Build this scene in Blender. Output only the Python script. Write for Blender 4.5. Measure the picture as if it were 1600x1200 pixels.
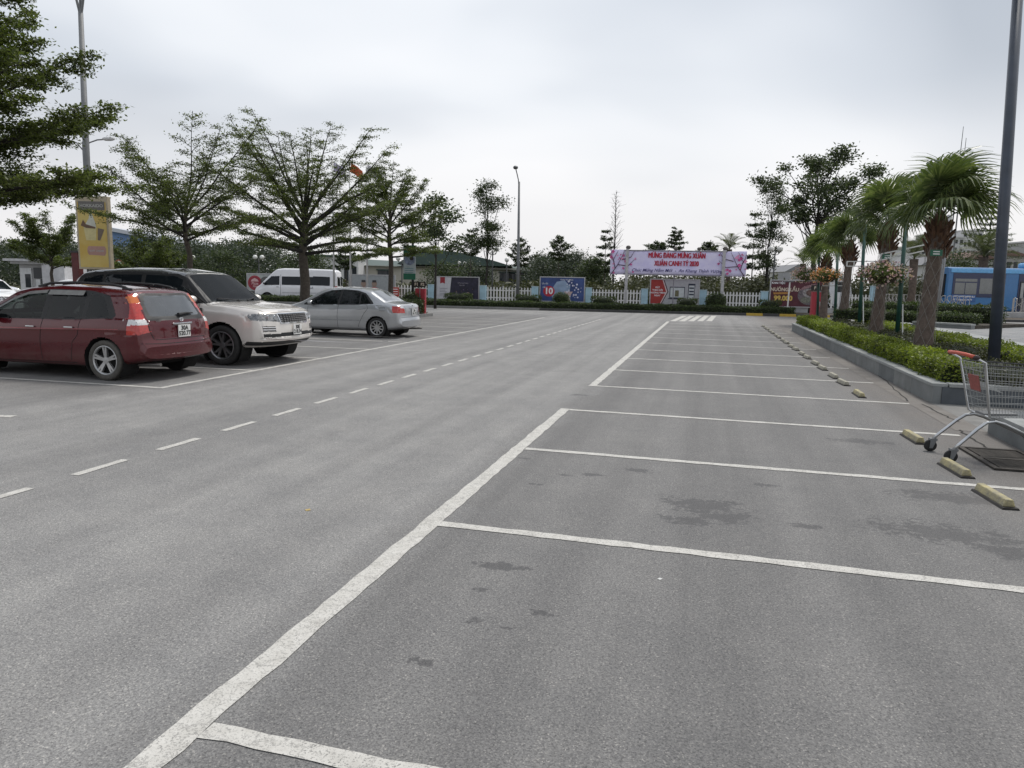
import bpy, math, random
import numpy as np
from mathutils import Vector, Matrix
from mathutils.bvhtree import BVHTree
random.seed(7); rng = np.random.default_rng(7)
for o in list(bpy.data.objects): bpy.data.objects.remove(o)
SC = bpy.context.scene
COL = SC.collection
PI = math.pi
# ------------------------------------------------------------ camera
F, CH, HS, VX, VY = 1120.0, 1.67, 0.02, 1107.0, 449.0     # focal length (px of 1600), eye height, horizon slope, vanishing point
def _basis():
    p1 = np.array([VX-800, VY-600, F]); p2 = p1-np.array([1000, HS*1000, 0])
    n = np.cross(p2, p1); n /= np.linalg.norm(n)
    if n[1] > 0: n = -n
    y = p1/np.linalg.norm(p1)
    return np.stack([np.cross(y, n), y, n])
RW = _basis()
CAM = np.array([0, 0, CH])
def ray(px, py): return RW @ np.array([px-800, py-600, F])
def G(px, py, z=0.0):                                      # photo pixel -> point on the level z
    d = ray(px, py); return CAM+d*((z-CH)/d[2])
def D(px, py, depth): return CAM+ray(px, py)*(depth/F)      # photo pixel at a distance along the view axis
cd = bpy.data.cameras.new('camera'); cam = bpy.data.objects.new('camera', cd); COL.objects.link(cam)
cd.sensor_width = 36; cd.lens = 36*F/1600; cd.clip_end = 3000; cd.clip_start = .05
r_, u_, b_ = RW @ [1, 0, 0], RW @ [0, -1, 0], RW @ [0, 0, -1]
cam.matrix_world = Matrix(((r_[0], u_[0], b_[0], 0), (r_[1], u_[1], b_[1], 0), (r_[2], u_[2], b_[2], CH), (0, 0, 0, 1)))
SC.camera = cam
SC.render.engine = 'CYCLES'
# ------------------------------------------------------------ sky and sun
SUN_EL, SUN_AZ = math.radians(60), math.radians(22)          # azimuth from +Y towards +X
w = bpy.data.worlds.new('World'); SC.world = w; w.use_nodes = True
nt = w.node_tree; nt.nodes.clear()
def N(t, typ, **kw):
    n = t.nodes.new(typ)
    for k, v in kw.items():
        if k.startswith('i_'): n.inputs[k[2:].replace('_', ' ')].default_value = v
        else: setattr(n, k, v)
    return n
def ramp(t, fac, stops):
    n = t.nodes.new('ShaderNodeValToRGB'); e = n.color_ramp.elements
    while len(e) > 1: e.remove(e[0])
    e[0].position = stops[0][0]; e[0].color = (*stops[0][1], 1)
    for p, c in stops[1:]:
        q = e.new(p); q.color = (*c, 1)
    t.links.new(fac, n.inputs[0]); return n.outputs[0]
def mixc(t, fac, a, b, mode='MIX'):
    n = t.nodes.new('ShaderNodeMix'); n.data_type = 'RGBA'; n.blend_type = mode
    for sock, v in ((n.inputs[0], fac), (n.inputs[6], a), (n.inputs[7], b)):
        if hasattr(v, 'is_output'): t.links.new(v, sock)
        else: sock.default_value = v if not isinstance(v, tuple) else (*v, 1)[:4]
    return n.outputs[2]
def mth(t, op, a, b=None, c=None, clamp=False):
    n = t.nodes.new('ShaderNodeMath'); n.operation = op; n.use_clamp = clamp
    for i, v in enumerate((a, b, c)):
        if v is None: continue
        if hasattr(v, 'is_output'): t.links.new(v, n.inputs[i])
        else: n.inputs[i].default_value = v
    return n.outputs[0]
tc = N(nt, 'ShaderNodeTexCoord')
sep = N(nt, 'ShaderNodeSeparateXYZ'); nt.links.new(tc.outputs['Generated'], sep.inputs[0])
den = mth(nt, 'ADD', mth(nt, 'MAXIMUM', sep.outputs[2], 0.0), 0.30)
cmb = N(nt, 'ShaderNodeCombineXYZ')
nt.links.new(mth(nt, 'DIVIDE', sep.outputs[0], den), cmb.inputs[0]); nt.links.new(mth(nt, 'DIVIDE', sep.outputs[1], den), cmb.inputs[1])
cmb.inputs[2].default_value = 3.7
n1 = N(nt, 'ShaderNodeTexNoise', i_Scale=.72, i_Detail=3.5, i_Roughness=.42, i_Distortion=.25); nt.links.new(cmb.outputs[0], n1.inputs['Vector'])
cloud = ramp(nt, n1.outputs[0], [(.36, (.28, .31, .355)), (.44, (.39, .42, .465)), (.51, (.53, .55, .58)), (.60, (.63, .635, .65))])
low = ramp(nt, sep.outputs[2], [(0.0, (1, 1, 1)), (.10, (.75, .75, .75)), (.24, (.15, .15, .15)), (.42, (0, 0, 0))])
skyc = mixc(nt, low, cloud, (.545, .538, .548))
sk = N(nt, 'ShaderNodeTexSky', sky_type='NISHITA', sun_disc=False, sun_elevation=SUN_EL, sun_rotation=SUN_AZ)
sk.air_density = 1.5; sk.dust_density = 3.0
skd = mixc(nt, 1.0, sk.outputs[0], (.09, .09, .09), 'MULTIPLY')
allc = mixc(nt, .94, skd, skyc)
bg = N(nt, 'ShaderNodeBackground'); bg.inputs[1].default_value = 1.0
nt.links.new(allc, bg.inputs[0]); wo = N(nt, 'ShaderNodeOutputWorld'); nt.links.new(bg.outputs[0], wo.inputs[0])
sd = bpy.data.lights.new('sun', 'SUN'); sd.energy = 1.5; sd.angle = math.radians(14); sd.color = (1, .96, .9)
sun = bpy.data.objects.new('sun', sd); COL.objects.link(sun)
sdir = Vector((math.sin(SUN_AZ)*math.cos(SUN_EL), math.cos(SUN_AZ)*math.cos(SUN_EL), math.sin(SUN_EL)))
sun.rotation_euler = sdir.to_track_quat('Z', 'Y').to_euler(); sun.location = (0, 0, 60)
SC.view_settings.view_transform = 'Standard'; SC.view_settings.look = 'None'
SC.view_settings.exposure = 0.74; SC.view_settings.gamma = 1.0; SC.view_settings.use_curve_mapping = False
# ------------------------------------------------------------ materials
M = {}
def pmat(name, col, rough=.6, metal=0., var=.12, scale=6., bump=0., bscale=60., spec=.5, coat=0., col2=None, detail=4., alpha=None):
    if name in M: return M[name]
    m = bpy.data.materials.new(name); m.use_nodes = True; t = m.node_tree; b = t.nodes['Principled BSDF']
    tcn = N(t, 'ShaderNodeTexCoord'); nz = N(t, 'ShaderNodeTexNoise', i_Scale=scale, i_Detail=detail, i_Roughness=.6)
    t.links.new(tcn.outputs['Object'], nz.inputs['Vector'])
    if col2 is None:
        a = tuple(max(0, c*(1-var)) for c in col); c2 = tuple(min(1, c*(1+var)) for c in col)
    else: a, c2 = col, col2
    t.links.new(ramp(t, nz.outputs[0], [(.32, a), (.68, c2)]), b.inputs['Base Color'])
    b.inputs['Roughness'].default_value = rough; b.inputs['Metallic'].default_value = metal
    b.inputs['Specular IOR Level'].default_value = spec; b.inputs['Coat Weight'].default_value = coat; b.inputs['Coat Roughness'].default_value = .06
    if bump:
        n2 = N(t, 'ShaderNodeTexNoise', i_Scale=bscale, i_Detail=3.0); t.links.new(tcn.outputs['Object'], n2.inputs['Vector'])
        bp = N(t, 'ShaderNodeBump', i_Strength=bump, i_Distance=.02); t.links.new(n2.outputs[0], bp.inputs['Height']); t.links.new(bp.outputs[0], b.inputs['Normal'])
    M[name] = m; return m
def leafmat(name, c1, c2, c3, trans=.3, rough=.5):
    if name in M: return M[name]
    m = bpy.data.materials.new(name); m.use_nodes = True; t = m.node_tree; b = t.nodes['Principled BSDF']; out = t.nodes['Material Output']
    g = N(t, 'ShaderNodeNewGeometry'); c = ramp(t, g.outputs['Random Per Island'], [(0, c1), (.5, c2), (1, c3)])
    tcn = N(t, 'ShaderNodeTexCoord'); nz = N(t, 'ShaderNodeTexNoise', i_Scale=.9, i_Detail=2.0); t.links.new(tcn.outputs['Object'], nz.inputs['Vector'])
    f = ramp(t, nz.outputs[0], [(.35, (.72, .72, .72)), (.65, (1.2, 1.2, 1.1))])
    c = mixc(t, 1.0, c, f, 'MULTIPLY')
    t.links.new(c, b.inputs['Base Color']); b.inputs['Roughness'].default_value = rough; b.inputs['Specular IOR Level'].default_value = .3
    tr = N(t, 'ShaderNodeBsdfTranslucent'); t.links.new(mixc(t, 1.0, c, (1.1, 1.2, .6), 'MULTIPLY'), tr.inputs[0])
    ms = N(t, 'ShaderNodeMixShader'); ms.inputs[0].default_value = trans
    t.links.new(b.outputs[0], ms.inputs[1]); t.links.new(tr.outputs[0], ms.inputs[2]); t.links.new(ms.outputs[0], out.inputs[0])
    M[name] = m; return m
def seeglass(name, tint, f):
    m = pmat(name, (.010, .013, .015), .01, spec=.45); t = m.node_tree; b = t.nodes['Principled BSDF']; out = t.nodes['Material Output']
    tr = N(t, 'ShaderNodeBsdfTransparent'); tr.inputs[0].default_value = (*tint, 1); ms = N(t, 'ShaderNodeMixShader'); ms.inputs[0].default_value = f
    t.links.new(b.outputs[0], ms.inputs[1]); t.links.new(tr.outputs[0], ms.inputs[2]); t.links.new(ms.outputs[0], out.inputs[0]); return m
def glassmat(name, col=(.010, .013, .016), rough=.02, spec=.32):
    return pmat(name, col, rough, 0, .1, 1., spec=spec, bump=.02, bscale=3.)
# ------------------------------------------------------------ mesh helpers
class MB:
    def __init__(s): s.v = []; s.f = []; s.m = []
    def add(s, v, f, mi=0):
        o = len(s.v); s.v += [tuple(map(float, p)) for p in v]; s.f += [tuple(i+o for i in q) for q in f]; s.m += [mi]*len(f); return s
    def box(s, c, d, rz=0., mi=0, ry=0., rx=0.):
        R = Matrix.Rotation(rz, 3, 'Z') @ Matrix.Rotation(ry, 3, 'Y') @ Matrix.Rotation(rx, 3, 'X')
        v = [Vector(c)+R @ Vector((x*d[0]/2, y*d[1]/2, z*d[2]/2)) for z in (-1, 1) for x, y in ((-1, -1), (1, -1), (1, 1), (-1, 1))]
        return s.add(v, [(3, 2, 1, 0), (4, 5, 6, 7), (0, 1, 5, 4), (1, 2, 6, 5), (2, 3, 7, 6), (3, 0, 4, 7)], mi)
    def b2(s, lo, hi, mi=0):
        return s.box([(a+b)/2 for a, b in zip(lo, hi)], [b-a for a, b in zip(lo, hi)], 0, mi)
    def tube(s, pts, r, n=8, mi=0, caps=True):
        P = [Vector(p) for p in pts]; k = len(P); rr = list(r) if hasattr(r, '__len__') else [r]*k
        V = []; ref = None
        for i in range(k):
            d = (P[min(i+1, k-1)]-P[max(i-1, 0)]).normalized()
            if ref is None: ref = Vector((1, 0, 0)) if abs(d.x) < .8 else Vector((0, 1, 0))
            a = (ref-d*ref.dot(d)).normalized(); ref = a; bb = d.cross(a)
            V += [P[i]+(a*math.cos(2*PI*j/n)+bb*math.sin(2*PI*j/n))*rr[i] for j in range(n)]
        Fc = [(i*n+j, i*n+(j+1) % n, (i+1)*n+(j+1) % n, (i+1)*n+j) for i in range(k-1) for j in range(n)]
        if caps: Fc += [tuple(range(n-1, -1, -1)), tuple((k-1)*n+j for j in range(n))]
        return s.add(V, Fc, mi)
    def bar(s, a, b, wd, ht=None, mi=0):                        # square bar between two points
        a, b = Vector(a), Vector(b); ht = ht or wd; d = (b-a).normalized()
        up = Vector((0, 0, 1)) if abs(d.z) < .95 else Vector((1, 0, 0))
        x = d.cross(up).normalized(); y = x.cross(d)
        v = [p+x*sx*wd/2+y*sy*ht/2 for p in (a, b) for sx, sy in ((-1, -1), (1, -1), (1, 1), (-1, 1))]
        return s.add(v, [(3, 2, 1, 0), (4, 5, 6, 7), (0, 1, 5, 4), (1, 2, 6, 5), (2, 3, 7, 6), (3, 0, 4, 7)], mi)
    def lathe(s, prof, n=24, c=(0, 0, 0), axis='Z', mi=0, caps=True):
        V = []
        for r, z in prof:
            for j in range(n):
                a = 2*PI*j/n; x, y = r*math.cos(a), r*math.sin(a)
                V.append((c[0]+x, c[1]+y, c[2]+z) if axis == 'Z' else ((c[0]+x, c[1]+z, c[2]+y) if axis == 'Y' else (c[0]+z, c[1]+x, c[2]+y)))
        k = len(prof); fl = axis == 'Y'
        Fc = [(i*n+j, i*n+(j+1) % n, (i+1)*n+(j+1) % n, (i+1)*n+j) for i in range(k-1) for j in range(n)]
        if caps: Fc += [tuple(range(n-1, -1, -1)), tuple((k-1)*n+j for j in range(n))]
        if fl: Fc = [q[::-1] for q in Fc]
        return s.add(V, Fc, mi)
    def prism(s, poly, h0, h1, fn=lambda a, b, h: (a, b, h), mi=0):   # polygon (a,b) extruded from h0 to h1
        n = len(poly); V = [fn(a, b, h0) for a, b in poly]+[fn(a, b, h1) for a, b in poly]
        return s.add(V, [tuple(range(n-1, -1, -1)), tuple(range(n, 2*n))]+[(i, (i+1) % n, n+(i+1) % n, n+i) for i in range(n)], mi)
    def ball(s, c, r, n=12, m=8, mi=0, jit=0.):
        rx, ry, rz = r if hasattr(r, '__len__') else (r, r, r)
        V = [(c[0], c[1], c[2]-rz)]
        for i in range(1, m):
            ph = -PI/2+PI*i/m
            for j in range(n):
                k = 1+random.uniform(-jit, jit); a = 2*PI*j/n
                V.append((c[0]+rx*k*math.cos(ph)*math.cos(a), c[1]+ry*k*math.cos(ph)*math.sin(a), c[2]+rz*k*math.sin(ph)))
        V.append((c[0], c[1], c[2]+rz)); Fc = []
        for j in range(n): Fc.append((0, 1+(j+1) % n, 1+j)); Fc.append((len(V)-1, 1+(m-2)*n+j, 1+(m-2)*n+(j+1) % n))
        for i in range(m-2):
            for j in range(n): Fc.append((1+i*n+j, 1+i*n+(j+1) % n, 1+(i+1)*n+(j+1) % n, 1+(i+1)*n+j))
        return s.add(V, Fc, mi)
    def mesh(s, name, mats, smooth=False):
        me = bpy.data.meshes.new(name); me.from_pydata(s.v, [], s.f)
        for m in (mats if isinstance(mats, (list, tuple)) else [mats]): me.materials.append(m)
        if isinstance(mats, (list, tuple)) and len(mats) > 1: me.polygons.foreach_set('material_index', s.m)
        if smooth: me.polygons.foreach_set('use_smooth', [True]*len(s.f))
        me.update(); return me
    def build(s, name, mats, parent=None, smooth=False, bevel=0., loc=None, rz=0., **tags):
        return link(name, s.mesh(name, mats, smooth), parent, bevel, loc, rz, **tags)
def link(name, me, parent=None, bevel=0., loc=None, rz=0., **tags):
    o = bpy.data.objects.new(name, me); COL.objects.link(o)
    if parent is not None: o.parent = parent
    if loc is not None: o.location = loc
    if rz: o.rotation_euler.z = rz
    if bevel:
        b = o.modifiers.new('bevel', 'BEVEL'); b.width = bevel; b.segments = 2; b.limit_method = 'ANGLE'
    for k, v in tags.items(): o[k] = v
    return o
def thing(name, loc, rz, label, category, group=None):
    o = bpy.data.objects.new(name, None); COL.objects.link(o); o.empty_display_size = .2
    o.location = loc; o.rotation_euler.z = rz; o['label'] = label; o['category'] = category
    if group: o['group'] = group
    return o
def copy_tree(o, parent=None):
    c = o.copy(); COL.objects.link(c); c.parent = parent
    for ch in [x for x in o.children]: copy_tree(ch, c)
    return c
def np_mesh(name, V, Q, mat, smooth=False):
    me = bpy.data.meshes.new(name); V = np.ascontiguousarray(V, np.float32); Q = np.ascontiguousarray(Q, np.int32)
    me.vertices.add(len(V)); me.vertices.foreach_set('co', V.ravel())
    k = Q.shape[1]; me.loops.add(Q.size); me.loops.foreach_set('vertex_index', Q.ravel())
    me.polygons.add(len(Q)); me.polygons.foreach_set('loop_start', np.arange(0, Q.size, k, dtype=np.int32)); me.polygons.foreach_set('loop_total', np.full(len(Q), k, np.int32))
    if smooth: me.polygons.foreach_set('use_smooth', np.ones(len(Q), bool))
    for m in (mat if isinstance(mat, (list, tuple)) else [mat]): me.materials.append(m)
    me.update(calc_edges=True); return me
def leaves(name, P, L, Wd, mat, up=.5, dirs=None, spread=1.0, droop=0.):
    """one rhombic leaf per point; L, Wd length and width; up = how level the leaves lie"""
    P = np.asarray(P, float); n = len(P)
    d = rng.normal(size=(n, 3))*spread
    if dirs is not None: d += np.asarray(dirs)
    d[:, 2] = d[:, 2]*.6-droop
    d /= np.linalg.norm(d, axis=1)[:, None]+1e-9
    nn = rng.normal(size=(n, 3)); nn[:, 2] += up*3; s = np.cross(d, nn); s /= np.linalg.norm(s, axis=1)[:, None]+1e-9
    l = L*rng.uniform(.65, 1.3, (n, 1)); wv = Wd*rng.uniform(.7, 1.25, (n, 1))
    V = np.stack([P, P+d*l*.5+s*wv*.5, P+d*l, P+d*l*.5-s*wv*.5], 1).reshape(-1, 3)
    return np_mesh(name, V, np.arange(4*n).reshape(-1, 4), mat)
FONT = None
def text_mesh(txt, size, align='CENTER', shear=0., bold=0., width=None, spacing=1.):
    c = bpy.data.curves.new('txt', 'FONT'); c.body = txt; c.size = size; c.align_x = align; c.align_y = 'CENTER'; c.shear = shear; c.offset = bold; c.space_character = spacing; c.resolution_u = 3
    o = bpy.data.objects.new('txt', c); COL.objects.link(o); dg = bpy.context.evaluated_depsgraph_get(); me = bpy.data.meshes.new_from_object(o.evaluated_get(dg))
    bpy.data.objects.remove(o); bpy.data.curves.remove(c)
    if width and len(me.vertices):
        co = np.empty(len(me.vertices)*3, np.float32); me.vertices.foreach_get('co', co); co = co.reshape(-1, 3)
        co[:, 0] *= width/max(1e-6, np.ptp(co[:, 0])); me.vertices.foreach_set('co', co.ravel()); me.update()
    return me
def put_text(name, txt, size, mat, parent, M4, **kw):               # M4: 4x4 local matrix of the text plane (x right, y up, z out)
    me = text_mesh(txt, size, **kw); me.materials.clear(); me.materials.append(mat); me.name = name
    o = link(name, me, parent); o.matrix_local = M4; return o
def frame(o, x, y):                                                # matrix from origin, x axis, y axis
    x = Vector(x).normalized(); y = Vector(y).normalized(); z = x.cross(y)
    return Matrix(((x.x, y.x, z.x, o[0]), (x.y, y.y, z.y, o[1]), (x.z, y.z, z.z, o[2]), (0, 0, 0, 1)))
# ============================================================ the ground
KA, KB = D(672, 480, 46.5), D(1237, 496, 43.6)                     # far kerb line
kd = (KB-KA)[:2]; kd = kd/np.linalg.norm(kd); kn = np.array([-kd[1], kd[0]])   # along the kerb, and away from the lot
K0 = KA[:2]
KANG = math.atan2(kd[1], kd[0])
def KP(t, off=0., z=0.): p = K0+kd*t+kn*off; return Vector((p[0], p[1], z))
def KX(px, off, py=450):                                           # where the view ray of a pixel meets the upright plane off metres behind the kerb
    d = ray(px, py); k = (off-np.dot(CAM[:2]-K0, kn))/np.dot(d[:2], kn); p = CAM+d*k
    return np.dot(p[:2]-K0, kd), p[2]                              # distance along the kerb, height
def ground_mat():
    m = bpy.data.materials.new('asphalt'); m.use_nodes = True; t = m.node_tree; b = t.nodes['Principled BSDF']
    tcn = N(t, 'ShaderNodeTexCoord'); P = tcn.outputs['Object']; sp = N(t, 'ShaderNodeSeparateXYZ'); t.links.new(P, sp.inputs[0])
    def nz(s, d=4., r=.6): n = N(t, 'ShaderNodeTexNoise', i_Scale=s, i_Detail=d, i_Roughness=r); t.links.new(P, n.inputs['Vector']); return n.outputs[0]
    big, mid, fine = nz(.22, 5.), nz(1.7, 6., .7), nz(80., 4., .8)
    vo = N(t, 'ShaderNodeTexVoronoi', i_Scale=165.0); t.links.new(P, vo.inputs['Vector'])
    vo2 = N(t, 'ShaderNodeTexVoronoi', i_Scale=38.0); t.links.new(P, vo2.inputs['Vector'])
    c = ramp(t, big, [(.3, (.218, .215, .213)), (.7, (.262, .258, .254))])
    c = mixc(t, 1.0, c, ramp(t, mid, [(.3, (.86, .86, .87)), (.7, (1.12, 1.11, 1.10))]), 'MULTIPLY')
    # the bays are less worn and darker than the lane
    wob = mth(t, 'MULTIPLY', mth(t, 'SUBTRACT', mid, .5), 1.6)
    xw = mth(t, 'ADD', sp.outputs[0], wob)
    bayr = mth(t, 'MULTIPLY', ramp(t, mth(t, 'MULTIPLY_ADD', xw, .1, .5), [(.30, (0, 0, 0)), (.345, (1, 1, 1))]), 1.0)   # x > -1.7
    bayl = ramp(t, mth(t, 'MULTIPLY_ADD', xw, -.1, 0.), [(.77, (0, 0, 0)), (.82, (1, 1, 1))])
    yl = ramp(t, mth(t, 'MULTIPLY', sp.outputs[1], .01), [(.07, (0, 0, 0)), (.085, (1, 1, 1)), (.36, (1, 1, 1)), (.40, (0, 0, 0))])
    ylr = ramp(t, mth(t, 'MULTIPLY', sp.outputs[1], .01), [(.32, (1, 1, 1)), (.37, (0, 0, 0))])
    dk = mth(t, 'MAXIMUM', mth(t, 'MULTIPLY', bayr, ylr), mth(t, 'MULTIPLY', bayl, yl), clamp=True)
    c = mixc(t, mth(t, 'MULTIPLY', dk, .50), c, (.112, .109, .109))
    # aggregate: light stones, dark pits
    sg = ramp(t, vo.outputs['Color'], [(.0, (.50, .50, .51)), (.45, (.92, .92, .92)), (.8, (1.12, 1.12, 1.1)), (.97, (1.9, 1.85, 1.75))])
    c = mixc(t, .9, c, mixc(t, 1.0, c, sg, 'MULTIPLY'))
    pit_dark = ramp(t, fine, [(.30, (.30, .30, .30)), (.47, (1, 1, 1)), (.68, (1.35, 1.35, 1.35))])
    c = mixc(t, .8, c, mixc(t, 1.0, c, pit_dark, 'MULTIPLY'))
    # cracks, tyre tracks (long faint streaks along the lane)
    mp = N(t, 'ShaderNodeMapping'); mp.inputs['Scale'].default_value = (2.2, .05, 1); t.links.new(P, mp.inputs['Vector'])
    st = N(t, 'ShaderNodeTexNoise', i_Scale=1.0, i_Detail=4.0); t.links.new(mp.outputs[0], st.inputs['Vector'])
    c = mixc(t, 1.0, c, ramp(t, st.outputs[0], [(.30, (.80, .80, .80)), (.62, (1.06, 1.06, 1.05))]), 'MULTIPLY')
    # oil and water stains (where: vertex attribute; ragged edge: noise)
    n5 = mth(t, 'ADD', mth(t, 'MULTIPLY', nz(6., 3., .6), .5), mth(t, 'MULTIPLY', nz(24., 5., .7), .5))
    at = N(t, 'ShaderNodeAttribute', attribute_name='stain')
    tot = mth(t, 'MULTIPLY', mth(t, 'MULTIPLY', mth(t, 'SUBTRACT', at.outputs['Fac'], mth(t, 'MULTIPLY', mth(t, 'SUBTRACT', n5, .5), 5.2)), 2.8, clamp=True), .9)
    # scattered drips in the bays
    dr = mth(t, 'MULTIPLY', mth(t, 'MULTIPLY', mth(t, 'SUBTRACT', nz(2.6, 3., .8), .69), 9., clamp=True), mth(t, 'MULTIPLY', dk, .55))
    tot = mth(t, 'MAXIMUM', tot, dr)
    c = mixc(t, mth(t, 'MULTIPLY', tot, .72), c, (.036, .035, .038))
    # dried mud by the planter
    mud = mth(t, 'MULTIPLY', ramp(t, mth(t, 'MULTIPLY_ADD', xw, .1, .5), [(.71, (0, 0, 0)), (.80, (1, 1, 1))]), .5)
    c = mixc(t, mud, c, (.155, .135, .118))
    t.links.new(c, b.inputs['Base Color'])
    rg = mth(t, 'SUBTRACT', .88, mth(t, 'MULTIPLY', tot, .25)); t.links.new(rg, b.inputs['Roughness']); b.inputs['Specular IOR Level'].default_value = .35
    bp = N(t, 'ShaderNodeBump', i_Strength=.55, i_Distance=.006); hh = mth(t, 'ADD', fine, mth(t, 'MULTIPLY', vo.outputs['Distance'], .6)); t.links.new(hh, bp.inputs['Height']); t.links.new(bp.outputs[0], b.inputs['Normal'])
    return m
asph = ground_mat()
earth = pmat('earth', (.06, .055, .035), .95, var=.4, scale=.5, col2=(.09, .10, .04))
g = MB(); g.add([(-900, -300, -.03), (900, -300, -.03), (900, 1200, -.03), (-900, 1200, -.03)], [(0, 1, 2, 3)]); g.build('ground', earth, kind='structure')
STAINS = [(1100, 790, .26, .20), (1135, 808, .20, .12), (1075, 812, .16, .10), (1465, 832, .42, .20), (1588, 862, .24, .15), (1490, 778, .42, .16), (1260, 822, .13, .06), (745, 969, .05, .04),
     (846, 958, .055, .035), (748, 921, .07, .025), (792, 982, .05, .02), (925, 742, .10, .05), (880, 742, .07, .03), (838, 757, .08, .03), (820, 716, .07, .03), (1000, 735, .12, .06), (905, 617, .14, .08), (780, 885, .16, .06), (1350, 690, .3, .12), (1195, 758, .12, .05), (660, 1035, .06, .03)]
a, b_ = KP(-46), KP(60)
gx = np.concatenate([[a.x, -20, -8], np.arange(-2.6, 3.4, .04), [8, 30, b_.x]]); gy = np.concatenate([[-14, 0], np.arange(2.0, 13, .04), [20, 30, a.y]])
XX, YY = np.meshgrid(gx, gy); ZZ = np.zeros_like(XX)
YY[-1] = a.y+(XX[-1]-a.x)*(b_.y-a.y)/(b_.x-a.x)
nx_ = len(gx); idx = np.arange(XX.size).reshape(XX.shape)
me = np_mesh('parking_lot', np.stack([XX, YY, ZZ], -1).reshape(-1, 3), np.stack([idx[:-1, :-1], idx[:-1, 1:], idx[1:, 1:], idx[1:, :-1]], -1).reshape(-1, 4), asph)
sv = np.full(XX.size, -3.0)
for px, py, rx, ry in STAINS:
    g = G(px, py); sv = np.maximum(sv, 1.12-np.sqrt(((XX.ravel()-g[0])/rx)**2+((YY.ravel()-g[1])/ry)**2))
me.attributes.new('stain', 'FLOAT', 'POINT').data.foreach_set('value', sv.astype(np.float32))
LOT = link('parking_lot', me, kind='structure')
# ------------------------------------------------------------ painted lines
def paint_mat():
    m = bpy.data.materials.new('road_paint'); m.use_nodes = True; t = m.node_tree; b = t.nodes['Principled BSDF']
    tcn = N(t, 'ShaderNodeTexCoord'); P = tcn.outputs['Object']
    n1 = N(t, 'ShaderNodeTexNoise', i_Scale=9., i_Detail=6., i_Roughness=.75); t.links.new(P, n1.inputs['Vector'])
    n2 = N(t, 'ShaderNodeTexNoise', i_Scale=110., i_Detail=3., i_Roughness=.7); t.links.new(P, n2.inputs['Vector'])
    vo = N(t, 'ShaderNodeTexVoronoi', i_Scale=5.5, feature='DISTANCE_TO_EDGE')
    ad = N(t, 'ShaderNodeVectorMath', operation='MULTIPLY_ADD'); t.links.new(n1.outputs['Color'], ad.inputs[0]); ad.inputs[1].default_value = (.22, .22, .22); t.links.new(P, ad.inputs[2]); t.links.new(ad.outputs[0], vo.inputs['Vector'])
    c = ramp(t, n1.outputs[0], [(.3, (.43, .415, .38)), (.7, (.58, .565, .53))])
    crack = ramp(t, vo.outputs['Distance'], [(0, (1, 1, 1)), (.022, (0, 0, 0))])
    wear = ramp(t, n2.outputs[0], [(.37, (1, 1, 1)), (.47, (0, 0, 0))])
    n3 = N(t, 'ShaderNodeTexNoise', i_Scale=1.3, i_Detail=5.); t.links.new(P, n3.inputs['Vector'])
    f = mth(t, 'MAXIMUM', mth(t, 'MULTIPLY', crack, .8), mth(t, 'MULTIPLY', wear, ramp(t, n3.outputs[0], [(.35, (.5, .5, .5)), (.7, (1, 1, 1))])), clamp=True)
    c = mixc(t, f, c, (.14, .135, .13)); t.links.new(c, b.inputs['Base Color']); b.inputs['Roughness'].default_value = .8
    return m
PAINT = paint_mat()
def strip(name, p, q, wd, parent=LOT, z=.004):
    p, q = np.array(p[:2]), np.array(q[:2]); d = (q-p)/np.linalg.norm(q-p); s = np.array([-d[1], d[0]])*wd/2
    n = max(2, int(np.linalg.norm(q-p)/.12)); mb = MB(); V = []
    for i in range(n+1):
        c = p+(q-p)*i/n; j1, j2 = random.uniform(-.008, .008), random.uniform(-.008, .008)
        V += [(*(c+s*(1+j1/wd*2)), z), (*(c-s*(1+j2/wd*2)), z)]
    mb.add(V, [(2*i+1, 2*i+3, 2*i+2, 2*i) for i in range(n)])
    return mb.build(name, PAINT, parent)
XA, XL, XD = -1.78, -7.9, -5.06
YK = [2.09+2.433*k for k in range(14)]
strip('lane_edge_line', (XA, 1.0), (XA, YK[3]+.06), .13); strip('lane_edge_line', (XA, YK[4]-.06), (XA, 35.4), .13)
for k, y in enumerate(YK):
    strip('bay_line', (XA+.066, y), ((3.0 if k != 3 else 2.95), y-.02), .095)
strip('lane_edge_line', (XL, 8.93), (XL, 35.4), .10)
for k in range(11):
    y = 8.97+2.34*k
    strip('bay_line', (XL-.051, y), (-12.6, y-.14), .09)
y = 4.70-.97*8
while y < 35: strip('lane_dash', (XD, y), (XD, y+.56), .085); y += .97
q = G(22, 651); strip('lane_dash', (q[0]-.9, q[1]-.25), (q[0], q[1]), .12)
for i in range(5):                                                   # pedestrian crossing stripes
    a, b2 = G(1051+14.2*i, 502), G(1070+11.4*i, 493.6)
    strip('crossing_stripe', a, b2, .28)
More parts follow.
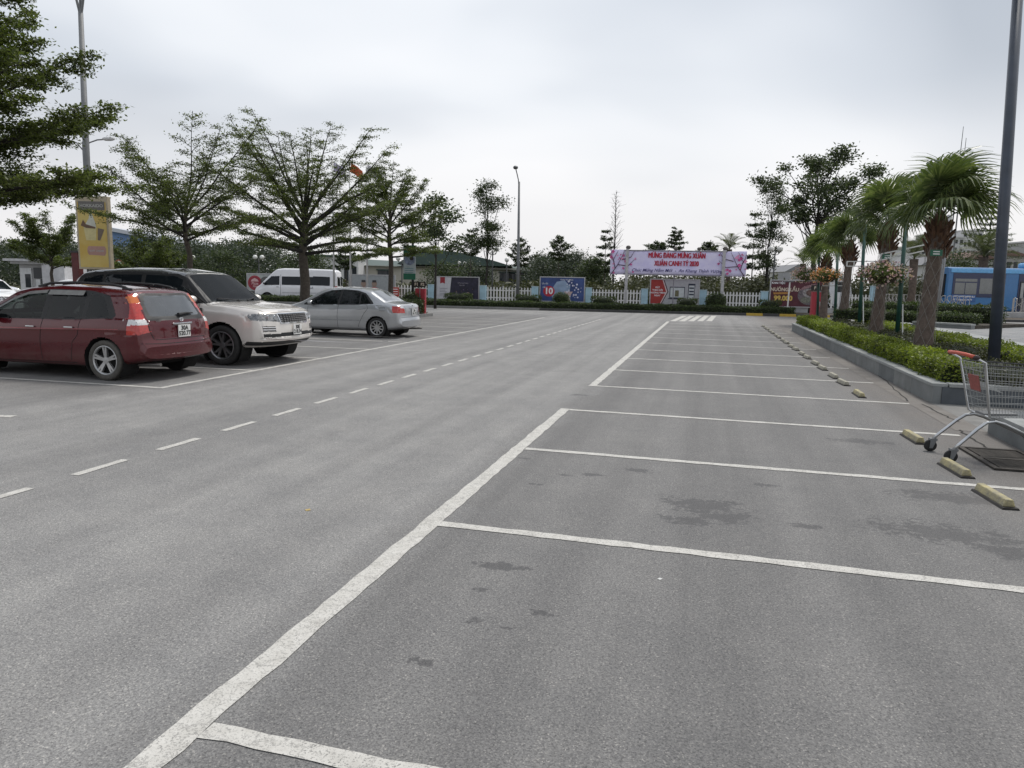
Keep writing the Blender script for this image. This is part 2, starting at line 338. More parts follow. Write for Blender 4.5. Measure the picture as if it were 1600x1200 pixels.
# ------------------------------------------------------------ far kerb, verge
stone = pmat('kerb_stone', (.19, .19, .185), .85, var=.2, scale=9., bump=.3)
kblack = pmat('kerb_black', (.045, .045, .045), .7, var=.3); kyel = pmat('kerb_yellow', (.45, .30, .04), .6, var=.15)
kroot = thing('kerb', KP(-2), KANG, 'low grey stone kerb along the far side of the lane below the clipped hedge', 'kerb')
t1, t2 = KX(1190, 0, 493)[0], KX(1232, 0, 493)[0]
x = -34.0
while x < 46:
    L_ = .98; tt = x-2
    m = stone
    if x > t1-12: m = kblack if int(round(x)) % 2 else (kyel if t1-1.2 < tt < t2+2 else kblack)
    mb = MB(); mb.b2((x, -.0, -.05), (x+L_-.012, .16, .155+random.uniform(-.006, .006))); mb.build('kerb_stone', m, kroot, bevel=.015); x += .98
verge = MB(); verge.add([KP(-46, .16, .12), KP(60, .16, .12), KP(60, 3.0, .18), KP(-46, 3.0, .18)], [(0, 1, 2, 3)]); verge.build('verge', pmat('verge_earth', (.07, .055, .04), .95, var=.3, scale=2.), kind='structure')
# ============================================================ planter on the right
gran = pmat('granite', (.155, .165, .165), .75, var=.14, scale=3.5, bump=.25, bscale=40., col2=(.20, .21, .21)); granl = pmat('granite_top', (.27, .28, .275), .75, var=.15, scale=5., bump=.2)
gran_end = pmat('granite_end', (.075, .085, .095), .7, var=.2, scale=3.)  # end wall slabs get a darker tone than the side slabs
soil = pmat('soil', (.05, .042, .032), .95, var=.4, scale=8., bump=.6)
grans = [gran, pmat('granite_b', (.135, .145, .147), .75, var=.2, scale=2.2, bump=.25, bscale=40.), pmat('granite_c', (.18, .188, .185), .75, var=.2, scale=2.8, bump=.25, bscale=40.)]
def planter(name, x0, x1, y0, y1, h, label, sl=1.2):
    t = thing(name, (x0, y0, 0), 0, label, 'planter')
    W, Ln = x1-x0, y1-y0
    n = max(1, int(round(Ln/sl)))
    for i in range(n):
        a, b2 = Ln*i/n, Ln*(i+1)/n
        for xx in (0, W-.12):
            MB().b2((xx, a+.004, -.03), (xx+.12, b2-.004, h-.05)).build('wall_slab', random.choice(grans), t)
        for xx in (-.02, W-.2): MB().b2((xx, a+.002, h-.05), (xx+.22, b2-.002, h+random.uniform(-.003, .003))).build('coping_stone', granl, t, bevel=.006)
    n = max(1, int(round((W-.24)/sl)))
    for i in range(n):
        a, b2 = .12+(W-.24)*i/n, .12+(W-.24)*(i+1)/n
        for yy in (-.012, Ln-.12): MB().b2((a+.003, yy, -.03), (b2-.003, yy+.12, h-.05)).build('wall_slab', gran_end, t)
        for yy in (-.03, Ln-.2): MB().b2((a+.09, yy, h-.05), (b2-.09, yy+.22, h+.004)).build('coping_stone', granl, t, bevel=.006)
    s = MB(); nx, ny = 6, max(8, int(Ln*2)); V = [(.12+(W-.24)*i/nx, .12+(Ln-.24)*j/ny, h-.07+random.uniform(0, .05)) for j in range(ny+1) for i in range(nx+1)]
    s.add(V, [(j*(nx+1)+i, j*(nx+1)+i+1, (j+1)*(nx+1)+i+1, (j+1)*(nx+1)+i) for j in range(ny) for i in range(nx)]); s.build('soil', soil, t, smooth=True)
    return t
planter('stone_planter', 3.35, 6.55, 11.98, 31.0, .31, 'long low grey granite planter holding the row of fan palms')
planter('stone_planter', 3.35, 6.55, 1.5, 9.72, .26, 'near granite planter at the right edge behind the shopping trolley')
# muddy gutter strip along the planter
gut = MB(); gut.add([(3.0, 9.72, .003), (3.35, 9.72, .003), (3.35, 31, .003), (3.0, 31, .003)], [(0, 1, 2, 3)]); gut.build('gutter', pmat('gutter_concrete', (.15, .135, .12), .9, var=.3, scale=3., bump=.4, col2=(.20, .185, .17)), LOT)
gap = MB(); gap.add([(3.35, 9.73, .004), (6.6, 9.73, .004), (6.6, 11.96, .004), (3.35, 11.96, .004)], [(0, 1, 2, 3)]); gap.build('footpath', pmat('path_concrete', (.19, .185, .175), .9, var=.2, scale=2., bump=.3), kind='structure')
cr = MB()                                                                  # crack lines along the gutter
for (px, py), (qx, qy) in (((1440, 632), (1497, 660)), ((1360, 575), (1420, 628)), ((1497, 672), (1560, 710))):
    a, b2 = G(px, py), G(qx, qy); n = 14
    pts = [a+(b2-a)*i/n+np.array([random.uniform(-.02, .02), random.uniform(-.02, .02), 0]) for i in range(n+1)]
    cr.add([(p[0]-.012*random.uniform(.4, 1.3), p[1], .0065) for p in pts]+[(p[0]+.012*random.uniform(.4, 1.3), p[1], .0065) for p in pts], [(i, n+1+i, n+2+i, i+1) for i in range(n)])
cr.build('crack', pmat('crack_dark', (.03, .028, .025), .95), LOT)
# raised plaza with paving
pl = MB(); pl.b2((6.95, 4, -.02), (48, 31.5, .50)); PLZ = pl.build('plaza', pmat('plaza_core', (.2, .2, .2), .85), kind='structure')
pav = [pmat('paver%d' % i, c, .7, var=.12, scale=4.) for i, c in enumerate([(.17, .175, .18), (.20, .20, .20), (.15, .155, .16)])]
pv = [MB().b2((-.297, -.297, -.005), (.297, .297, .012)).mesh('paving_slab', p) for p in pav]
cnt = 0
for j in range(46):
    for i in range(9):
        xx, yy = 7.55+.6*i, 4.6+.6*j
        if yy > 14 and yy < 31 and xx < 7.55+.6*(3+(yy-14)*.4) and cnt < 290:
            link('paving_slab', random.choice(pv), PLZ, loc=(xx, yy, .502)); cnt += 1
big = MB().add([(7.25, 4, .506), (48, 4, .506), (48, 31.3, .506), (7.25, 31.3, .506)], [(0, 1, 2, 3)]); big.build('paving', pmat('paving_far', (.17, .175, .18), .75, var=.15, scale=1.7), PLZ)
wl = thing('plaza_wall', (6.75, 4, 0), 0, 'low stone retaining wall edging the raised paved plaza behind the palms', 'wall')
for i in range(27):
    y0 = i*1.0
    MB().b2((0, y0+.003, 0), (.2, y0+.997, .45)).build('wall_slab', gran, wl)
    MB().b2((-.03, y0+.002, .45), (.45, y0+.998, .525+random.uniform(-.003, .003))).build('coping_stone', granl, wl, bevel=.006)
rd = MB().add([(6.5, 31.5, .0045), (70, 31.5, .0045), (70, 52, .0045), (6.5, 52, .0045)], [(0, 1, 2, 3)]); rd.build('entrance_road', pmat('entrance_concrete', (.20, .195, .185), .85, var=.15, scale=.6, bump=.2), kind='structure')
rd2 = MB().add([(6.4, 52, .16), (90, 52, .16), (90, 75, .2), (6.4, 75, .2)], [(0, 1, 2, 3)]); rd2.build('street', pmat('street_asphalt', (.13, .13, .13), .9, var=.15, scale=.6), kind='structure')
# ------------------------------------------------------------ wheel stops
conc = pmat('stop_yellow', (.23, .215, .17), .85, var=.22, scale=11., bump=.6, col2=(.46, .40, .21)); concg = pmat('stop_worn', (.34, .32, .26), .88, var=.25, scale=12., bump=.5); steel_d = pmat('stop_foot', (.03, .027, .025), .8, var=.4)
def wheel_stop(x, y, label, mat):
    t = thing('wheel_stop', (x, y, 0), random.uniform(-.05, .05)+.06, label, 'wheel stop', 'wheel stops along the right hand bays')
    L_ = .50
    MB().prism([(-.047, .016), (.047, .016), (.027, .075), (-.027, .075)], -L_/2, L_/2, lambda a, b, h: (a, h, b)).build('stop_beam', mat, t, bevel=.008)
    MB().prism([(-.065, 0), (.065, 0), (.055, .0165), (-.055, .0165)], -L_/2-.03, L_/2+.012, lambda a, b, h: (a, h, b)).build('steel_foot', steel_d, t)
S = [(2.34, 6.5, 'worn yellow wheel stop nearest the camera beside the dark wet patch'), (2.34, 7.46, 'yellow wheel stop just in front of the near trolley caster'), (2.34, 8.92, 'yellow wheel stop left of the far trolley caster')]
ordn = ['first', 'second', 'third', 'fourth', 'fifth', 'sixth', 'seventh', 'eighth', 'ninth', 'tenth', 'eleventh', 'twelfth', 'thirteenth', 'fourteenth', 'fifteenth', 'sixteenth', 'seventeenth', 'eighteenth']
i = 0
for k in range(4, 13):
    for dy in (.6, 2.03):
        S.append((2.42, YK[k]+dy, '%s wheel stop beyond the trolley in the row receding along the planter' % ordn[i])); i += 1
for j, (x, y, lb) in enumerate(S): wheel_stop(x, y, lb, conc if j < 4 else concg)
# ------------------------------------------------------------ drain grate
dg = thing('drain_grate', (2.72, 7.62, 0), .02, 'rusty dark iron drain grate in the ground under the trolley', 'drain grate')
iron = pmat('rusty_iron', (.05, .044, .038), .8, metal=.2, var=.4, scale=12., bump=.4)
MB().b2((.05, .05, .0045), (.55, .95, .007)).build('pit_dark', pmat('pit_shade', (.006, .006, .006), .95), dg)  # flat near-black sheet: the shade inside the drain is painted on
fr = MB()
for lo, hi in (((0, 0, .004), (.6, .05, .022)), ((0, .95, .004), (.6, 1, .022)), ((0, .05, .004), (.05, .95, .022)), ((.55, .05, .004), (.6, .95, .022)), ((.05, .47, .006), (.55, .53, .020))): fr.b2(lo, hi)
fr.build('grate_frame', iron, dg)
bar = MB().b2((-.225, -.012, .006), (.225, .012, .019)).mesh('grate_bar', iron)
for hf in (0, 1):
    for i in range(10): link('grate_bar', bar, dg, loc=(.3, (.085 if hf == 0 else .56)+.0385*i, 0))
# small litter
lf = MB().add([(0, 0, 0), (.03, .02, .006), (.05, 0, .002), (.025, -.018, .0)], [(0, 1, 2, 3)])
p = G(476, 797); lf.build('fallen_leaf', pmat('dry_leaf', (.45, .33, .12), .7), loc=(p[0], p[1], .003), label='small dry yellow leaf lying on the near lane', category='leaf')
p = G(1027, 905); MB().add([(0, 0, 0), (.014, .012, .004), (.03, .004, .002), (.016, -.01, 0)], [(0, 1, 2, 3)]).build('paper_scrap', pmat('scrap', (.6, .6, .58), .7), loc=(p[0], p[1], .003), label='tiny white scrap lying in the near parking bay', category='litter')
# ============================================================ vehicles
def smooth1(a, k):
    for _ in range(k): a = np.concatenate([a[:1], (a[:-2]+2*a[1:-1]+a[2:])/4, a[-1:]])
    return a
def sdf_poly(px, pz, poly):                                       # signed distance (negative inside) and gradient to a polygon
    P = np.asarray(poly, float); d = np.full(px.shape, 1e9); gx = np.zeros_like(px); gz = np.zeros_like(px); ins = np.zeros(px.shape, bool)
    for i in range(len(P)):
        a, b = P[i], P[(i+1) % len(P)]; e = b-a; L2 = e@e
        t = np.clip(((px-a[0])*e[0]+(pz-a[1])*e[1])/L2, 0, 1); qx, qz = a[0]+t*e[0], a[1]+t*e[1]
        dd = np.hypot(px-qx, pz-qz); m = dd < d; d = np.where(m, dd, d); gx = np.where(m, qx, gx); gz = np.where(m, qz, gz)
        c = ((a[1] > pz) != (b[1] > pz)); xx = a[0]+(pz-a[1])*e[0]/(e[1] if abs(e[1]) > 1e-9 else 1e-9); ins ^= c & (px < xx)
    return np.where(ins, -d, d), gx, gz
def circ(cx, cz, r, n=40): return [(cx+r*math.cos(2*PI*i/n), cz+r*math.sin(2*PI*i/n)) for i in range(n)]
def rpoly(pts, r=.03, n=4):                                        # rounded polygon corners
    out = []; P = [Vector(p) for p in pts]
    for i in range(len(P)):
        a, b, c = P[i-1], P[i], P[(i+1) % len(P)]; u = (a-b); v = (c-b); rr = min(r, u.length*.45, v.length*.45); s, e = b+u.normalized()*rr, b+v.normalized()*rr
        for k in range(n+1):
            t = k/n; out.append(tuple(s*(1-t)**2+b*2*t*(1-t)+e*t*t))
    return out
TYRE = pmat('tyre_rubber', (.022, .022, .022), .85, var=.3, scale=20.); TYRED = pmat('tyre_dusty', (.075, .07, .062), .9, var=.25, scale=15.)
ALLOY = pmat('alloy', (.42, .42, .42), .35, metal=.7, var=.1); ALLOYD = pmat('alloy_dark', (.23, .23, .24), .3, metal=.8, var=.1); BLACK = pmat('black_plastic', (.012, .012, .013), .55, var=.2); WELL = pmat('well_black', (.006, .006, .006), .95)
CHROME = pmat('chrome', (.68, .68, .69), .14, metal=1., var=.03); PLATEW = pmat('plate_white', (.72, .72, .70), .5, var=.03); PLATEK = pmat('plate_black', (.015, .015, .015), .6)
GLASS = glassmat('car_glass'); CLEAR = seeglass('clear_glass', (.50, .56, .54), .55); TINT = seeglass('tinted_glass', (.30, .32, .33), .40); SEATM = pmat('seat_fabric', (.035, .034, .033), .8, var=.2, scale=8.); SEAM = pmat('seam', (.008, .008, .008), .8)
def wheel(root, x, y, R, tw, n, style, rimmat, tyremat=TYRE, side=1, rr=.68):
    """wheel with its axis along Y; outer face towards side"""
    o = link('wheel', MB().lathe([(R*rr*.95, -tw*.35), (R*rr*.95, tw*.1), (R*.2, tw*.12)], 28, axis='Y').mesh('wheel', WELL, True), root)
    o.location = (x, y, R); o.rotation_euler.z = 0 if side > 0 else PI
    ri = R*rr
    MB().lathe([(ri, -tw/2), (R*.93, -tw*.5), (R*.985, -tw*.42), (R, -tw*.25), (R, tw*.25), (R*.985, tw*.42), (R*.93, tw*.5), (ri*1.03, tw*.47), (ri, tw*.40), (ri*.97, -tw/2)], 40, axis='Y', caps=False).build('tyre', tyremat, o, smooth=True)
    m = MB()
    m.lathe([(ri*1.0, tw*.36), (ri*1.02, tw*.45), (ri*.97, tw*.47), (ri*.90, tw*.41), (ri*.89, tw*.2), (ri*.97, tw*.1)], 40, axis='Y', caps=False)
    m.lathe([(ri*.03, tw*.39), (ri*.22, tw*.385), (ri*.25, tw*.33), (ri*.25, tw*.15)], 20, axis='Y')
    for k in range(n):
        a0 = 2*PI*k/n+.3
        subs = (0,) if style == 'single' else (-.12, .12)
        for da in subs:
            ain = a0+da*(.9 if style != 'fork' else .2); aout = a0+da*(1. if style != 'fork' else 1.9)
            wi, wo_ = (ri*.085, ri*.065) if style != 'single' else (ri*.10, ri*.055)
            p, q = Vector((math.cos(ain)*ri*.2, 0, math.sin(ain)*ri*.2)), Vector((math.cos(aout)*ri*.95, 0, math.sin(aout)*ri*.95))
            d = (q-p).normalized(); s = Vector((-d.z, 0, d.x))
            V = [p+s*wi+Vector((0, tw*.36, 0)), p-s*wi+Vector((0, tw*.36, 0)), q-s*wo_+Vector((0, tw*.43, 0)), q+s*wo_+Vector((0, tw*.43, 0))]
            V += [v-Vector((0, tw*.2, 0)) for v in V]
            m.add(V, [(0, 1, 2, 3), (7, 6, 5, 4), (0, 4, 5, 1), (1, 5, 6, 2), (2, 6, 7, 3), (3, 7, 4, 0)])
    m.build('rim', rimmat, o)
    MB().lathe([(.01, tw*.395), (ri*.13, tw*.39), (ri*.14, tw*.3)], 14, axis='Y').build('hub_cap', rimmat, o)
    return o
class Car:
    """lofted body; local x = forward (0 at the rear), y = left, z = up"""
    def __init__(s, name, loc, rz, label, cat, group, paint, top, belt, bot, hw, arches, R, tumble=.30, bowr=.10, bowf=.12, ds=.022, sh=.955, paintlow=None, crown=.02, sm=4, roofw=None):
        s.root = thing(name, loc, rz, label, cat, group); s.paint = paint
        tp = np.array(top, float); u = np.concatenate([[0], np.cumsum(np.hypot(*np.diff(tp, axis=0).T))])
        n = int(u[-1]/ds); q = np.linspace(0, u[-1], n); X = smooth1(np.interp(q, u, tp[:, 0]), sm); ZT = smooth1(np.interp(q, u, tp[:, 1]), sm)
        f = lambda arr: np.interp(X, *np.array(arr, float).T)
        ZB, Z0, W = smooth1(f(belt), 6), smooth1(f(bot), 6), smooth1(f(hw), 6)
        zs = np.minimum(ZB, ZT-.035); gh = ZT-zs; c = np.minimum(gh, .13)
        wr = W*sh-tumble*gh
        if roofw: wr = np.minimum(wr, f(roofw))
        o = np.ones_like(X)
        ctl = [(0*o, Z0), (.80*W, Z0), (.93*W, Z0+.02), (.975*W, Z0+.07), (.995*W, Z0+.2*(zs-Z0)+.03), (W, Z0+.55*(zs-Z0)), (.992*W, zs-.10*np.minimum(1, (zs-Z0)/.4)), (W*sh, zs), (wr+.25*(W*sh-wr)*0+.012, ZT-.75*c), (wr-.02, ZT-.34*c), (wr-.09, ZT-.1*c), (wr*.55, ZT+crown*.5*np.minimum(1, gh/.2)), (0*o, ZT+crown*np.minimum(1, gh/.2))]
        div = [3, 2, 3, 6, 9, 9, 4, 22, 4, 3, 8, 7]
        Ys, Zs = [], []
        for i, k in enumerate(div):
            for j in range(k):
                t = j/k; Ys.append(ctl[i][0]*(1-t)+ctl[i+1][0]*t); Zs.append(ctl[i][1]*(1-t)+ctl[i+1][1]*t)
        Ys.append(ctl[-1][0]); Zs.append(ctl[-1][1])
        Ys, Zs = np.array(Ys), np.array(Zs)
        for _ in range(2):
            Ys[1:-1] = (Ys[:-2]+2*Ys[1:-1]+Ys[2:])/4; Zs[1:-1] = (Zs[:-2]+2*Zs[1:-1]+Zs[2:])/4
        Y = np.concatenate([Ys, -Ys[-2::-1]]).T; Z = np.concatenate([Zs, Zs[-2::-1]]).T   # stations x section
        s.L = X[-1]; Wm = W.max(); XX = np.repeat(X[:, None], Y.shape[1], 1)
        fr = np.clip(1-XX/.7, 0, 1); ff = np.clip(1-(s.L-XX)/.8, 0, 1); yy = (np.abs(Y)/Wm)**2.4
        XX = XX+bowr*yy*fr*fr*(3-2*fr)-bowf*yy*ff*ff*(3-2*ff)
        s.V = np.stack([XX, Y, Z], -1); s.ns, s.nv = Y.shape; s.Wm = Wm; s.arches = arches; s.R = R; s.parts = []; s.low = paintlow
    def part(s, name, mat, proj, poly, cond=None, label=None, split=True): s.parts.append((name, mat, proj, poly, cond, label, split))
    def finish(s):
        V = s.V; ns, nv = s.ns, s.nv
        mid = V[ns//2]
        for (n_, m_, proj, poly, cond, lb, sp) in s.parts+[('', None, 'side', circ(ax, s.R, ar), None, None, 1) for ax, ar in s.arches]:
            ia, ib = (0, 2) if proj == 'side' else ((1, 2) if proj in ('rear', 'front') else (0, 1))
            A, B = V[..., ia], V[..., ib]
            sel = np.abs(V[..., 1]) > .45 if proj == 'side' else (V[..., 0] < .9 if proj == 'rear' else (V[..., 0] > s.L-1.0 if proj == 'front' else V[..., 2] > .5))
            d, qx, qz = sdf_poly(A, B, poly); mk = (np.abs(d) < .011) & sel
            V[..., ia] = np.where(mk, qx, A); V[..., ib] = np.where(mk, qz, B)
        idx = np.arange(ns*nv).reshape(ns, nv)
        Q = np.stack([idx[:-1, :-1], idx[:-1, 1:], idx[1:, 1:], idx[1:, :-1]], -1).reshape(-1, 4)
        W_ = V.reshape(-1, 3); C = W_[Q].mean(1)
        nrm = np.cross(W_[Q[:, 2]]-W_[Q[:, 0]], W_[Q[:, 3]]-W_[Q[:, 1]]); nrm /= np.linalg.norm(nrm, axis=1)[:, None]+1e-12
        own = np.zeros(len(Q), int)-1
        for k, (n_, m_, proj, poly, cond, lb, sp) in enumerate(s.parts):
            a, b = (C[:, 0], C[:, 2]) if proj == 'side' else ((C[:, 1], C[:, 2]) if proj in ('rear', 'front') else (C[:, 0], C[:, 1]))
            ok = sdf_poly(a, b, poly)[0] < 0
            if proj == 'side': ok &= np.abs(nrm[:, 1]) > .3
            if proj == 'rear': ok &= (C[:, 0] < 1.0) & (nrm[:, 0] < -.12)
            if proj == 'front': ok &= (C[:, 0] > s.L-1.1) & (nrm[:, 0] > .12)
            if proj == 'top': ok &= nrm[:, 2] > .25
            if cond is not None: ok &= cond(C, nrm)
            own[ok] = k
        kill = np.zeros(len(Q), bool)
        for ax, ar in s.arches: kill |= (np.hypot(C[:, 0]-ax, C[:, 2]-s.R) < ar) & (np.abs(C[:, 1]) > .35) & (C[:, 2] < s.R+ar)
        own[kill] = -9
        def mk(name, mat, sel, extra=None):
            q = Q[sel]
            if not len(q): return None
            u, inv = np.unique(q, return_inverse=True); vv = W_[u]; qq = inv.reshape(-1, 4)
            return link(name, np_mesh(name, vv, qq, mat, True), s.root)
        s.bvh = BVHTree.FromPolygons([Vector(v) for v in W_], [tuple(map(int, q)) for q in Q])
        body = own == -1
        ob = mk('body', s.paint, body)
        h = nv//2; K = 14
        for e, sgx in ((0, 1), (-1, -1)):
            S_ = V[e]; A, B = S_[:h+1], S_[::-1][:h+1]; x0 = S_[h, 0]; cv = []
            bw = (S_[:, 0].max()-x0) if sgx > 0 else (S_[:, 0].min()-x0); ym = np.abs(S_[:, 1]).max()
            for k in range(K+1):
                t = k/K; y = A[:, 1]*(1-t)+B[:, 1]*t; z = A[:, 2]*(1-t)+B[:, 2]*t; cv.append(np.stack([x0+bw*(np.abs(y)/ym)**2.4, y, z], -1))
            cv[0] = A; cv[-1] = B; cv = np.array(cv); ii = np.arange((K+1)*(h+1)).reshape(K+1, h+1)
            qd = np.stack([ii[:-1, :-1], ii[:-1, 1:], ii[1:, 1:], ii[1:, :-1]], -1).reshape(-1, 4)
            link('end_panel', np_mesh('end_panel', cv.reshape(-1, 3), qd if sgx < 0 else qd[:, ::-1], s.paint, True), s.root)
        s.objs = {}
        for k, (n_, m_, proj, poly, cond, lb, sp) in enumerate(s.parts):
            if sp:
                for sg in (1, -1):
                    o = mk(n_, m_, (own == k) & (C[:, 1]*sg > 0))
                    if o and lb: o['label'] = lb
                    s.objs[(n_, k, sg)] = o
            else:
                o = mk(n_, m_, own == k); s.objs[(n_, k, 0)] = o
                if o and lb: o['label'] = lb
        for ax, ar in s.arches:
            for sg in (1, -1):
                m = MB(); n = 26; y1, y0 = (s.Wm-.005)*sg, (s.Wm-.36)*sg; zl = -.02
                y1 = (np.abs(V[np.argmin(np.abs(V[:, nv//2, 0]-ax))][:, 1]).max()-.012)*sg
                ring = [(ax+ar*math.cos(a), s.R+ar*math.sin(a)) for a in np.linspace(-.75, PI+.75, n)]
                m.add([(x, y1, z) for x, z in ring]+[(x, y0, z) for x, z in ring], [(i, i+1, n+i+1, n+i) for i in range(n-1)]+[tuple(range(n, 2*n))])
                m.build('wheel_well', WELL, s.root)
        return s
    def cast(s, o, d):
        h = s.bvh.ray_cast(Vector(o), Vector(d)); return (h[0], h[1]) if h[0] is not None else (Vector(o), -Vector(d))
    def sp(s, x, z, sg=1): return s.cast((x, 3*sg, z), (0, -sg, 0))
    def rp(s, y, z): return s.cast((-2, y, z), (1, 0, 0))
    def fp(s, y, z): return s.cast((s.L+2, y, z), (-1, 0, 0))
    def tp(s, x, y): return s.cast((x, y, 4), (0, 0, -1))
    def seam(s, name, pts, proj='side', wd=.010, mat=None, sides=(1, -1), off=.002, step=.05):
        for sg in sides:
            P = []
            for (a, b), (c, d) in zip(pts[:-1], pts[1:]):
                k = max(1, int(math.hypot(c-a, d-b)/step)); P += [(a+(c-a)*i/k, b+(d-b)*i/k) for i in range(k)]
            P.append(pts[-1]); m = MB(); V = []
            hit = [{'side': lambda a, b: s.sp(a, b, sg), 'rear': s.rp, 'front': s.fp, 'top': s.tp}[proj](a*(sg if proj != 'side' and proj != 'top' else 1), b*(sg if proj == 'top' else 1)) for a, b in P]
            for i, (p, n) in enumerate(hit):
                t = (hit[min(i+1, len(hit)-1)][0]-hit[max(i-1, 0)][0]); 
                if t.length < 1e-6: t = Vector((1, 0, 0))
                if n.dot({'side': Vector((0, sg, 0)), 'rear': Vector((-1, 0, 0)), 'front': Vector((1, 0, 0)), 'top': Vector((0, 0, 1))}[proj]) < 0: n = -n
                w_ = t.normalized().cross(n)*wd/2; V += [p+n*off+w_, p+n*off-w_]
            m.add(V, [(2*i, 2*i+1, 2*i+3, 2*i+2) for i in range(len(hit)-1)]); m.build(name, mat or SEAM, s.root)
    def cabin(s, xf, xr, zf, w_=.36, right=True):                       # seats and dashboard seen through the glass
        for x in (xf, xr):
            for y in (w_, -w_):
                o = MB().box((x, y, zf-.18), (.50, .50, .16)).build('seat', SEATM, s.root, bevel=.04)
                MB().box((x-.24, y, zf+.14), (.14, .46, .62), ry=-.22).build('seat_back', SEATM, o, bevel=.05); MB().box((x-.34, y, zf+.50), (.09, .26, .16), ry=-.15).build('headrest', SEATM, o, bevel=.03)
        MB().box((xf+.72, 0, zf+.08), (.40, 2*w_+.5, .22)).build('dashboard', BLACK, s.root, bevel=.05)
        MB().tube([(xf+.46+.05*math.sin(a), w_+.18*math.cos(a), zf+.22+.17*math.sin(a)) for a in np.linspace(0, 2*PI, 21)], .014, 6).build('steering_wheel', BLACK, s.root)
        MB().b2((xr-.5, -w_-.3, zf-.42), (xf+.9, w_+.3, zf-.30)).build('cabin_floor', WELL, s.root)
    def mirror_(s, x, z, sg, mat):
        p, n = s.sp(x, z, sg); c = p+Vector((0, .13*sg, .03))
        o = MB().ball(c, (.09, .115, .075), 14, 8).build('wing_mirror', mat, s.root, smooth=True)
        MB().box(p+Vector((.02, .03*sg, -.01)), (.07, .09, .035)).build('mirror_stalk', BLACK, o)
        MB().box(c+Vector((-.082, .005*sg, 0)), (.012, .17, .105)).build('mirror_glass', GLASS, o, bevel=.01)
    def handle(s, x, z, mat, sides=(1, -1), w_=.17):
        for sg in sides:
            p, n = s.sp(x, z, sg); MB().box(p+Vector((0, .018*sg, 0)), (w_, .028, .026)).build('door_handle', mat, s.root, bevel=.008)
    def plate(s, end, y, z, l1, l2, w_=.28, h=.20):
        p, n = (s.rp if end == 'rear' else s.fp)(y, z); dx = -1 if end == 'rear' else 1
        p = p+Vector((dx*.02, 0, 0)); o = MB().box(p, (.012, w_, h)).build('licence_plate', PLATEW, s.root)
        for k, tx in enumerate((l1, l2)):
            if tx: put_text('plate_text', tx, h*.50, PLATEK, o, frame(p+Vector((dx*.0085, 0, (h*.22 if k == 0 else -h*.22) if l2 else 0)), (0, -1*(-dx)*1.0, 0), (0, 0, 1)), bold=.004)
        return o
# ------------------------------------------------------------ dark red estate car, seen from the rear
def carpaint(name, col, rough=.32, metal=.45, dirt=(.16, .13, .11), dz=.5, amt=.4):
    m = pmat(name, col, rough, metal, .05, 2., coat=.9); t = m.node_tree; b = t.nodes['Principled BSDF']; b.inputs['Specular IOR Level'].default_value = .2
    src = b.inputs['Base Color'].links[0].from_socket; tcn = N(t, 'ShaderNodeTexCoord'); sp_ = N(t, 'ShaderNodeSeparateXYZ'); t.links.new(tcn.outputs['Object'], sp_.inputs[0])
    nz = N(t, 'ShaderNodeTexNoise', i_Scale=5., i_Detail=7., i_Roughness=.75); t.links.new(tcn.outputs['Object'], nz.inputs['Vector'])
    hgt = ramp(t, mth(t, 'ADD', mth(t, 'DIVIDE', sp_.outputs[2], dz*2), mth(t, 'MULTIPLY', mth(t, 'SUBTRACT', nz.outputs[0], .5), .55)), [(.22, (1, 1, 1)), (.62, (.06, .06, .06))])
    f = mth(t, 'MULTIPLY', hgt, mth(t, 'MULTIPLY', ramp(t, nz.outputs[0], [(.4, (.2, .2, .2)), (.66, (1, 1, 1))]), amt))
    t.links.new(mixc(t, f, src, dirt), b.inputs['Base Color']); t.links.new(mth(t, 'MULTIPLY_ADD', f, .5, rough), b.inputs['Roughness']); t.links.new(mth(t, 'SUBTRACT', .9, f, clamp=True), b.inputs['Coat Weight'])
    return m
RED = carpaint('red_paint', (.078, .003, .008), .25, .2); LENSR = pmat('lens_red', (.42, .025, .018), .12, coat=.8, var=.2, scale=30.); LENSW = pmat('lens_white', (.62, .62, .62), .12, coat=.8, var=.15, scale=40.); LENSO = pmat('lens_orange', (.50, .12, .02), .15, coat=.6)
R1 = .325
c = Car('parked_car', (-8.36, 10.13, 0), PI, 'dark red estate car with roof rails, its rear to the lane', 'car', 'cars in the left hand bays', RED,
    top=[(0, .56), (.02, .62), (.055, .655), (.065, .80), (.10, .96), (.135, 1.0), (.40, 1.36), (.47, 1.425), (.65, 1.452), (1.2, 1.49), (1.9, 1.50), (2.5, 1.46), (2.75, 1.41), (3.45, 1.03), (3.6, .985), (4.2, .84), (4.42, .72), (4.47, .55)],
    belt=[(0, .90), (.2, .965), (.9, .965), (1.6, .945), (3.0, .905), (3.5, .90), (4.47, .7)], bot=[(0, .36), (.15, .31), (.6, .24), (.9, .2), (3.9, .18), (4.3, .2), (4.47, .28)],
    hw=[(0, .80), (.08, .845), (.3, .88), (1.0, .8875), (3.6, .8875), (4.2, .85), (4.47, .74)], arches=[(.86, .375), (3.56, .375)], R=R1, tumble=.29, bowr=.17, bowf=.2)
sidewin = lambda C, n: (C[:, 2] > .9)
c.part('window_surround', BLACK, 'side', rpoly([(.66, 1.0), (.63, 1.05), (.82, 1.36), (1.2, 1.425), (1.9, 1.435), (2.42, 1.395), (2.72, 1.30), (3.38, .975), (3.40, .93), (1.5, .955)], .04))
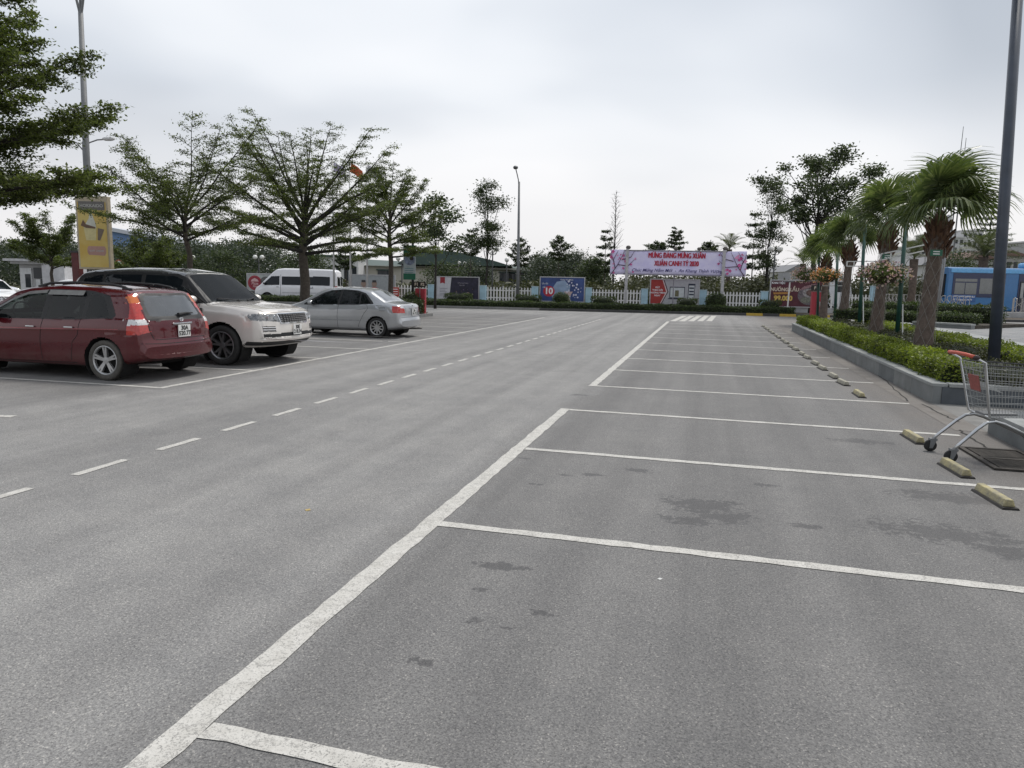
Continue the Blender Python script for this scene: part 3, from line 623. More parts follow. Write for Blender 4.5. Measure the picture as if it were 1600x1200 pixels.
for nm, pl_ in (('quarter_window', [(.74, 1.02), (.93, 1.33), (1.18, 1.385), (1.21, .985)]), ('rear_window', [(1.29, .98), (1.27, 1.39), (1.95, 1.405), (2.02, .965)]), ('front_window', [(2.11, .962), (2.06, 1.40), (2.42, 1.368), (2.68, 1.285), (3.18, .985), (3.18, .945)])):
    c.part(nm, TINT if nm != 'front_window' else CLEAR, 'side', rpoly(pl_, .035))
c.part('rear_glass_frame', BLACK, 'rear', rpoly([(-.66, .965), (.66, .965), (.60, 1.22), (.53, 1.395), (-.53, 1.395), (-.60, 1.22)], .06), split=False)
c.part('rear_glass', pmat('rear_glass', (.05, .055, .06), .05, spec=.9, coat=.8), 'rear', rpoly([(-.57, 1.03), (.57, 1.03), (.55, 1.2), (.48, 1.355), (-.48, 1.355), (-.55, 1.2)], .05), split=False)
for sg in (1, -1):
    lp = lambda pts: [(y*sg, z) for y, z in pts][::sg]
    c.part('tail_light', LENSR, 'rear', lp([(.60, .80), (.90, .74), (.92, .91), (.92, 1.02), (.84, 1.22), (.70, 1.37), (.585, 1.41), (.605, 1.25), (.68, .99)]), cond=lambda C, n: (C[:, 0] < .52) & (C[:, 2] < 1.385), split=False)
    c.part('tail_light_band', LENSW, 'rear', lp([(.66, .905), (.95, .90), (.95, .99), (.67, .99)]), cond=lambda C, n: C[:, 0] < .50, split=False)
    c.part('tail_light_indicator', LENSO, 'rear', lp([(.60, 1.24), (.83, 1.24), (.70, 1.36), (.59, 1.36)]), cond=lambda C, n: C[:, 0] < .52, split=False)
c.part('tailgate', RED, 'rear', rpoly([(-.60, .665), (.60, .665), (.655, .80), (.655, .965), (-.655, .965), (-.655, .80)], .05), split=False)
c.part('windscreen', CLEAR, 'top', [(2.80, -.62), (3.42, -.70), (3.42, .70), (2.80, .62)], cond=lambda C, n: C[:, 2] > 1.0, split=False)
c.finish()
for sg in (1, -1):
    wheel(c.root, .86, sg*.765, R1, .205, 5, 'double', ALLOY, TYRED if sg > 0 else TYRE, sg, rr=.72); wheel(c.root, 3.56, sg*.765, R1, .205, 5, 'double', ALLOY, TYRE, sg, rr=.72)
c.seam('door_seam', [(1.30, .975), (1.34, .72), (1.45, .60), (1.50, .30)]); c.seam('door_seam', [(2.06, .96), (2.10, .6), (2.08, .26)]); c.seam('door_seam', [(3.14, .93), (3.20, .6), (3.15, .26)]); c.seam('sill_seam', [(1.4, .27), (3.15, .25)]); c.seam('crease_glint', [(.55, .83), (2.0, .80), (3.4, .78)], wd=.014, mat=pmat('glint_red', (.20, .02, .03), .3, metal=.4, coat=.8))  # last strip: paler red paints the glint along the side crease
c.seam('tailgate_seam', [(-.58, .665), (.58, .665)], 'rear', sides=(1,)); c.seam('tailgate_seam', [(.60, .67), (.655, .80), (.66, .96)], 'rear'); c.seam('bumper_seam', [(-.86, .615), (-.5, .60), (.5, .60), (.86, .615)], 'rear', sides=(1,))
c.seam('fuel_flap', [(.62, .80), (.79, .80), (.79, .93), (.62, .93), (.62, .80)], sides=(-1,))
c.cabin(2.55, 1.55, .80); c.handle(1.50, .835, CHROME); c.handle(2.28, .825, CHROME); c.mirror_(3.05, .97, 1, RED); c.mirror_(3.05, .97, -1, RED)
for sg in (1, -1):                                                    # roof rails
    m = MB(); m.tube([(.62, .50*sg, 1.44), (.72, .505*sg, 1.485), (.95, .51*sg, 1.52), (1.6, .515*sg, 1.545), (2.2, .51*sg, 1.525), (2.45, .505*sg, 1.47)], .021, 8)
    o = m.build('roof_rail', BLACK, c.root, smooth=True)
    for xx, zz in ((.68, 1.45), (2.38, 1.46)): MB().box((xx, .505*sg, zz), (.18, .045, .05)).build('rail_foot', BLACK, o, bevel=.012)
vis = MB()
for sg in (1,):
    for xa, xb in ((1.30, 2.02),):
        P = [s_ for s_ in [c.sp(xa+(xb-xa)*i/8, 1.42, sg)[0] for i in range(9)]]; Pl = [c.sp(xa+(xb-xa)*i/8, 1.345, sg)[0] for i in range(9)]
        vis.add([p+Vector((0, .012, 0)) for p in P]+[p+Vector((0, .04, 0)) for p in Pl], [(i, i+1, 10+i, 9+i) for i in range(8)])
vis.build('rain_visor', pmat('visor', (.42, .42, .42), .2, metal=.6), c.root)
v2 = MB(); xs = np.linspace(2.05, 3.1, 12); zt_ = np.interp(xs, [2.05, 2.42, 2.70, 3.1], [1.42, 1.39, 1.30, 1.09]); P = [c.sp(x, z, 1)[0] for x, z in zip(xs, zt_)]; Pl = [c.sp(x, z-.05, 1)[0] for x, z in zip(xs, zt_)]
v2.add([p+Vector((0, .012, 0)) for p in P]+[p+Vector((0, .035, 0)) for p in Pl], [(i, i+1, 13+i, 12+i) for i in range(11)]); v2.build('rain_visor', M['visor'], c.root)
c.plate('rear', 0, .785, '30A', '520.77')
p, n = c.rp(0, .905); MB().box(p+Vector((-.012, 0, 0)), (.03, .44, .03)).build('chrome_strip', CHROME, c.root, bevel=.01)
p, n = c.rp(0, .965); em = MB(); em.tube([(p.x-.012, .045*math.cos(a), p.z+.005+.028*math.sin(a)) for a in np.linspace(0, 2*PI, 19)], .005, 6)
for yy in (-.018, .018): em.tube([(p.x-.012, yy+.008, p.z-.016), (p.x-.012, yy-.008, p.z+.026)], .005, 6)
em.tube([(p.x-.012, -.02, p.z+.0), (p.x-.012, .02, p.z+.01)], .004, 6); em.build('emblem', CHROME, c.root)
put_text('badge_text', 'HYUNDAI', .035, CHROME, c.root, frame(c.rp(.46, .955)[0]+Vector((-.006, 0, 0)), (0, -1, 0), (0, 0, 1)), bold=.001)
put_text('badge_text', 'i30cw', .045, CHROME, c.root, frame(c.rp(-.48, .955)[0]+Vector((-.006, 0, 0)), (0, -1, 0), (0, 0, 1)), bold=.001)
a_, b2 = c.rp(.02, 1.05)[0], c.rp(-.36, 1.065)[0]; MB().tube([a_+Vector((-.03, 0, 0)), (a_+b2)/2+Vector((-.035, 0, .012)), b2+Vector((-.03, 0, 0))], [.03, .018, .01], 8).build('rear_wiper', BLACK, c.root)
MB().tube([(.42, .62, .25), (.02, .60, .27)], .028, 10).build('exhaust_pipe', pmat('exhaust', (.2, .19, .18), .4, metal=.8), c.root)
MB().b2((.55, -.7, .2), (4.1, .7, .34)).build('underbody', WELL, c.root)
MB().tube([(.75, .0, 1.46), (.62, 0, 1.53)], .012, 6).build('antenna', BLACK, c.root)
# ------------------------------------------------------------ champagne SUV, seen from the front
CHAMP = carpaint('champagne_paint', (.70, .665, .625), .26, .25, (.30, .27, .24), .4, .4); SUVR = pmat('suv_roof', (.05, .05, .052), .15, coat=1.)
R2 = .385
s = Car('parked_suv', (-12.86, 12.72, 0), 0, 'champagne coloured luxury suv parked nose out beside the red estate car', 'car', 'cars in the left hand bays', CHAMP,
    top=[(0, .70), (.03, .95), (.12, 1.12), (.35, 1.62), (.5, 1.74), (.8, 1.79), (1.6, 1.83), (2.4, 1.825), (2.85, 1.77), (3.0, 1.73), (3.62, 1.225), (3.72, 1.185), (4.3, 1.145), (4.75, 1.08), (4.88, 1.02), (4.93, .9), (4.96, .70), (4.97, .55)],
    belt=[(0, 1.05), (.4, 1.15), (3.5, 1.13), (4.0, 1.10), (4.97, .98)], bot=[(0, .45), (.3, .36), (4.5, .34), (4.75, .36), (4.9, .42), (4.97, .50)],
    hw=[(0, .86), (.25, .96), (1, .985), (4.0, .985), (4.5, .965), (4.8, .93), (4.97, .87)], arches=[(.98, .455), (3.93, .455)], R=R2, tumble=.33, bowr=.1, bowf=.24, sh=.95)
s.part('roof', SUVR, 'top', [(.3, -.9), (2.98, -.9), (2.98, .9), (.3, .9)], cond=lambda C, n: C[:, 2] > 1.60, split=False)
s.part('window_surround', BLACK, 'side', rpoly([(.22, 1.17), (.48, 1.66), (.8, 1.745), (2.8, 1.735), (3.05, 1.66), (3.62, 1.17)], .03))
for nm, pl_ in (('quarter_window', [(.42, 1.20), (.60, 1.62), (1.05, 1.69), (1.05, 1.19)]), ('rear_window', [(1.12, 1.19), (1.12, 1.69), (1.98, 1.70), (2.02, 1.18)]), ('front_window', [(2.10, 1.18), (2.08, 1.70), (2.75, 1.685), (3.0, 1.60), (3.42, 1.19)])):
    s.part(nm, GLASS, 'side', rpoly(pl_, .03))
s.part('windscreen_frame', BLACK, 'top', [(2.96, -.80), (3.64, -.92), (3.74, -.4), (3.75, 0), (3.74, .4), (3.64, .92), (2.96, .80)], cond=lambda C, n: (C[:, 2] > 1.18) & (C[:, 2] < 1.74), split=False)
s.part('windscreen', CLEAR, 'top', [(3.02, -.66), (3.64, -.80), (3.68, -.4), (3.69, 0), (3.68, .4), (3.64, .80), (3.02, .66)], cond=lambda C, n: (C[:, 2] > 1.16) & (C[:, 2] < 1.73), split=False)
fpoly = lambda pts, sg: [(y*sg, z) for y, z in pts][::sg]
HL = pmat('headlight_glass', (.16, .165, .17), .05, spec=.8, coat=1., var=.7, scale=22.)
for sg in (1, -1):
    s.part('headlight', HL, 'front', fpoly([(.48, .845), (.94, .88), (.94, .975), (.90, 1.0), (.50, 1.0)], sg), cond=lambda C, n: C[:, 0] > 4.25, split=False)
    s.part('lower_vent', BLACK, 'front', fpoly([(.50, .56), (.86, .545), (.86, .625), (.50, .62)], sg), cond=lambda C, n: C[:, 0] > 4.3, split=False)
    s.part('side_vent', pmat('vent_grey', (.10, .10, .10), .4, metal=.5), 'front', fpoly([(.60, .665), (.86, .665), (.86, .775), (.60, .765)], sg), cond=lambda C, n: C[:, 0] > 4.4, split=False)
s.part('grille', BLACK, 'front', rpoly([(-.46, .815), (.46, .815), (.50, 1.0), (-.50, 1.0)], .04), split=False)
s.part('lower_grille', BLACK, 'front', rpoly([(-.5, .545), (.5, .545), (.5, .635), (-.5, .635)], .02), split=False)
s.part('skid_plate', BLACK, 'front', [(-.95, .40), (.95, .40), (.95, .475), (-.95, .475)], split=False)
s.finish()
for sg in (1, -1): wheel(s.root, .98, sg*.845, R2, .27, 5, 'fork', ALLOYD, TYRE, sg, rr=.70); wheel(s.root, 3.93, sg*.845, R2, .27, 5, 'fork', ALLOYD, TYRE, sg, rr=.70)
gb = MB()
for k, zz in enumerate((.838, .872, .906, .940, .974)):
    yy = -.46
    while yy < .46:
        p, n = s.fp(yy+.035, zz); MB().box(p+Vector((.008, 0, 0)), (.02, .058, .017), ry=.0).build('grille_bar', CHROME, s.root) if k % 1 == 0 else None
        yy += .078
s.seam('grille_frame', [(-.46, .815), (.46, .815), (.50, 1.0), (-.50, 1.0), (-.46, .815)], 'front', .022, CHROME, (1,), .008)
for sg in (1, -1):
    for yy, rr in ((.56, .05), (.70, .058)):
        p, n = s.fp(yy*sg, .93); MB().lathe([(.01, -.0), (rr*.6, .004), (rr, .012), (rr, -.02)], 18, (p.x-.002, p.y, p.z), 'X').build('headlight_lens', pmat('lens_ring', (.55, .56, .58), .08, metal=.6), s.root)
for sg in (1, -1): s.seam('vent_strip', [(.60*1, .74), (.86, .75)], 'front', .014, CHROME, (sg,), .008); s.seam('vent_strip', [(.60, .70), (.86, .705)], 'front', .014, CHROME, (sg,), .008); s.seam('bumper_strip', [(.0, .53), (.5, .53), (.88, .535)], 'front', .02, CHROME, (sg,), .008)
s.seam('bonnet_seam', [(4.80, -.72), (4.3, -.86), (3.7, -.89)], 'top', .012); s.seam('bonnet_seam', [(0, 1.035), (.5, 1.025), (.86, 1.01)], 'front', .012)
s.seam('door_seam', [(2.06, 1.17), (2.08, .8), (2.05, .40)]); s.seam('door_seam', [(3.45, 1.17), (3.42, .8), (3.35, .40)]); s.seam('door_seam', [(1.05, 1.17), (1.15, 1.0), (1.42, .75), (1.5, .4)])
p, n = s.sp(3.52, .92, -1); MB().box(p+Vector((0, -.008, 0)), (.05, .02, .34)).build('wing_vent', pmat('vent_grey', (.1, .1, .1)), s.root)
s.cabin(2.75, 1.7, 1.02, .40); s.mirror_(3.35, 1.22, -1, CHAMP); s.mirror_(3.35, 1.22, 1, CHAMP); s.handle(2.2, 1.02, CHAMP); s.handle(1.3, 1.03, CHAMP)
s.plate('front', 0, .685, '30E', '218.34')
for i, ch in enumerate('RANGE ROVER'):
    if ch != ' ':
        yy = -.36+.072*i; p, n = s.tp(4.80, yy); put_text('bonnet_letter', ch, .055, CHROME, s.root, frame(s.tp(4.81, yy)[0]+n*.006, (0, 1, 0), Vector((0, 1, 0)).cross(n)*-1 if False else n.cross(Vector((0, 1, 0)))), bold=.002)
for sg in (1, -1):
    a_ = s.tp(3.70, .12*sg+.1)[0]; b2 = s.tp(3.60, .6*sg)[0]; MB().tube([a_+Vector((0, 0, .02)), b2+Vector((0, 0, .025))], .012, 6).build('wiper', BLACK, s.root)
MB().b2((.5, -.75, .34), (4.6, .75, .52)).build('underbody', WELL, s.root)
# ------------------------------------------------------------ silver saloon, seen from the rear
SILV = carpaint('silver_paint', (.42, .43, .445), .30, .6, (.25, .24, .22), .35, .4)
R3 = .30
v = Car('parked_car', (-8.47, 20.15, 0), PI, 'silver saloon car parked behind the suv with its boot towards the lane', 'car', 'cars in the left hand bays', SILV,
    top=[(0, .52), (.02, .58), (.05, .62), (.06, .80), (.09, .93), (.14, .99), (.5, 1.035), (.62, 1.055), (1.15, 1.36), (1.45, 1.435), (2.0, 1.46), (2.5, 1.43), (2.75, 1.38), (3.4, 1.02), (3.55, .97), (4.0, .86), (4.22, .74), (4.30, .55)],
    belt=[(0, .86), (.15, .93), (.6, .955), (1.4, .935), (2.9, .895), (3.4, .89), (4.3, .7)], bot=[(0, .34), (.2, .27), (.7, .2), (3.7, .18), (4.2, .2), (4.3, .28)],
    hw=[(0, .74), (.1, .79), (.4, .835), (1.0, .85), (3.5, .85), (4.0, .81), (4.3, .7)], arches=[(.88, .345), (3.43, .345)], R=R3, tumble=.33, bowr=.18, bowf=.2)
v.part('window_surround', BLACK, 'side', rpoly([(.98, .99), (1.03, 1.06), (1.28, 1.30), (1.55, 1.375), (2.0, 1.40), (2.42, 1.365), (2.68, 1.28), (3.28, .955), (3.28, .915), (1.5, .955)], .03))
for nm, pl_ in (('quarter_window', [(1.08, 1.005), (1.30, 1.26), (1.42, 1.29), (1.42, .98)]), ('rear_window', [(1.46, .98), (1.46, 1.31), (1.62, 1.35), (2.02, 1.365), (2.10, .955)]), ('front_window', [(2.17, .95), (2.10, 1.365), (2.42, 1.335), (2.64, 1.26), (3.12, .965), (3.12, .935)])):
    v.part(nm, TINT, 'side', rpoly(pl_, .025))
v.part('rear_glass', pmat('rear_glass', (.05, .055, .06)), 'top', rpoly([(.66, -.60), (.66, .60), (1.16, .50), (1.16, -.50)], .06), cond=lambda C, n: C[:, 2] > 1.05, split=False)
v.part('windscreen', CLEAR, 'top', [(2.82, -.58), (3.38, -.66), (3.38, .66), (2.82, .58)], cond=lambda C, n: C[:, 2] > 1.0, split=False)
for sg in (1, -1):
    v.part('tail_light', LENSR, 'rear', fpoly(rpoly([(.50, .735), (.82, .75), (.82, .90), (.80, .945), (.56, .93)], .02), sg), cond=lambda C, n: C[:, 0] < .40, split=False)
    v.part('tail_light_band', LENSW, 'rear', fpoly([(.535, .885), (.68, .885), (.68, .93), (.56, .93)], sg), cond=lambda C, n: C[:, 0] < .35, split=False)
v.finish()
for sg in (1, -1): wheel(v.root, .88, sg*.735, R3, .19, 10, 'single', ALLOY, TYRE, sg, rr=.70); wheel(v.root, 3.43, sg*.735, R3, .19, 10, 'single', ALLOY, TYRE, sg, rr=.70)
v.seam('door_seam', [(1.20, .96), (1.16, .85), (1.28, .70), (1.42, .45), (1.48, .26)]); v.seam('door_seam', [(2.12, .94), (2.15, .6), (2.13, .26)]); v.seam('door_seam', [(3.12, .92), (3.15, .6), (3.1, .26)])
v.seam('rub_strip', [(1.42, .50), (3.1, .49)], wd=.035, mat=pmat('strip_grey', (.30, .31, .32), .4, metal=.4), off=.008); v.seam('sill_seam', [(1.4, .265), (3.1, .25)])
v.seam('boot_seam', [(.47, .70), (.49, .94), (.55, .985)], 'rear'); v.seam('bumper_seam', [(-.8, .60), (-.47, .62), (.47, .62), (.8, .60)], 'rear', sides=(1,)); v.seam('fuel_flap', [(.62, .80), (.77, .80), (.77, .91), (.62, .91), (.62, .80)], sides=(1,), wd=.007)
v.cabin(2.5, 1.6, .75, .33); v.handle(1.42, .84, SILV); v.handle(2.32, .82, SILV); v.mirror_(2.98, .955, 1, SILV); v.mirror_(2.98, .955, -1, SILV)
v.plate('rear', 0, .76, '29A', '361.72', .30, .19); p, n = v.rp(0, .885); MB().box(p+Vector((-.012, 0, 0)), (.03, .5, .035)).build('chrome_strip', CHROME, v.root, bevel=.01)
p, n = v.rp(0, .94); MB().ball(p+Vector((-.004, 0, .005)), (.01, .045, .03), 10, 6).build('emblem', CHROME, v.root)
MB().tube([(.4, -.45, .23), (-.02, -.47, .25)], .026, 10).build('exhaust_pipe', M['exhaust'], v.root); MB().b2((.5, -.66, .19), (3.9, .66, .32)).build('underbody', WELL, v.root)
# ------------------------------------------------------------ white minibus
WHITE = pmat('white_paint', (.68, .68, .70), .35, var=.05, scale=3., coat=.5)
R4 = .34
vf = D(398, 450, 50.0); vr_ = D(533, 450, 50.0); va = math.atan2((vf-vr_)[1], (vf-vr_)[0])
b = Car('minibus', (vr_[0], vr_[1], 0), va, 'white high roof minibus standing on the far left road behind the tree trunk', 'minibus', None, WHITE,
    top=[(0, .62), (.02, 1.0), (.06, 1.8), (.14, 2.22), (.3, 2.34), (2.0, 2.38), (3.8, 2.38), (4.2, 2.33), (4.45, 2.15), (5.25, 1.38), (5.45, 1.24), (5.75, 1.08), (5.86, .92), (5.9, .6)],
    belt=[(0, 1.2), (4.4, 1.2), (5.0, 1.14), (5.9, .9)], bot=[(0, .45), (.5, .36), (5.6, .36), (5.9, .42)], hw=[(0, .93), (.3, .97), (5.0, .97), (5.6, .9), (5.9, .74)], arches=[(1.15, .42), (4.85, .42)], R=R4, tumble=.13, bowr=.05, bowf=.25)
b.part('side_window', GLASS, 'side', rpoly([(.55, 1.26), (.55, 1.86), (2.2, 1.86), (2.2, 1.26)], .05)); b.part('side_window', GLASS, 'side', rpoly([(2.25, 1.26), (2.25, 1.86), (3.85, 1.86), (3.85, 1.26)], .05)); b.part('front_window', GLASS, 'side', rpoly([(4.0, 1.25), (4.0, 1.86), (4.55, 1.84), (5.05, 1.38), (5.05, 1.22)], .04))
b.part('windscreen', GLASS, 'top', [(4.52, -.74), (5.24, -.82), (5.24, .82), (4.52, .74)], cond=lambda C, n: C[:, 2] > 1.38, split=False)
b.part('rear_window', GLASS, 'rear', rpoly([(-.75, 1.25), (-.05, 1.25), (-.05, 1.9), (-.7, 1.9)], .05), split=False); b.part('rear_window', GLASS, 'rear', rpoly([(.05, 1.25), (.75, 1.25), (.7, 1.9), (.05, 1.9)], .05), split=False)
for sg in (1, -1): b.part('tail_light', LENSR, 'rear', fpoly([(.84, .75), (.96, .75), (.96, 1.25), (.84, 1.25)], sg), cond=lambda C, n: C[:, 0] < .25, split=False); b.part('headlight', LENSW, 'front', fpoly([(.5, .85), (.9, .85), (.85, 1.08), (.6, 1.02)], sg), split=False)
b.finish()
for sg in (1, -1): wheel(b.root, 1.15, sg*.84, R4, .21, 6, 'single', ALLOY, TYRE, sg, rr=.62); wheel(b.root, 4.85, sg*.84, R4, .21, 6, 'single', ALLOY, TYRE, sg, rr=.62)
b.seam('door_seam', [(3.92, 1.95), (3.92, .42)], wd=.02); b.seam('side_trim', [(.3, .74), (3.8, .74)], wd=.07, mat=pmat('van_trim', (.48, .48, .50), .5), off=.01); b.mirror_(5.0, 1.32, 1, BLACK); b.mirror_(5.0, 1.32, -1, BLACK); b.handle(4.12, 1.12, BLACK)
put_text('side_lettering', '16 chỗ', .16, pmat('letter_grey', (.12, .13, .16), .5), b.root, frame(b.sp(1.9, 1.08, 1)[0]+Vector((0, .012, 0)), (-1, 0, 0), (0, 0, 1)), bold=.004); put_text('rear_lettering', '29B 145.27', .12, pmat('letter_red', (.4, .03, .03), .5), b.root, frame(b.rp(0, 1.10)[0]+Vector((-.012, 0, 0)), (0, -1, 0), (0, 0, 1)), bold=.004)
MB().b2((.4, -.8, .3), (5.5, .8, .5)).build('underbody', WELL, b.root)
# ------------------------------------------------------------ white cars on the far left
def hatch(loc, rz, label, paint, roof=1.46, L_=4.3):
    k = L_/4.3
    h = Car('parked_car', loc, rz, label, 'car', 'white cars at the far left', paint,
        top=[(0, .55), (.05, .95), (.25, 1.1), (.6, roof-.1), (.9, roof-.03), (1.7, roof), (2.3, roof-.04), (2.6, roof-.1), (3.3, 1.03), (3.45, .99), (4.05, .90), (4.2, .80), (4.28, .6), (4.3, .5)],
        belt=[(0, .93), (1, .95), (3.3, .90), (4.3, .75)], bot=[(0, .35), (.4, .22), (3.8, .2), (4.3, .26)], hw=[(0, .78), (.3, .86), (1, .88), (3.6, .88), (4.05, .85), (4.3, .72)], arches=[(.85, .36), (3.45, .36)], R=.32, ds=.035, bowf=.2, sm=3)
    h.part('side_window', GLASS, 'side', rpoly([(.75, .99), (1.0, roof-.13), (1.7, roof-.09), (1.75, .97)], .03)); h.part('side_window', GLASS, 'side', rpoly([(1.85, .97), (1.8, roof-.09), (2.35, roof-.13), (3.05, .96)], .03))
    h.part('windscreen', GLASS, 'top', [(2.65, -.6), (3.25, -.7), (3.25, .7), (2.65, .6)], cond=lambda C, n: C[:, 2] > 1.04, split=False); h.part('rear_glass', GLASS, 'rear', rpoly([(-.6, 1.08), (.6, 1.08), (.5, roof-.14), (-.5, roof-.14)], .05), split=False)
    h.part('grille', BLACK, 'front', rpoly([(-.42, .60), (.42, .60), (.50, .80), (-.50, .80)], .05), split=False); h.part('lower_grille', BLACK, 'front', rpoly([(-.75, .34), (.75, .34), (.7, .47), (-.7, .47)], .04), split=False)
    for sg in (1, -1):
        h.part('headlight', HL, 'front', fpoly([(.54, .68), (.85, .72), (.85, .82), (.60, .83)], sg), split=False); h.part('tail_light', LENSR, 'rear', fpoly([(.55, .80), (.88, .80), (.88, .95), (.6, .95)], sg), cond=lambda C, n: C[:, 0] < .4, split=False)
    h.finish()
    for sg in (1, -1): wheel(h.root, .85, sg*.77, .32, .2, 5, 'double', ALLOY, TYRE, sg); wheel(h.root, 3.45, sg*.77, .32, .2, 5, 'double', ALLOY, TYRE, sg)
    MB().b2((.5, -.66, .2), (3.9, .66, .35)).build('underbody', WELL, h.root); h.mirror_(3.0, .98, 1, paint); h.mirror_(3.0, .98, -1, paint)
    return h
q = G(14, 494); WH2 = pmat('white_gloss', (.78, .78, .78), .25, coat=.8, var=.04)
q = D(2, 470, 27.0)
fx = math.radians(-22); h1 = hatch((q[0]-4.2*math.cos(fx), q[1]-4.2*math.sin(fx), 0), fx, 'white car with a wide chrome barred grille facing the camera at the left edge', WH2, 1.5)
for zz in (.66, .735): h1.seam('grille_bar', [(-.46, zz), (.46, zz)], 'front', .03, CHROME, (1,), .012)
p, n = h1.fp(0, .70); st = MB(); pr = .105
st.tube([(p.x+.03, pr*math.cos(a), p.z+pr*math.sin(a)) for a in np.linspace(0, 2*PI, 25)], .014, 6)
for k in range(3):
    a = PI/2+2*PI*k/3; st.tube([(p.x+.03, 0, p.z), (p.x+.03, pr*math.cos(a), p.z+pr*math.sin(a))], [.018, .006], 6)
st.build('emblem', CHROME, h1.root)
q = D(22, 450, 38.0); fx = math.radians(8); h2 = hatch((q[0]-4.3*math.cos(fx), q[1]-4.3*math.sin(fx), 0), fx, 'white car cut by the left edge in front of the gate booth', pmat('white_blue', (.66, .67, .74), .35, coat=.5))
q = D(88, 440, 36.0); fx = math.radians(10); h3 = hatch((q[0], q[1], 0), fx, 'white car parked between the gate booth and the yellow advertising sign', WH2)
# ============================================================ planting
BARK = pmat('bark', (.055, .045, .036), .95, var=.35, scale=14., bump=.8, bscale=35., col2=(.10, .085, .07)); BARKD = pmat('bark_dark', (.028, .025, .022), .95, var=.35, scale=10., bump=.6)
LF_U = leafmat('leaf_umbrella', (.050, .066, .022), (.086, .110, .038), (.15, .175, .064), .48)
LF_D = leafmat('leaf_dark', (.034, .050, .029), (.056, .076, .040), (.094, .118, .060), .34)
LF_H = leafmat('leaf_hedge', (.09, .125, .018), (.16, .205, .028), (.27, .31, .055), .35)
LF_H2 = leafmat('leaf_hedge_dark', (.030, .050, .018), (.052, .078, .026), (.095, .125, .042), .28)
LF_B = leafmat('leaf_bronze', (.030, .032, .018), (.05, .052, .026), (.085, .09, .04), .25)
LF_F = leafmat('leaf_far_haze', (.036, .049, .038), (.053, .069, .052), (.08, .098, .072), .26)  # greyed green: haze over the distant trees is put into the leaf colour
LF_P = leafmat('leaf_palm', (.055, .078, .034), (.092, .122, .052), (.17, .195, .095), .40, .35)
LF_G = leafmat('leaf_grass', (.035, .055, .015), (.06, .09, .022), (.10, .12, .04), .25)
def rot_about(v, ax, a): return Matrix.Rotation(a, 3, ax) @ v
def limb_path(p, d, L, n, curve=0., wob=.06):
    pts = [Vector(p)]; d = Vector(d).normalized()
    for i in range(n):
        d = (d+Vector((random.gauss(0, wob), random.gauss(0, wob), random.gauss(0, wob)+curve))).normalized(); pts.append(pts[-1]+d*L/n)
    return pts
def twig_points(pts, k, r, flat=.45):
    P = np.array([tuple(p) for p in pts]); t = rng.uniform(0, len(P)-1.001, k); i = t.astype(int); f = (t-i)[:, None]
    q = P[i]*(1-f)+P[i+1]*f; o = rng.normal(size=(k, 3))*r; o[:, 2] *= flat; return q+o
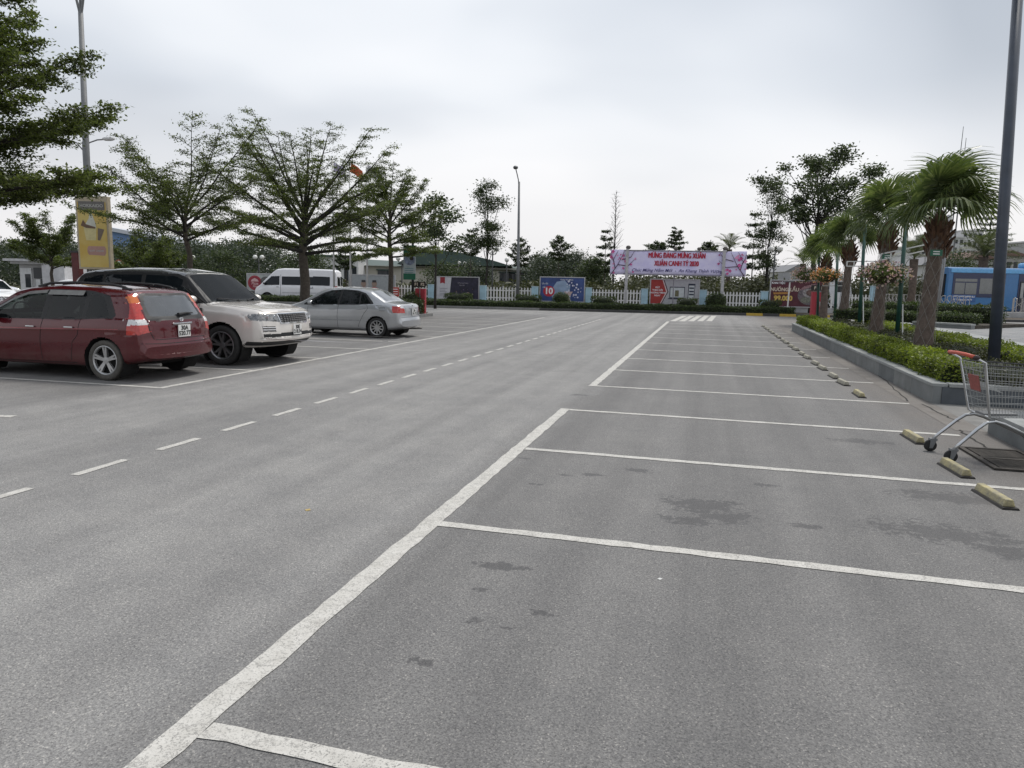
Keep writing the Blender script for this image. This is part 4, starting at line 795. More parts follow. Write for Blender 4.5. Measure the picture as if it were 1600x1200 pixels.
def umbrella_tree(loc, H, bare, R, label, tiers=7, nb=6, asc=.35, leaf=.075, dens=1., trunk_r=.13, group=None, top=.25, lean=(0, 0), matl=None, dirs=None, seed=1, vase=0., topsparse=.5, sub=9, name='umbrella_tree'):
    """layered tree: whorls of rising boughs, each a flat fan of twigs set with small leaves"""
    random.seed(seed); rngs = np.random.default_rng(seed)
    t = thing(name, loc, 0, label, 'tree', group)
    tp = [Vector((lean[0]*u*u+random.gauss(0, .03)*u, lean[1]*u*u+random.gauss(0, .03)*u, H*.93*u)) for u in np.linspace(0, 1, 12)]
    tr = MB(); tr.tube(tp, [max(.012, trunk_r*(1.25 if i == 0 else 1)*(1-.93*(i/11))) for i in range(12)], 10); tr.build('trunk', BARK, t, smooth=True)
    lb = MB(); LP = []
    def at(z):
        u = min(1, max(0, z/(H*.93)))*11; i = min(10, int(u)); return tp[i]+(tp[i+1]-tp[i])*(u-i)
    for k in range(tiers):
        u = k/(tiers-1); z = bare+(H*.93-bare)*u**1.05; n = max(3, int(round(nb*(1-.35*u))))
        rad = R*((1-u)**.8*(1-top)+top)*(1 if k else .85)
        if vase: rad = R*(.75+.45*math.sin(PI*min(1, u*1.15)))*(1-.55*u)
        off = random.uniform(0, 6.28)
        for j in range(n):
            a = off+2*PI*j/n+random.gauss(0, .2); l = rad*random.uniform(.72, 1.12)
            if dirs is not None: l *= dirs(a, u)
            if l < .3: continue
            el = asc*(1+.9*u*(1 if vase else .6))+random.gauss(0, .06)
            d = Vector((math.cos(a)*math.cos(el), math.sin(a)*math.cos(el), math.sin(el)))
            p = limb_path(at(z), d, l, 7, .02 if vase else -.01, .05)
            r0 = max(.014, trunk_r*.42*(1-.6*u)*min(1, l/2)); lb.tube(p, [r0*(1-.85*i/7) for i in range(8)], 6, caps=False)
            m = max(4, int(sub*l/2.0))
            for q in range(m):
                s = .18+.82*(q+random.random()*.6)/m; i = min(6, int(s*7)); b0 = p[i]+(p[i+1]-p[i])*(s*7-i)
                sd = 1 if q % 2 else -1; hd = (p[i+1]-p[i]).normalized()
                tl = l*(.42*(1-.55*s)+.06)*random.uniform(.7, 1.2)
                td = rot_about(hd, 'Z', sd*random.uniform(.55, 1.0)); td.z = td.z*.5+random.gauss(.05, .08)
                tp2 = limb_path(b0, td, tl, 3, .0, .1); lb.tube(tp2, [.010, .008, .006, .003], 4, caps=False)
                kk = int(dens*(22+60*tl)*(1-topsparse*u)); LP.append(twig_points(tp2, kk, .06+.05*tl))
                for e in range(2):
                    td2 = rot_about(td, 'Z', random.choice((-1, 1))*random.uniform(.4, .9)); i2 = random.choice((1, 2)); t3 = limb_path(tp2[i2], td2, tl*.5, 2, 0, .1)
                    LP.append(twig_points(t3, int(kk*.6), .06))
    lb.build('boughs', BARKD, t, smooth=True)['kind'] = 'stuff'
    P = np.concatenate(LP); 
    link('crown', leaves('crown', P, leaf, leaf*.55, matl or LF_U, up=.8), t)['kind'] = 'stuff'
    return t
def vase_tree(loc, H, bare, R, label, n=15, el0=.22, el1=1.25, leaf=.075, dens=1., trunk_r=.13, group=None, matl=None, seed=1, zs=1.3, spray=.5, name='layered_tree', stretch=None):
    """trunk that breaks into long rising limbs, each carrying flat layered sprays of small leaves"""
    random.seed(seed); t = thing(name, loc, 0, label, 'tree', group)
    th = bare+zs; tp = [Vector((random.gauss(0, .006)*i, random.gauss(0, .006)*i, th*i/8)) for i in range(9)]
    MB().tube(tp, [trunk_r*(1.2 if i == 0 else 1)*(1-.5*(i/8)**2) for i in range(9)], 12).build('trunk', BARK, t, smooth=True)
    lb = MB(); LP = []
    for k in range(n):
        u = k/(n-1); el = el0+(el1-el0)*u**1.1+random.gauss(0, .05); a = k*2.399+random.gauss(0, .18)
        z = bare+zs*u*.95; i = min(7, int(z/th*8)); b0 = tp[i]+(tp[i+1]-tp[i])*(z/th*8-i)
        hr, hv = R*random.uniform(.85, 1.1), (H-z)*random.uniform(.85, 1.02); l = 1/math.sqrt((math.cos(el)/hr)**2+(math.sin(el)/hv)**2)
        if stretch: l *= stretch(a, u)
        d = Vector((math.cos(a)*math.cos(el), math.sin(a)*math.cos(el), math.sin(el))); m_ = 9; p = limb_path(b0, d, l, m_, -.012+.02*u, .045)
        r0 = trunk_r*(.42-.1*u); lb.tube(p, [max(.008, r0*(1-.9*i/m_)) for i in range(m_+1)], 6, caps=False)
        ns = int(5+l*3.4)
        for q in range(ns):
            s = .22+.78*(q+random.random()*.7)/ns; s = min(s, .995); i = min(m_-1, int(s*m_)); c0 = p[i]+(p[i+1]-p[i])*(s*m_-i); hd = (p[i+1]-p[i]).normalized()
            fl = Vector((hd.x, hd.y, 0)); fl = fl.normalized() if fl.length > .15 else Vector((math.cos(a+q), math.sin(a+q), 0))
            td = rot_about(fl, 'Z', (1 if q % 2 else -1)*random.uniform(.5, 1.25)); td.z = .16+.35*max(0, hd.z-.5)+random.gauss(0, .08)
            tl = spray*l*(1.05-.7*s)*random.uniform(.6, 1.15)*.62; tq = limb_path(c0, td, tl, 4, .01, .08); lb.tube(tq, [.012, .010, .008, .006, .003], 4, caps=False)
            thin = 1-.55*max(0, u*s-.25)
            LP.append(twig_points(tq[1:], int(dens*thin*(22+70*tl)), .085+.04*tl, .40))
            for e in range(int(3+tl*3)):
                i2 = random.randrange(1, 4); f2 = random.random(); c1 = tq[i2]+(tq[i2+1]-tq[i2])*f2; td2 = rot_about(td, 'Z', random.choice((-1, 1))*random.uniform(.5, 1.1)); td2.z *= .7; t3 = limb_path(c1, td2, tl*random.uniform(.25, .5), 2, 0, .08)
                lb.tube(t3, [.006, .005, .002], 3, caps=False); LP.append(twig_points(t3, int(dens*thin*random.uniform(16, 34)), .08, .45))
        LP.append(twig_points(p[-3:], int(dens*40), .11, .5))
    lb.build('boughs', BARKD, t, smooth=True)['kind'] = 'stuff'
    link('crown', leaves('crown', np.concatenate(LP), leaf, leaf*.55, matl or LF_U, up=.7), t)['kind'] = 'stuff'
    return t
def clump_tree(loc, H, R, label, bare=.35, n=40, cl=.5, leaf=.16, per=150, matl=None, seed=3, group=None, trunk_r=.12, shape=None, name='tree', limbs=True, cat='tree', twist=0.):
    """tree with leaf clumps at the ends of branching limbs"""
    random.seed(seed); t = thing(name, loc, 0, label, cat, group)
    tpz = H*.8; tp = [Vector((random.gauss(0, .04)*u*H*.2, random.gauss(0, .04)*u*H*.2, tpz*u)) for u in np.linspace(0, 1, 8)]
    MB().tube(tp, [trunk_r*(1-.8*i/7) for i in range(8)], 8).build('trunk', BARKD, t, smooth=True)
    lb = MB(); LP = []
    for k in range(n):
        for _ in range(30):
            a, u, rr = random.uniform(0, 6.28), random.random(), math.sqrt(random.random())
            z = H*(bare+(1-bare)*u); lim = (shape(u) if shape else math.sin(PI*min(1, .12+u*.88))**.7)
            c = Vector((math.cos(a)*R*rr*lim, math.sin(a)*R*rr*lim, z))
            if lim > .02: break
        if limbs:
            s = tp[min(7, max(1, int((z/H-.18)/.8*7)))]; mid = (s+c)/2+Vector((0, 0, -.08*(c-s).length)); lb.tube([s, mid, c], [trunk_r*.22, trunk_r*.15, .012], 5, caps=False)
        kk = int(per*random.uniform(.5, 1.3)); o = rng.normal(size=(kk, 3))*cl*random.uniform(.6, 1.2)*np.array([1, 1, .62]); LP.append(np.array(c)+o)
    if limbs: lb.build('boughs', BARKD, t, smooth=True)['kind'] = 'stuff'
    link('crown', leaves('crown', np.concatenate(LP), leaf, leaf*.5, matl or LF_D, up=.35), t)['kind'] = 'stuff'
    return t
def hedge(name, a, b, wd, h, z0, mat, label, dens=900, leaf=.055, cat='hedge', group=None, core=(.012, .018, .006), wob=.05, yoff=0.):
    """clipped hedge between two points: dark twiggy core and a shell of leaves"""
    a, b = np.array(a[:2], float), np.array(b[:2], float); L_ = np.linalg.norm(b-a); d = (b-a)/L_; rz = math.atan2(d[1], d[0])
    t = thing(name, (a[0], a[1], z0), rz, label, cat, group)
    k = max(3, int(L_/.35)); m = MB(); V = []
    ph = rng.uniform(0, 6, 4)
    bump = lambda x, s: wob*(math.sin(x*2.1+ph[0]+s)+.7*math.sin(x*4.7+ph[1]+2*s)+.5*math.sin(x*9.3+ph[2]))
    ring = lambda w_, hh: [(-w_/2, 0), (-w_/2, hh*.8), (-w_/2*.8, hh), (w_/2*.8, hh), (w_/2, hh*.8), (w_/2, 0)]
    for i in range(k+1):
        x = L_*i/k; x = min(max(x, .06), L_-.06); V += [(x, y, z) for y, z in ring(wd*.84, h*.88)]
    m.add(V, [(6*i+j, 6*i+j+1, 6*i+j+7, 6*i+j+6) for i in range(k) for j in range(5)]+[(5, 4, 3, 2, 1, 0), tuple(6*k+j for j in range(6))]); m.build('twigs', pmat('hedge_core', core, .95, var=.5, scale=20.), t)
    A = L_*(wd+2*h)+2*wd*h; n = int(A*dens); u = rng.uniform(0, A, n); P = np.zeros((n, 3)); x = rng.uniform(0, L_, n)
    top = u < L_*wd; s1 = (u >= L_*wd) & (u < L_*(wd+h)); s2 = (u >= L_*(wd+h)) & (u < L_*(wd+2*h)); e = u >= L_*(wd+2*h)
    bv = np.array([bump(q, 0) for q in x]) if n < 60000 else wob*np.sin(x*2.1+ph[0])+wob*.7*np.sin(x*4.7+ph[1])
    bs = wob*.6*(np.sin(x*3.3+ph[2])+np.sin(x*7.9+ph[3]))
    P[:, 0] = x; yr = rng.uniform(-.5, .5, n)*wd; zr = rng.uniform(0.0, 1, n)**.8*h
    P[top, 1] = yr[top]; P[top, 2] = (h+bv-.10*h*np.abs(yr/wd*2)**4)[top]
    P[s1, 1] = (-wd/2-bs)[s1]; P[s1, 2] = zr[s1]; P[s2, 1] = (wd/2+bs)[s2]; P[s2, 2] = zr[s2]
    P[e, 0] = np.where(rng.random(n) < .5, 0, L_)[e]; P[e, 1] = yr[e]; P[e, 2] = zr[e]
    P += rng.normal(size=P.shape)*.022
    link('foliage', leaves('foliage', P, leaf, leaf*.6, mat, up=.25), t)['kind'] = 'stuff'
    return t
def shrub(loc, r, label, mat, dens=700, leaf=.06, name='shrub', group=None, flat=False):
    """clipped ball, or loaf when flat"""
    t = thing(name, loc, 0, label, 'shrub', group); rx, ry, rz = r
    MB().ball((0, 0, rz*.95), (rx*.86, ry*.86, rz*.86), 14, 8, jit=.04).build('twigs', pmat('hedge_core', (.01, .015, .006)), t)
    A = 4*PI*((rx*ry)**1.6/3+(rx*rz)**1.6/3+(ry*rz)**1.6/3)**(1/1.6); n = int(A*dens); v = rng.normal(size=(n, 3)); v /= np.linalg.norm(v, axis=1)[:, None]
    if flat: v = np.sign(v)*np.abs(v)**.55; v /= np.abs(v).max(1)[:, None]**.75*1.05
    P = v*np.array([rx, ry, rz])+[0, 0, rz*.95]+rng.normal(size=(n, 3))*.03; P = P[P[:, 2] > .0]
    link('foliage', leaves('foliage', P, leaf, leaf*.6, mat, up=.25), t)['kind'] = 'stuff'; return t
# ------------------------------------------------------------ hedges and bushes of the planters
hedge('clipped_hedge', (3.78, 12.25), (3.78, 30.8), .50, .35, .26, LF_H, 'bright yellow green clipped hedge running along the planter edge beside the parking bays', 1500, .050, wob=.035)
hedge('clipped_hedge', (5.95, 12.3), (5.95, 30.6), .60, .34, .24, LF_H, 'second yellow green hedge at the back of the palm planter beside the plaza wall', 900, .055, wob=.04)
random.seed(5)
lowb = [(4.5, 12.7), (4.35, 15.2), (4.7, 18.8), (4.6, 20.4), (4.75, 23.6), (4.7, 25.4), (4.7, 27.3), (4.7, 28.4), (5.0, 16.6), (5.0, 21.5)]
pos = ['nearest the blue lamp post', 'left of the first palm trunk', 'just past the first palm trunk', 'midway between the first and second palm', 'just past the second palm trunk', 'under the second flower basket', 'before the third palm trunk', 'at the foot of the third palm', 'behind the first palm trunk', 'behind the second green lamp pole']
for (x, y), ps in zip(lowb, pos): shrub((x, y, .24), (.5, .75, .19), 'low dark bronze bush in the palm planter %s' % ps, LF_B, 700, .05, 'low_bush', 'low bushes between the palms')
hedge('clipped_hedge', (3.85, 2.0), (3.85, 8.9), .55, .42, .2, LF_H, 'short green hedge in the near planter at the right edge', 1400, .05, wob=.05)
# ------------------------------------------------------------ fan palms
def frond_mesh(seed, R=.95, nseg=34, pet=.55):
    random.seed(seed); V, Q = [], []
    def quad(a, b, c, d): i = len(V); V.extend([a, b, c, d]); Q.append((i, i+1, i+2, i+3))
    for k in range(5):                                              # stalk
        x0, x1 = pet*k/5, pet*(k+1)/5; z0, z1 = .10*math.sin(PI*x0/pet*.5), .10*math.sin(PI*x1/pet*.5)
        quad((x0, -.016, z0), (x1, -.013, z1), (x1, .013, z1), (x0, .016, z0)); quad((x0, -.016, z0), (x0, 0, z0-.02), (x1, 0, z1-.02), (x1, -.013, z1)); quad((x0, 0, z0-.02), (x0, .016, z0), (x1, .013, z1), (x1, 0, z1-.02))
    for i in range(nseg):
        a = (i/(nseg-1)-.5)*math.radians(250); l = R*(.70+.30*math.cos(a*.5))*random.uniform(.9, 1.06); wd = .026*R/.95
        pr = None; n = 6; dr = random.uniform(.8, 1.3)
        for k in range(n+1):
            u = k/n; rr = l*u; fold = .10*abs(math.sin(a))*u
            z = .10+.10*u-fold-.62*dr*max(0, u-.45)**2*l*2.4; rr2 = rr*(1-.16*max(0, u-.5)**2*4)
            w_ = wd*(.35+.65*min(1, u*2.2))*(1-max(0, u-.55)/.45*.93)
            c, s = math.cos(a), math.sin(a); ti = .30*u; z -= (.55+.45*c)*rr2*math.sin(ti)*.75; p = (pet+c*rr2*math.cos(ti*.8), s*rr2, z); L_, R_ = (p[0]+s*w_, p[1]-c*w_, z-.004), (p[0]-s*w_, p[1]+c*w_, z+.010*(i % 2))
            if pr: quad(pr[0], L_, R_, pr[1])
            pr = (L_, R_)
    return np_mesh('frond', np.array(V), np.array(Q), LF_P)
fronds = [frond_mesh(40+i, R=.88+.05*i, pet=.55+.12*i, nseg=38) for i in range(4)]
netm = pmat('light_string', (.20, .19, .17), .7, var=.2); huskm = pmat('palm_husk', (.055, .028, .018), .9, var=.5, scale=9., bump=.8, col2=(.13, .068, .036)); trunkm = pmat('palm_trunk', (.075, .055, .045), .95, var=.4, scale=7., bump=1., bscale=22., col2=(.135, .105, .085))
def fan_palm(base, top, r0, label, nf=30, sc=1.0, seed=1, net=True):
    random.seed(seed); base, top = Vector(base), Vector(top); t = thing('fan_palm', base, 0, label, 'palm', 'fan palms in the planter'); d = top-base; H = d.length
    P = [d*u+Vector((0, 0, 0)) for u in np.linspace(0, 1, 26)]
    MB().tube(P, [r0*(1.22-.30*min(1, u*2.5)-.12*u+(.035 if k % 2 else 0)) for k, u in enumerate(np.linspace(0, 1, 26))], 16).build('trunk', trunkm, t, smooth=True)
    h = MB(); h.lathe([(r0*.85, -.75), (r0*.95, -.55), (r0*1.12, -.28), (r0*1.1, -.05), (r0*.8, .15), (.03, .3)], 14, c=d); h.build('husk', huskm, t, smooth=False)
    for k in range(34):                                               # old leaf bases
        a = k*2.4; zz = -.66+.66*k/34; rr = r0*.9
        q = d+Vector((math.cos(a)*rr, math.sin(a)*rr, zz)); e = q+Vector((math.cos(a)*(.10+.10*random.random()), math.sin(a)*(.10+.10*random.random()), .12+.08*random.random()))
        MB().tube([q-Vector((0, 0, .05)), e], [.05, .022], 5).build('leaf_base', huskm, t)
    for k in range(nf):
        a = k*2.399+random.gauss(0, .1); u = (k+.5)/nf; el = math.radians(80-70*u**1.0)+random.gauss(0, .08)
        o = link('frond', fronds[k % 4], t); o.location = d+Vector((0, 0, .12-.12*u)); o.rotation_mode = 'XYZ'; o.rotation_euler = (random.gauss(0, .42), -el, a); s_ = sc*random.uniform(.88, 1.08); o.scale = (s_, s_, s_)
    if net:
        nm = MB(); W_ = 6
        rr = lambda u: r0*(1.18-.35*min(1, u*3))+.05
        for s_ in (1, -1):
            for q in range(W_):
                nm.tube([d*(u*.82)+Vector((rr(u)*math.cos(2*PI*q/W_+s_*u*5), rr(u)*math.sin(2*PI*q/W_+s_*u*5), 0)) for u in np.linspace(0.02, 1, 22)], .004, 3, caps=False)
        nm.build('light_net', netm, t)['kind'] = 'stuff'
    return t
PALMS = [((1440, 548), (1468, 350), 15.7, .175, 16, 1.0, 'nearest and largest fan palm with a reddish shaggy crown base beside the plaza wall'), ((1367, 525), (1388, 358), 20.3, .16, 15, 1.0, 'second fan palm in the row with a flower basket hanging before its trunk'), ((1316, 506), (1329, 386), 27.0, .16, 15, 1.02, 'third fan palm in the row, behind the second'), ((1286, 496), (1292, 404), 33.0, .16, 15, 1.0, 'farthest and leftmost fan palm in the planter row')]
for i, (b0, t0, dp, r0, nf, sc, lb) in enumerate(PALMS):
    bb = D(b0[0], b0[1], dp); tt = D(t0[0], t0[1], dp); bb[2] = .26; fan_palm(bb, tt, r0, lb, nf, sc, 11+i, net=(i < 3))
# ============================================================ trolley
steel = pmat('trolley_steel', (.55, .56, .57), .3, metal=.85, var=.12); wire = pmat('trolley_wire', (.30, .31, .31), .4, metal=.6, var=.15); redp = pmat('trolley_red', (.45, .07, .035), .5, var=.1); greyp = pmat('trolley_grey', (.16, .165, .17), .6)
CT = thing('shopping_trolley', (2.40, 8.08, 0), .10, 'grey wire shopping trolley with red handle standing on the parking bay at the right', 'trolley')
for sg in (1, -1):
    MB().tube([(.0, .25*sg, .135), (.05, .25*sg, .19), (.20, .235*sg, .345), (.28, .225*sg, .41), (.36, .215*sg, .425), (.45, .205*sg, .40), (.80, .17*sg, .24), (.90, .16*sg, .165)], .0165, 10).build('chassis_tube', steel, CT, smooth=True)
    for x, y, r in ((0, .25, .062), (.92, .155, .055)):
        o = MB().lathe([(r*.3, -.018), (r*.92, -.017), (r, -.011), (r, .011), (r*.92, .017), (r*.3, .018)], 20, c=(x-.02, y*sg, r), axis='Y').build('caster_wheel', TYRE, CT, smooth=True)
        f = MB()
        for q in (-.026, .026): f.prism([(x-.035, r*.6), (x-.005, r*.6), (x+.03, r*2.05), (x-.03, r*2.05)], y*sg+q-.003, y*sg+q+.003, lambda a, b, h: (a, h, b))
        f.box((x, y*sg, r*2.1), (.07, .06, .02)); f.build('caster_fork', greyp, o)
    MB().tube([(.36, .215*sg, .43), (.30, .225*sg, .47), (.19, .275*sg, 1.0), (.09, .275*sg, 1.05)], .011, 8).build('rear_upright', steel, CT, smooth=True)
bx = lambda u, v, sg: Vector((.32+.68*u+(-.13+.25*u)*v, (.215-.05*u+(.06-.02*u)*v)*sg, .46+.02*u+(.52-.06*u)*v))     # u along, v up
def panel(name, fn, nu, nv_, r=.0019):
    m = MB()
    for i in range(nu+1): m.tube([fn(i/nu, 0), fn(i/nu, 1)], r, 4, caps=False)
    for j in range(nv_+1): m.tube([fn(0, j/nv_), fn(1, j/nv_)], r*1.35, 4, caps=False)
    m.build(name, wire, CT)['kind'] = 'stuff'
panel('basket_side', lambda u, v: bx(u, v, 1), 26, 7); panel('basket_side', lambda u, v: bx(u, v, -1), 26, 7)
panel('basket_rear_gate', lambda u, v: bx(0, v, 1)*(1-u)+bx(0, v, -1)*u, 16, 7); panel('basket_front', lambda u, v: bx(1, v, 1)*(1-u)+bx(1, v, -1)*u, 12, 7); panel('basket_floor', lambda u, v: bx(v, 0, 1)*(1-u)+bx(v, 0, -1)*u, 14, 18)
MB().tube([bx(0, 1, 1), bx(1, 1, 1), bx(1, 1, -1), bx(0, 1, -1)], .007, 6).build('basket_rim', pmat('rim_dark', (.05, .05, .055), .4, metal=.4), CT)
MB().tube([bx(0, 0, 1), bx(0, 0, -1)], .010, 6).build('bottom_bar', steel, CT)
MB().tube([(.085, -.285, 1.055), (.075, -.1, 1.065), (.075, .1, 1.065), (.085, .285, 1.055)], .019, 10).build('handle', redp, CT, smooth=True)
for sg in (1, -1): MB().ball((.10, .282*sg, 1.05), (.035, .02, .026), 8, 6).build('handle_cap', pmat('handle_black', (.03, .02, .02), .5), CT)
pb = lambda u, v: bx(0, v, 1)*(1-u)+bx(0, v, -1)*u+Vector((-.012, 0, 0)); m = MB(); m.add([pb(.28, .46), pb(.72, .46), pb(.72, .76), pb(.28, .76)], [(0, 1, 2, 3)]); o = m.build('advert_plate', pmat('plate_red', (.26, .06, .05), .5, var=.25, scale=40.), CT); sm_ = o.modifiers.new('solid', 'SOLIDIFY'); sm_.thickness = .004
m = MB()
for i in range(8): m.tube([(.24, -.20+.4*i/7, .80), (.42, -.17+.34*i/7, .70)], .003, 4)
m.build('child_seat', wire, CT)['kind'] = 'stuff'
MB().box((.46, 0, .475), (.30, .20, .02), ry=-.03).build('seat_plate', greyp, CT)
# ============================================================ lamp posts and poles beside the palms
navy = pmat('navy_post', (.035, .045, .065), .45, var=.2, scale=3., coat=.2); green = pmat('green_post', (.010, .055, .040), .45, var=.2, scale=3.)
bp_ = D(1551, 590, 12.2); bp_[2] = .24; tp_ = D(1590, -2, 12.2); dv = Vector(tp_)-Vector(bp_)
L = thing('lamp_post', bp_, 0, 'tall dark navy lamp post rising out of the frame at the right edge', 'lamp post')
MB().tube([Vector((0, 0, -.05)), dv*.5, dv*1.12], [.092, .088, .078], 20).build('post', navy, L, smooth=True); MB().lathe([(.16, 0), (.16, .03), (.10, .05), (.095, .16)], 20).build('base_flange', navy, L)
e = dv*1.12; MB().box(e+Vector((-.35, 0, .03)), (.9, .22, .10)).build('lamp_head', navy, L, bevel=.02)
whit = pmat('white_tube', (.60, .60, .58), .5, var=.1); fl_leaf = leafmat('basket_leaf', (.05, .075, .02), (.09, .12, .035), (.14, .16, .06), .3); fl_pink = leafmat('petal_pink', (.42, .22, .30), (.52, .36, .42), (.62, .52, .54), .35); fl_or = leafmat('petal_orange', (.55, .16, .06), (.62, .28, .16), (.66, .42, .32), .35)
def basket(c, r, label, pet):
    t = thing('flower_basket', c, 0, label, 'flower basket', 'hanging flower baskets on the green poles')
    MB().lathe([(.03, -.26), (r*.55, -.22), (r*.8, -.05), (r*.82, -.02)], 16).build('bowl', pmat('bowl_brown', (.05, .035, .022), .9), t, smooth=True)
    n = 2600; v = rng.normal(size=(n, 3)); v /= np.linalg.norm(v, axis=1)[:, None]; P = v*rng.uniform(.5, 1.05, (n, 1))*[r*1.12, r*1.12, r*.5]*(1+.25*np.sin(3*np.arctan2(v[:, 1:2], v[:, 0:1])+1)); P[:, 2] = np.where(P[:, 2] < 0, P[:, 2]*.9, P[:, 2]); link('foliage', leaves('foliage', P, .07, .035, fl_leaf, up=.2), t)['kind'] = 'stuff'
    n = 380; v = rng.normal(size=(n, 3)); v[:, 2] = v[:, 2]*.8+.35; v /= np.linalg.norm(v, axis=1)[:, None]; P = v*[r*1.16, r*1.16, r*.6]*(1+.22*np.sin(3*np.arctan2(v[:, 1:2], v[:, 0:1])+1))*rng.uniform(.9, 1.1, (n, 1)); link('flowers', leaves('flowers', P, .065, .075, pet, up=.1), t)['kind'] = 'stuff'
    m = MB()
    for k in range(3): a = 2*PI*k/3; m.tube([(r*.8*math.cos(a), r*.8*math.sin(a), 0), (0, 0, .55)], .006, 4)
    m.build('hanger', green, t)['kind'] = 'stuff'
POLES = [((1403, 512), (1418, 318), 19.0, 'nearest green pole leaning beside the first palm with white cross arms', 1), ((1343, 505), (1353, 330), 24.5, 'second green pole standing behind the second palm', 1), ((1305, 495), (1309, 395), 29.0, 'third green pole near the third palm', 1), ((1278, 492), (1280, 400), 33.5, 'farthest green pole at the end of the planter beside the red box', 0)]
for i, (b0, t0, dp, lb, ar) in enumerate(POLES):
    bb, tt = D(*b0, dp), D(*t0, dp); bb[2] = .2; dv = Vector(tt)-Vector(bb); t = thing('green_pole', bb, 0, lb, 'pole', 'green poles among the palms')
    MB().tube([Vector((0, 0, 0)), dv], [.062, .05], 12).build('post', green, t, smooth=True); MB().lathe([(.12, 0), (.12, .03), (.07, .06)], 12).build('base_flange', green, t)
    MB().tube([Vector((.09, -.05, .02)), Vector((.11, -.06, .35)), dv*.3+Vector((.075, 0, 0))], .018, 6).build('conduit', whit, t)
    if ar:
        k = .62 if i == 0 else .55; o = dv*k; m = MB()
        a, b2 = (Vector((-.55, 0, -.06)), Vector((.60, .25, .22))) if i == 0 else (Vector((-.50, 0, 0)), Vector((.45, .1, .02)))
        for dz in (0, .16): MB().bar(o+a+Vector((0, 0, dz)), o+b2+Vector((0, 0, dz)), .03).build('cross_arm', whit, t)
        for e in (a, a*.55+b2*.45*0, b2): MB().bar(o+e, o+e+Vector((0, 0, .16)), .035).build('arm_spacer', whit, t)
basket(D(1378, 428, 18.7), .50, 'hanging basket overflowing with pale pink flowers before the second palm', fl_pink)
basket(D(1262, 430, 33.2), .62, 'pale pink hanging flower basket left of the orange one', fl_pink)
basket(D(1291, 431, 29.0), .50, 'small orange flowered hanging basket before the farthest palm', fl_or)
tagm = pmat('tag_green', (.01, .11, .06), .5); tagw = pmat('tag_white', (.7, .7, .7), .5)
for px, py, dp, lb in ((1463, 395, 15.35, 'small green name plate tied to the nearest palm trunk'), (1386, 401, 20.0, 'small green name plate tied to the second palm trunk')):
    o = D(px, py, dp); t = MB().box((0, 0, 0), (.26, .012, .13)).build('name_plate', tagm, loc=o, rz=.25, label=lb, category='name plate')
    for dz in (.025, -.025): MB().box((0, -.008, dz), (.14, .003, .022)).build('printed_line', tagw, t)
# ============================================================ fence, boards, banner along the far kerb
FO = 3.0
def FP(px, py, off=FO):                                             # (distance along the kerb, height) of a pixel on the fence plane
    return KX(px, off, py)
RZ = KANG
white = pmat('fence_white', (.66, .66, .65), .6, var=.1, scale=5.); blue = pmat('post_blue', (.36, .53, .62), .65, var=.14, scale=3., bump=.2); framem = pmat('board_frame', (.42, .42, .43), .45, metal=.4, var=.1); plinthm = pmat('plinth', (.36, .36, .36), .85, var=.2, scale=2.)
ZB = .52
pw = thing('plinth_wall', KP(-46, FO-.2), RZ, 'low grey plinth wall carrying the white fence and display boards', 'wall')
for i in range(46): MB().b2((i*2.0+.003, 0, 0), (i*2.0+1.997, .4, ZB-.02)).build('wall_block', plinthm, pw)
def picket_fence(pa, pb, lb, off=FO):
    ta, tb = FP(pa, 450)[0], FP(pb, 450)[0]; t = thing('picket_fence', KP(ta, off, ZB-.03), RZ, lb, 'fence', 'white picket fences between the blue posts'); L_ = tb-ta; n = max(3, int(round(L_/.21)))
    pk = MB().prism([(-.045, 0), (.045, 0), (.045, .86), (0, .93), (-.045, .86)], -.015, .015, lambda a, b, h: (a, h, b)).mesh('picket', white)
    for i in range(n): link('picket', pk, t, loc=(L_*(i+.5)/n, -.02, 0))
    for z in (.20, .70): MB().b2((0, .0, z-.035), (L_, .035, z+.035)).build('rail', white, t)
def blue_post(px, lb, w_=.42, h=.98):
    t0 = FP(px, 450)[0]; t = thing('fence_post', KP(t0, FO-.02, ZB-.03), RZ, lb, 'post', 'pale blue fence posts')
    MB().b2((-w_/2, -.17, 0), (w_/2, .17, h)).build('pillar', blue, t, bevel=.012); MB().b2((-w_/2-.02, -.19, h), (w_/2+.02, .19, h+.04)).build('cap', pmat('cap_blue', (.45, .56, .60), .6), t)
for a, b2, lb in ((597, 668, 'white picket fence left of the dark board, behind the arrow sign'), (760, 832, 'white picket fence between the dark board and the blue board'), (925, 1003, 'white picket fence under the left end of the pink banner'), (1104, 1190, 'white picket fence under the right end of the pink banner'), (1298, 1362, 'white picket fence seen between the palm trunks')): picket_fence(a, b2, lb)
for px, lb in ((590, 'pale blue fence post right of the two person board'), (674, 'pale blue fence post left of the dark board'), (755, 'pale blue fence post right of the dark board'), (836, 'pale blue fence post left of the blue board'), (920, 'pale blue fence post right of the blue board'), (1007.5, 'pale blue fence post left of the red arrow board'), (1099, 'pale blue fence post right of the red arrow board'), (1195, 'pale blue fence post left of the maroon board'), (1366, 'tall pale blue gate post seen between the second and third palm')): blue_post(px, lb, h=(.98 if px != 1366 else 1.45))
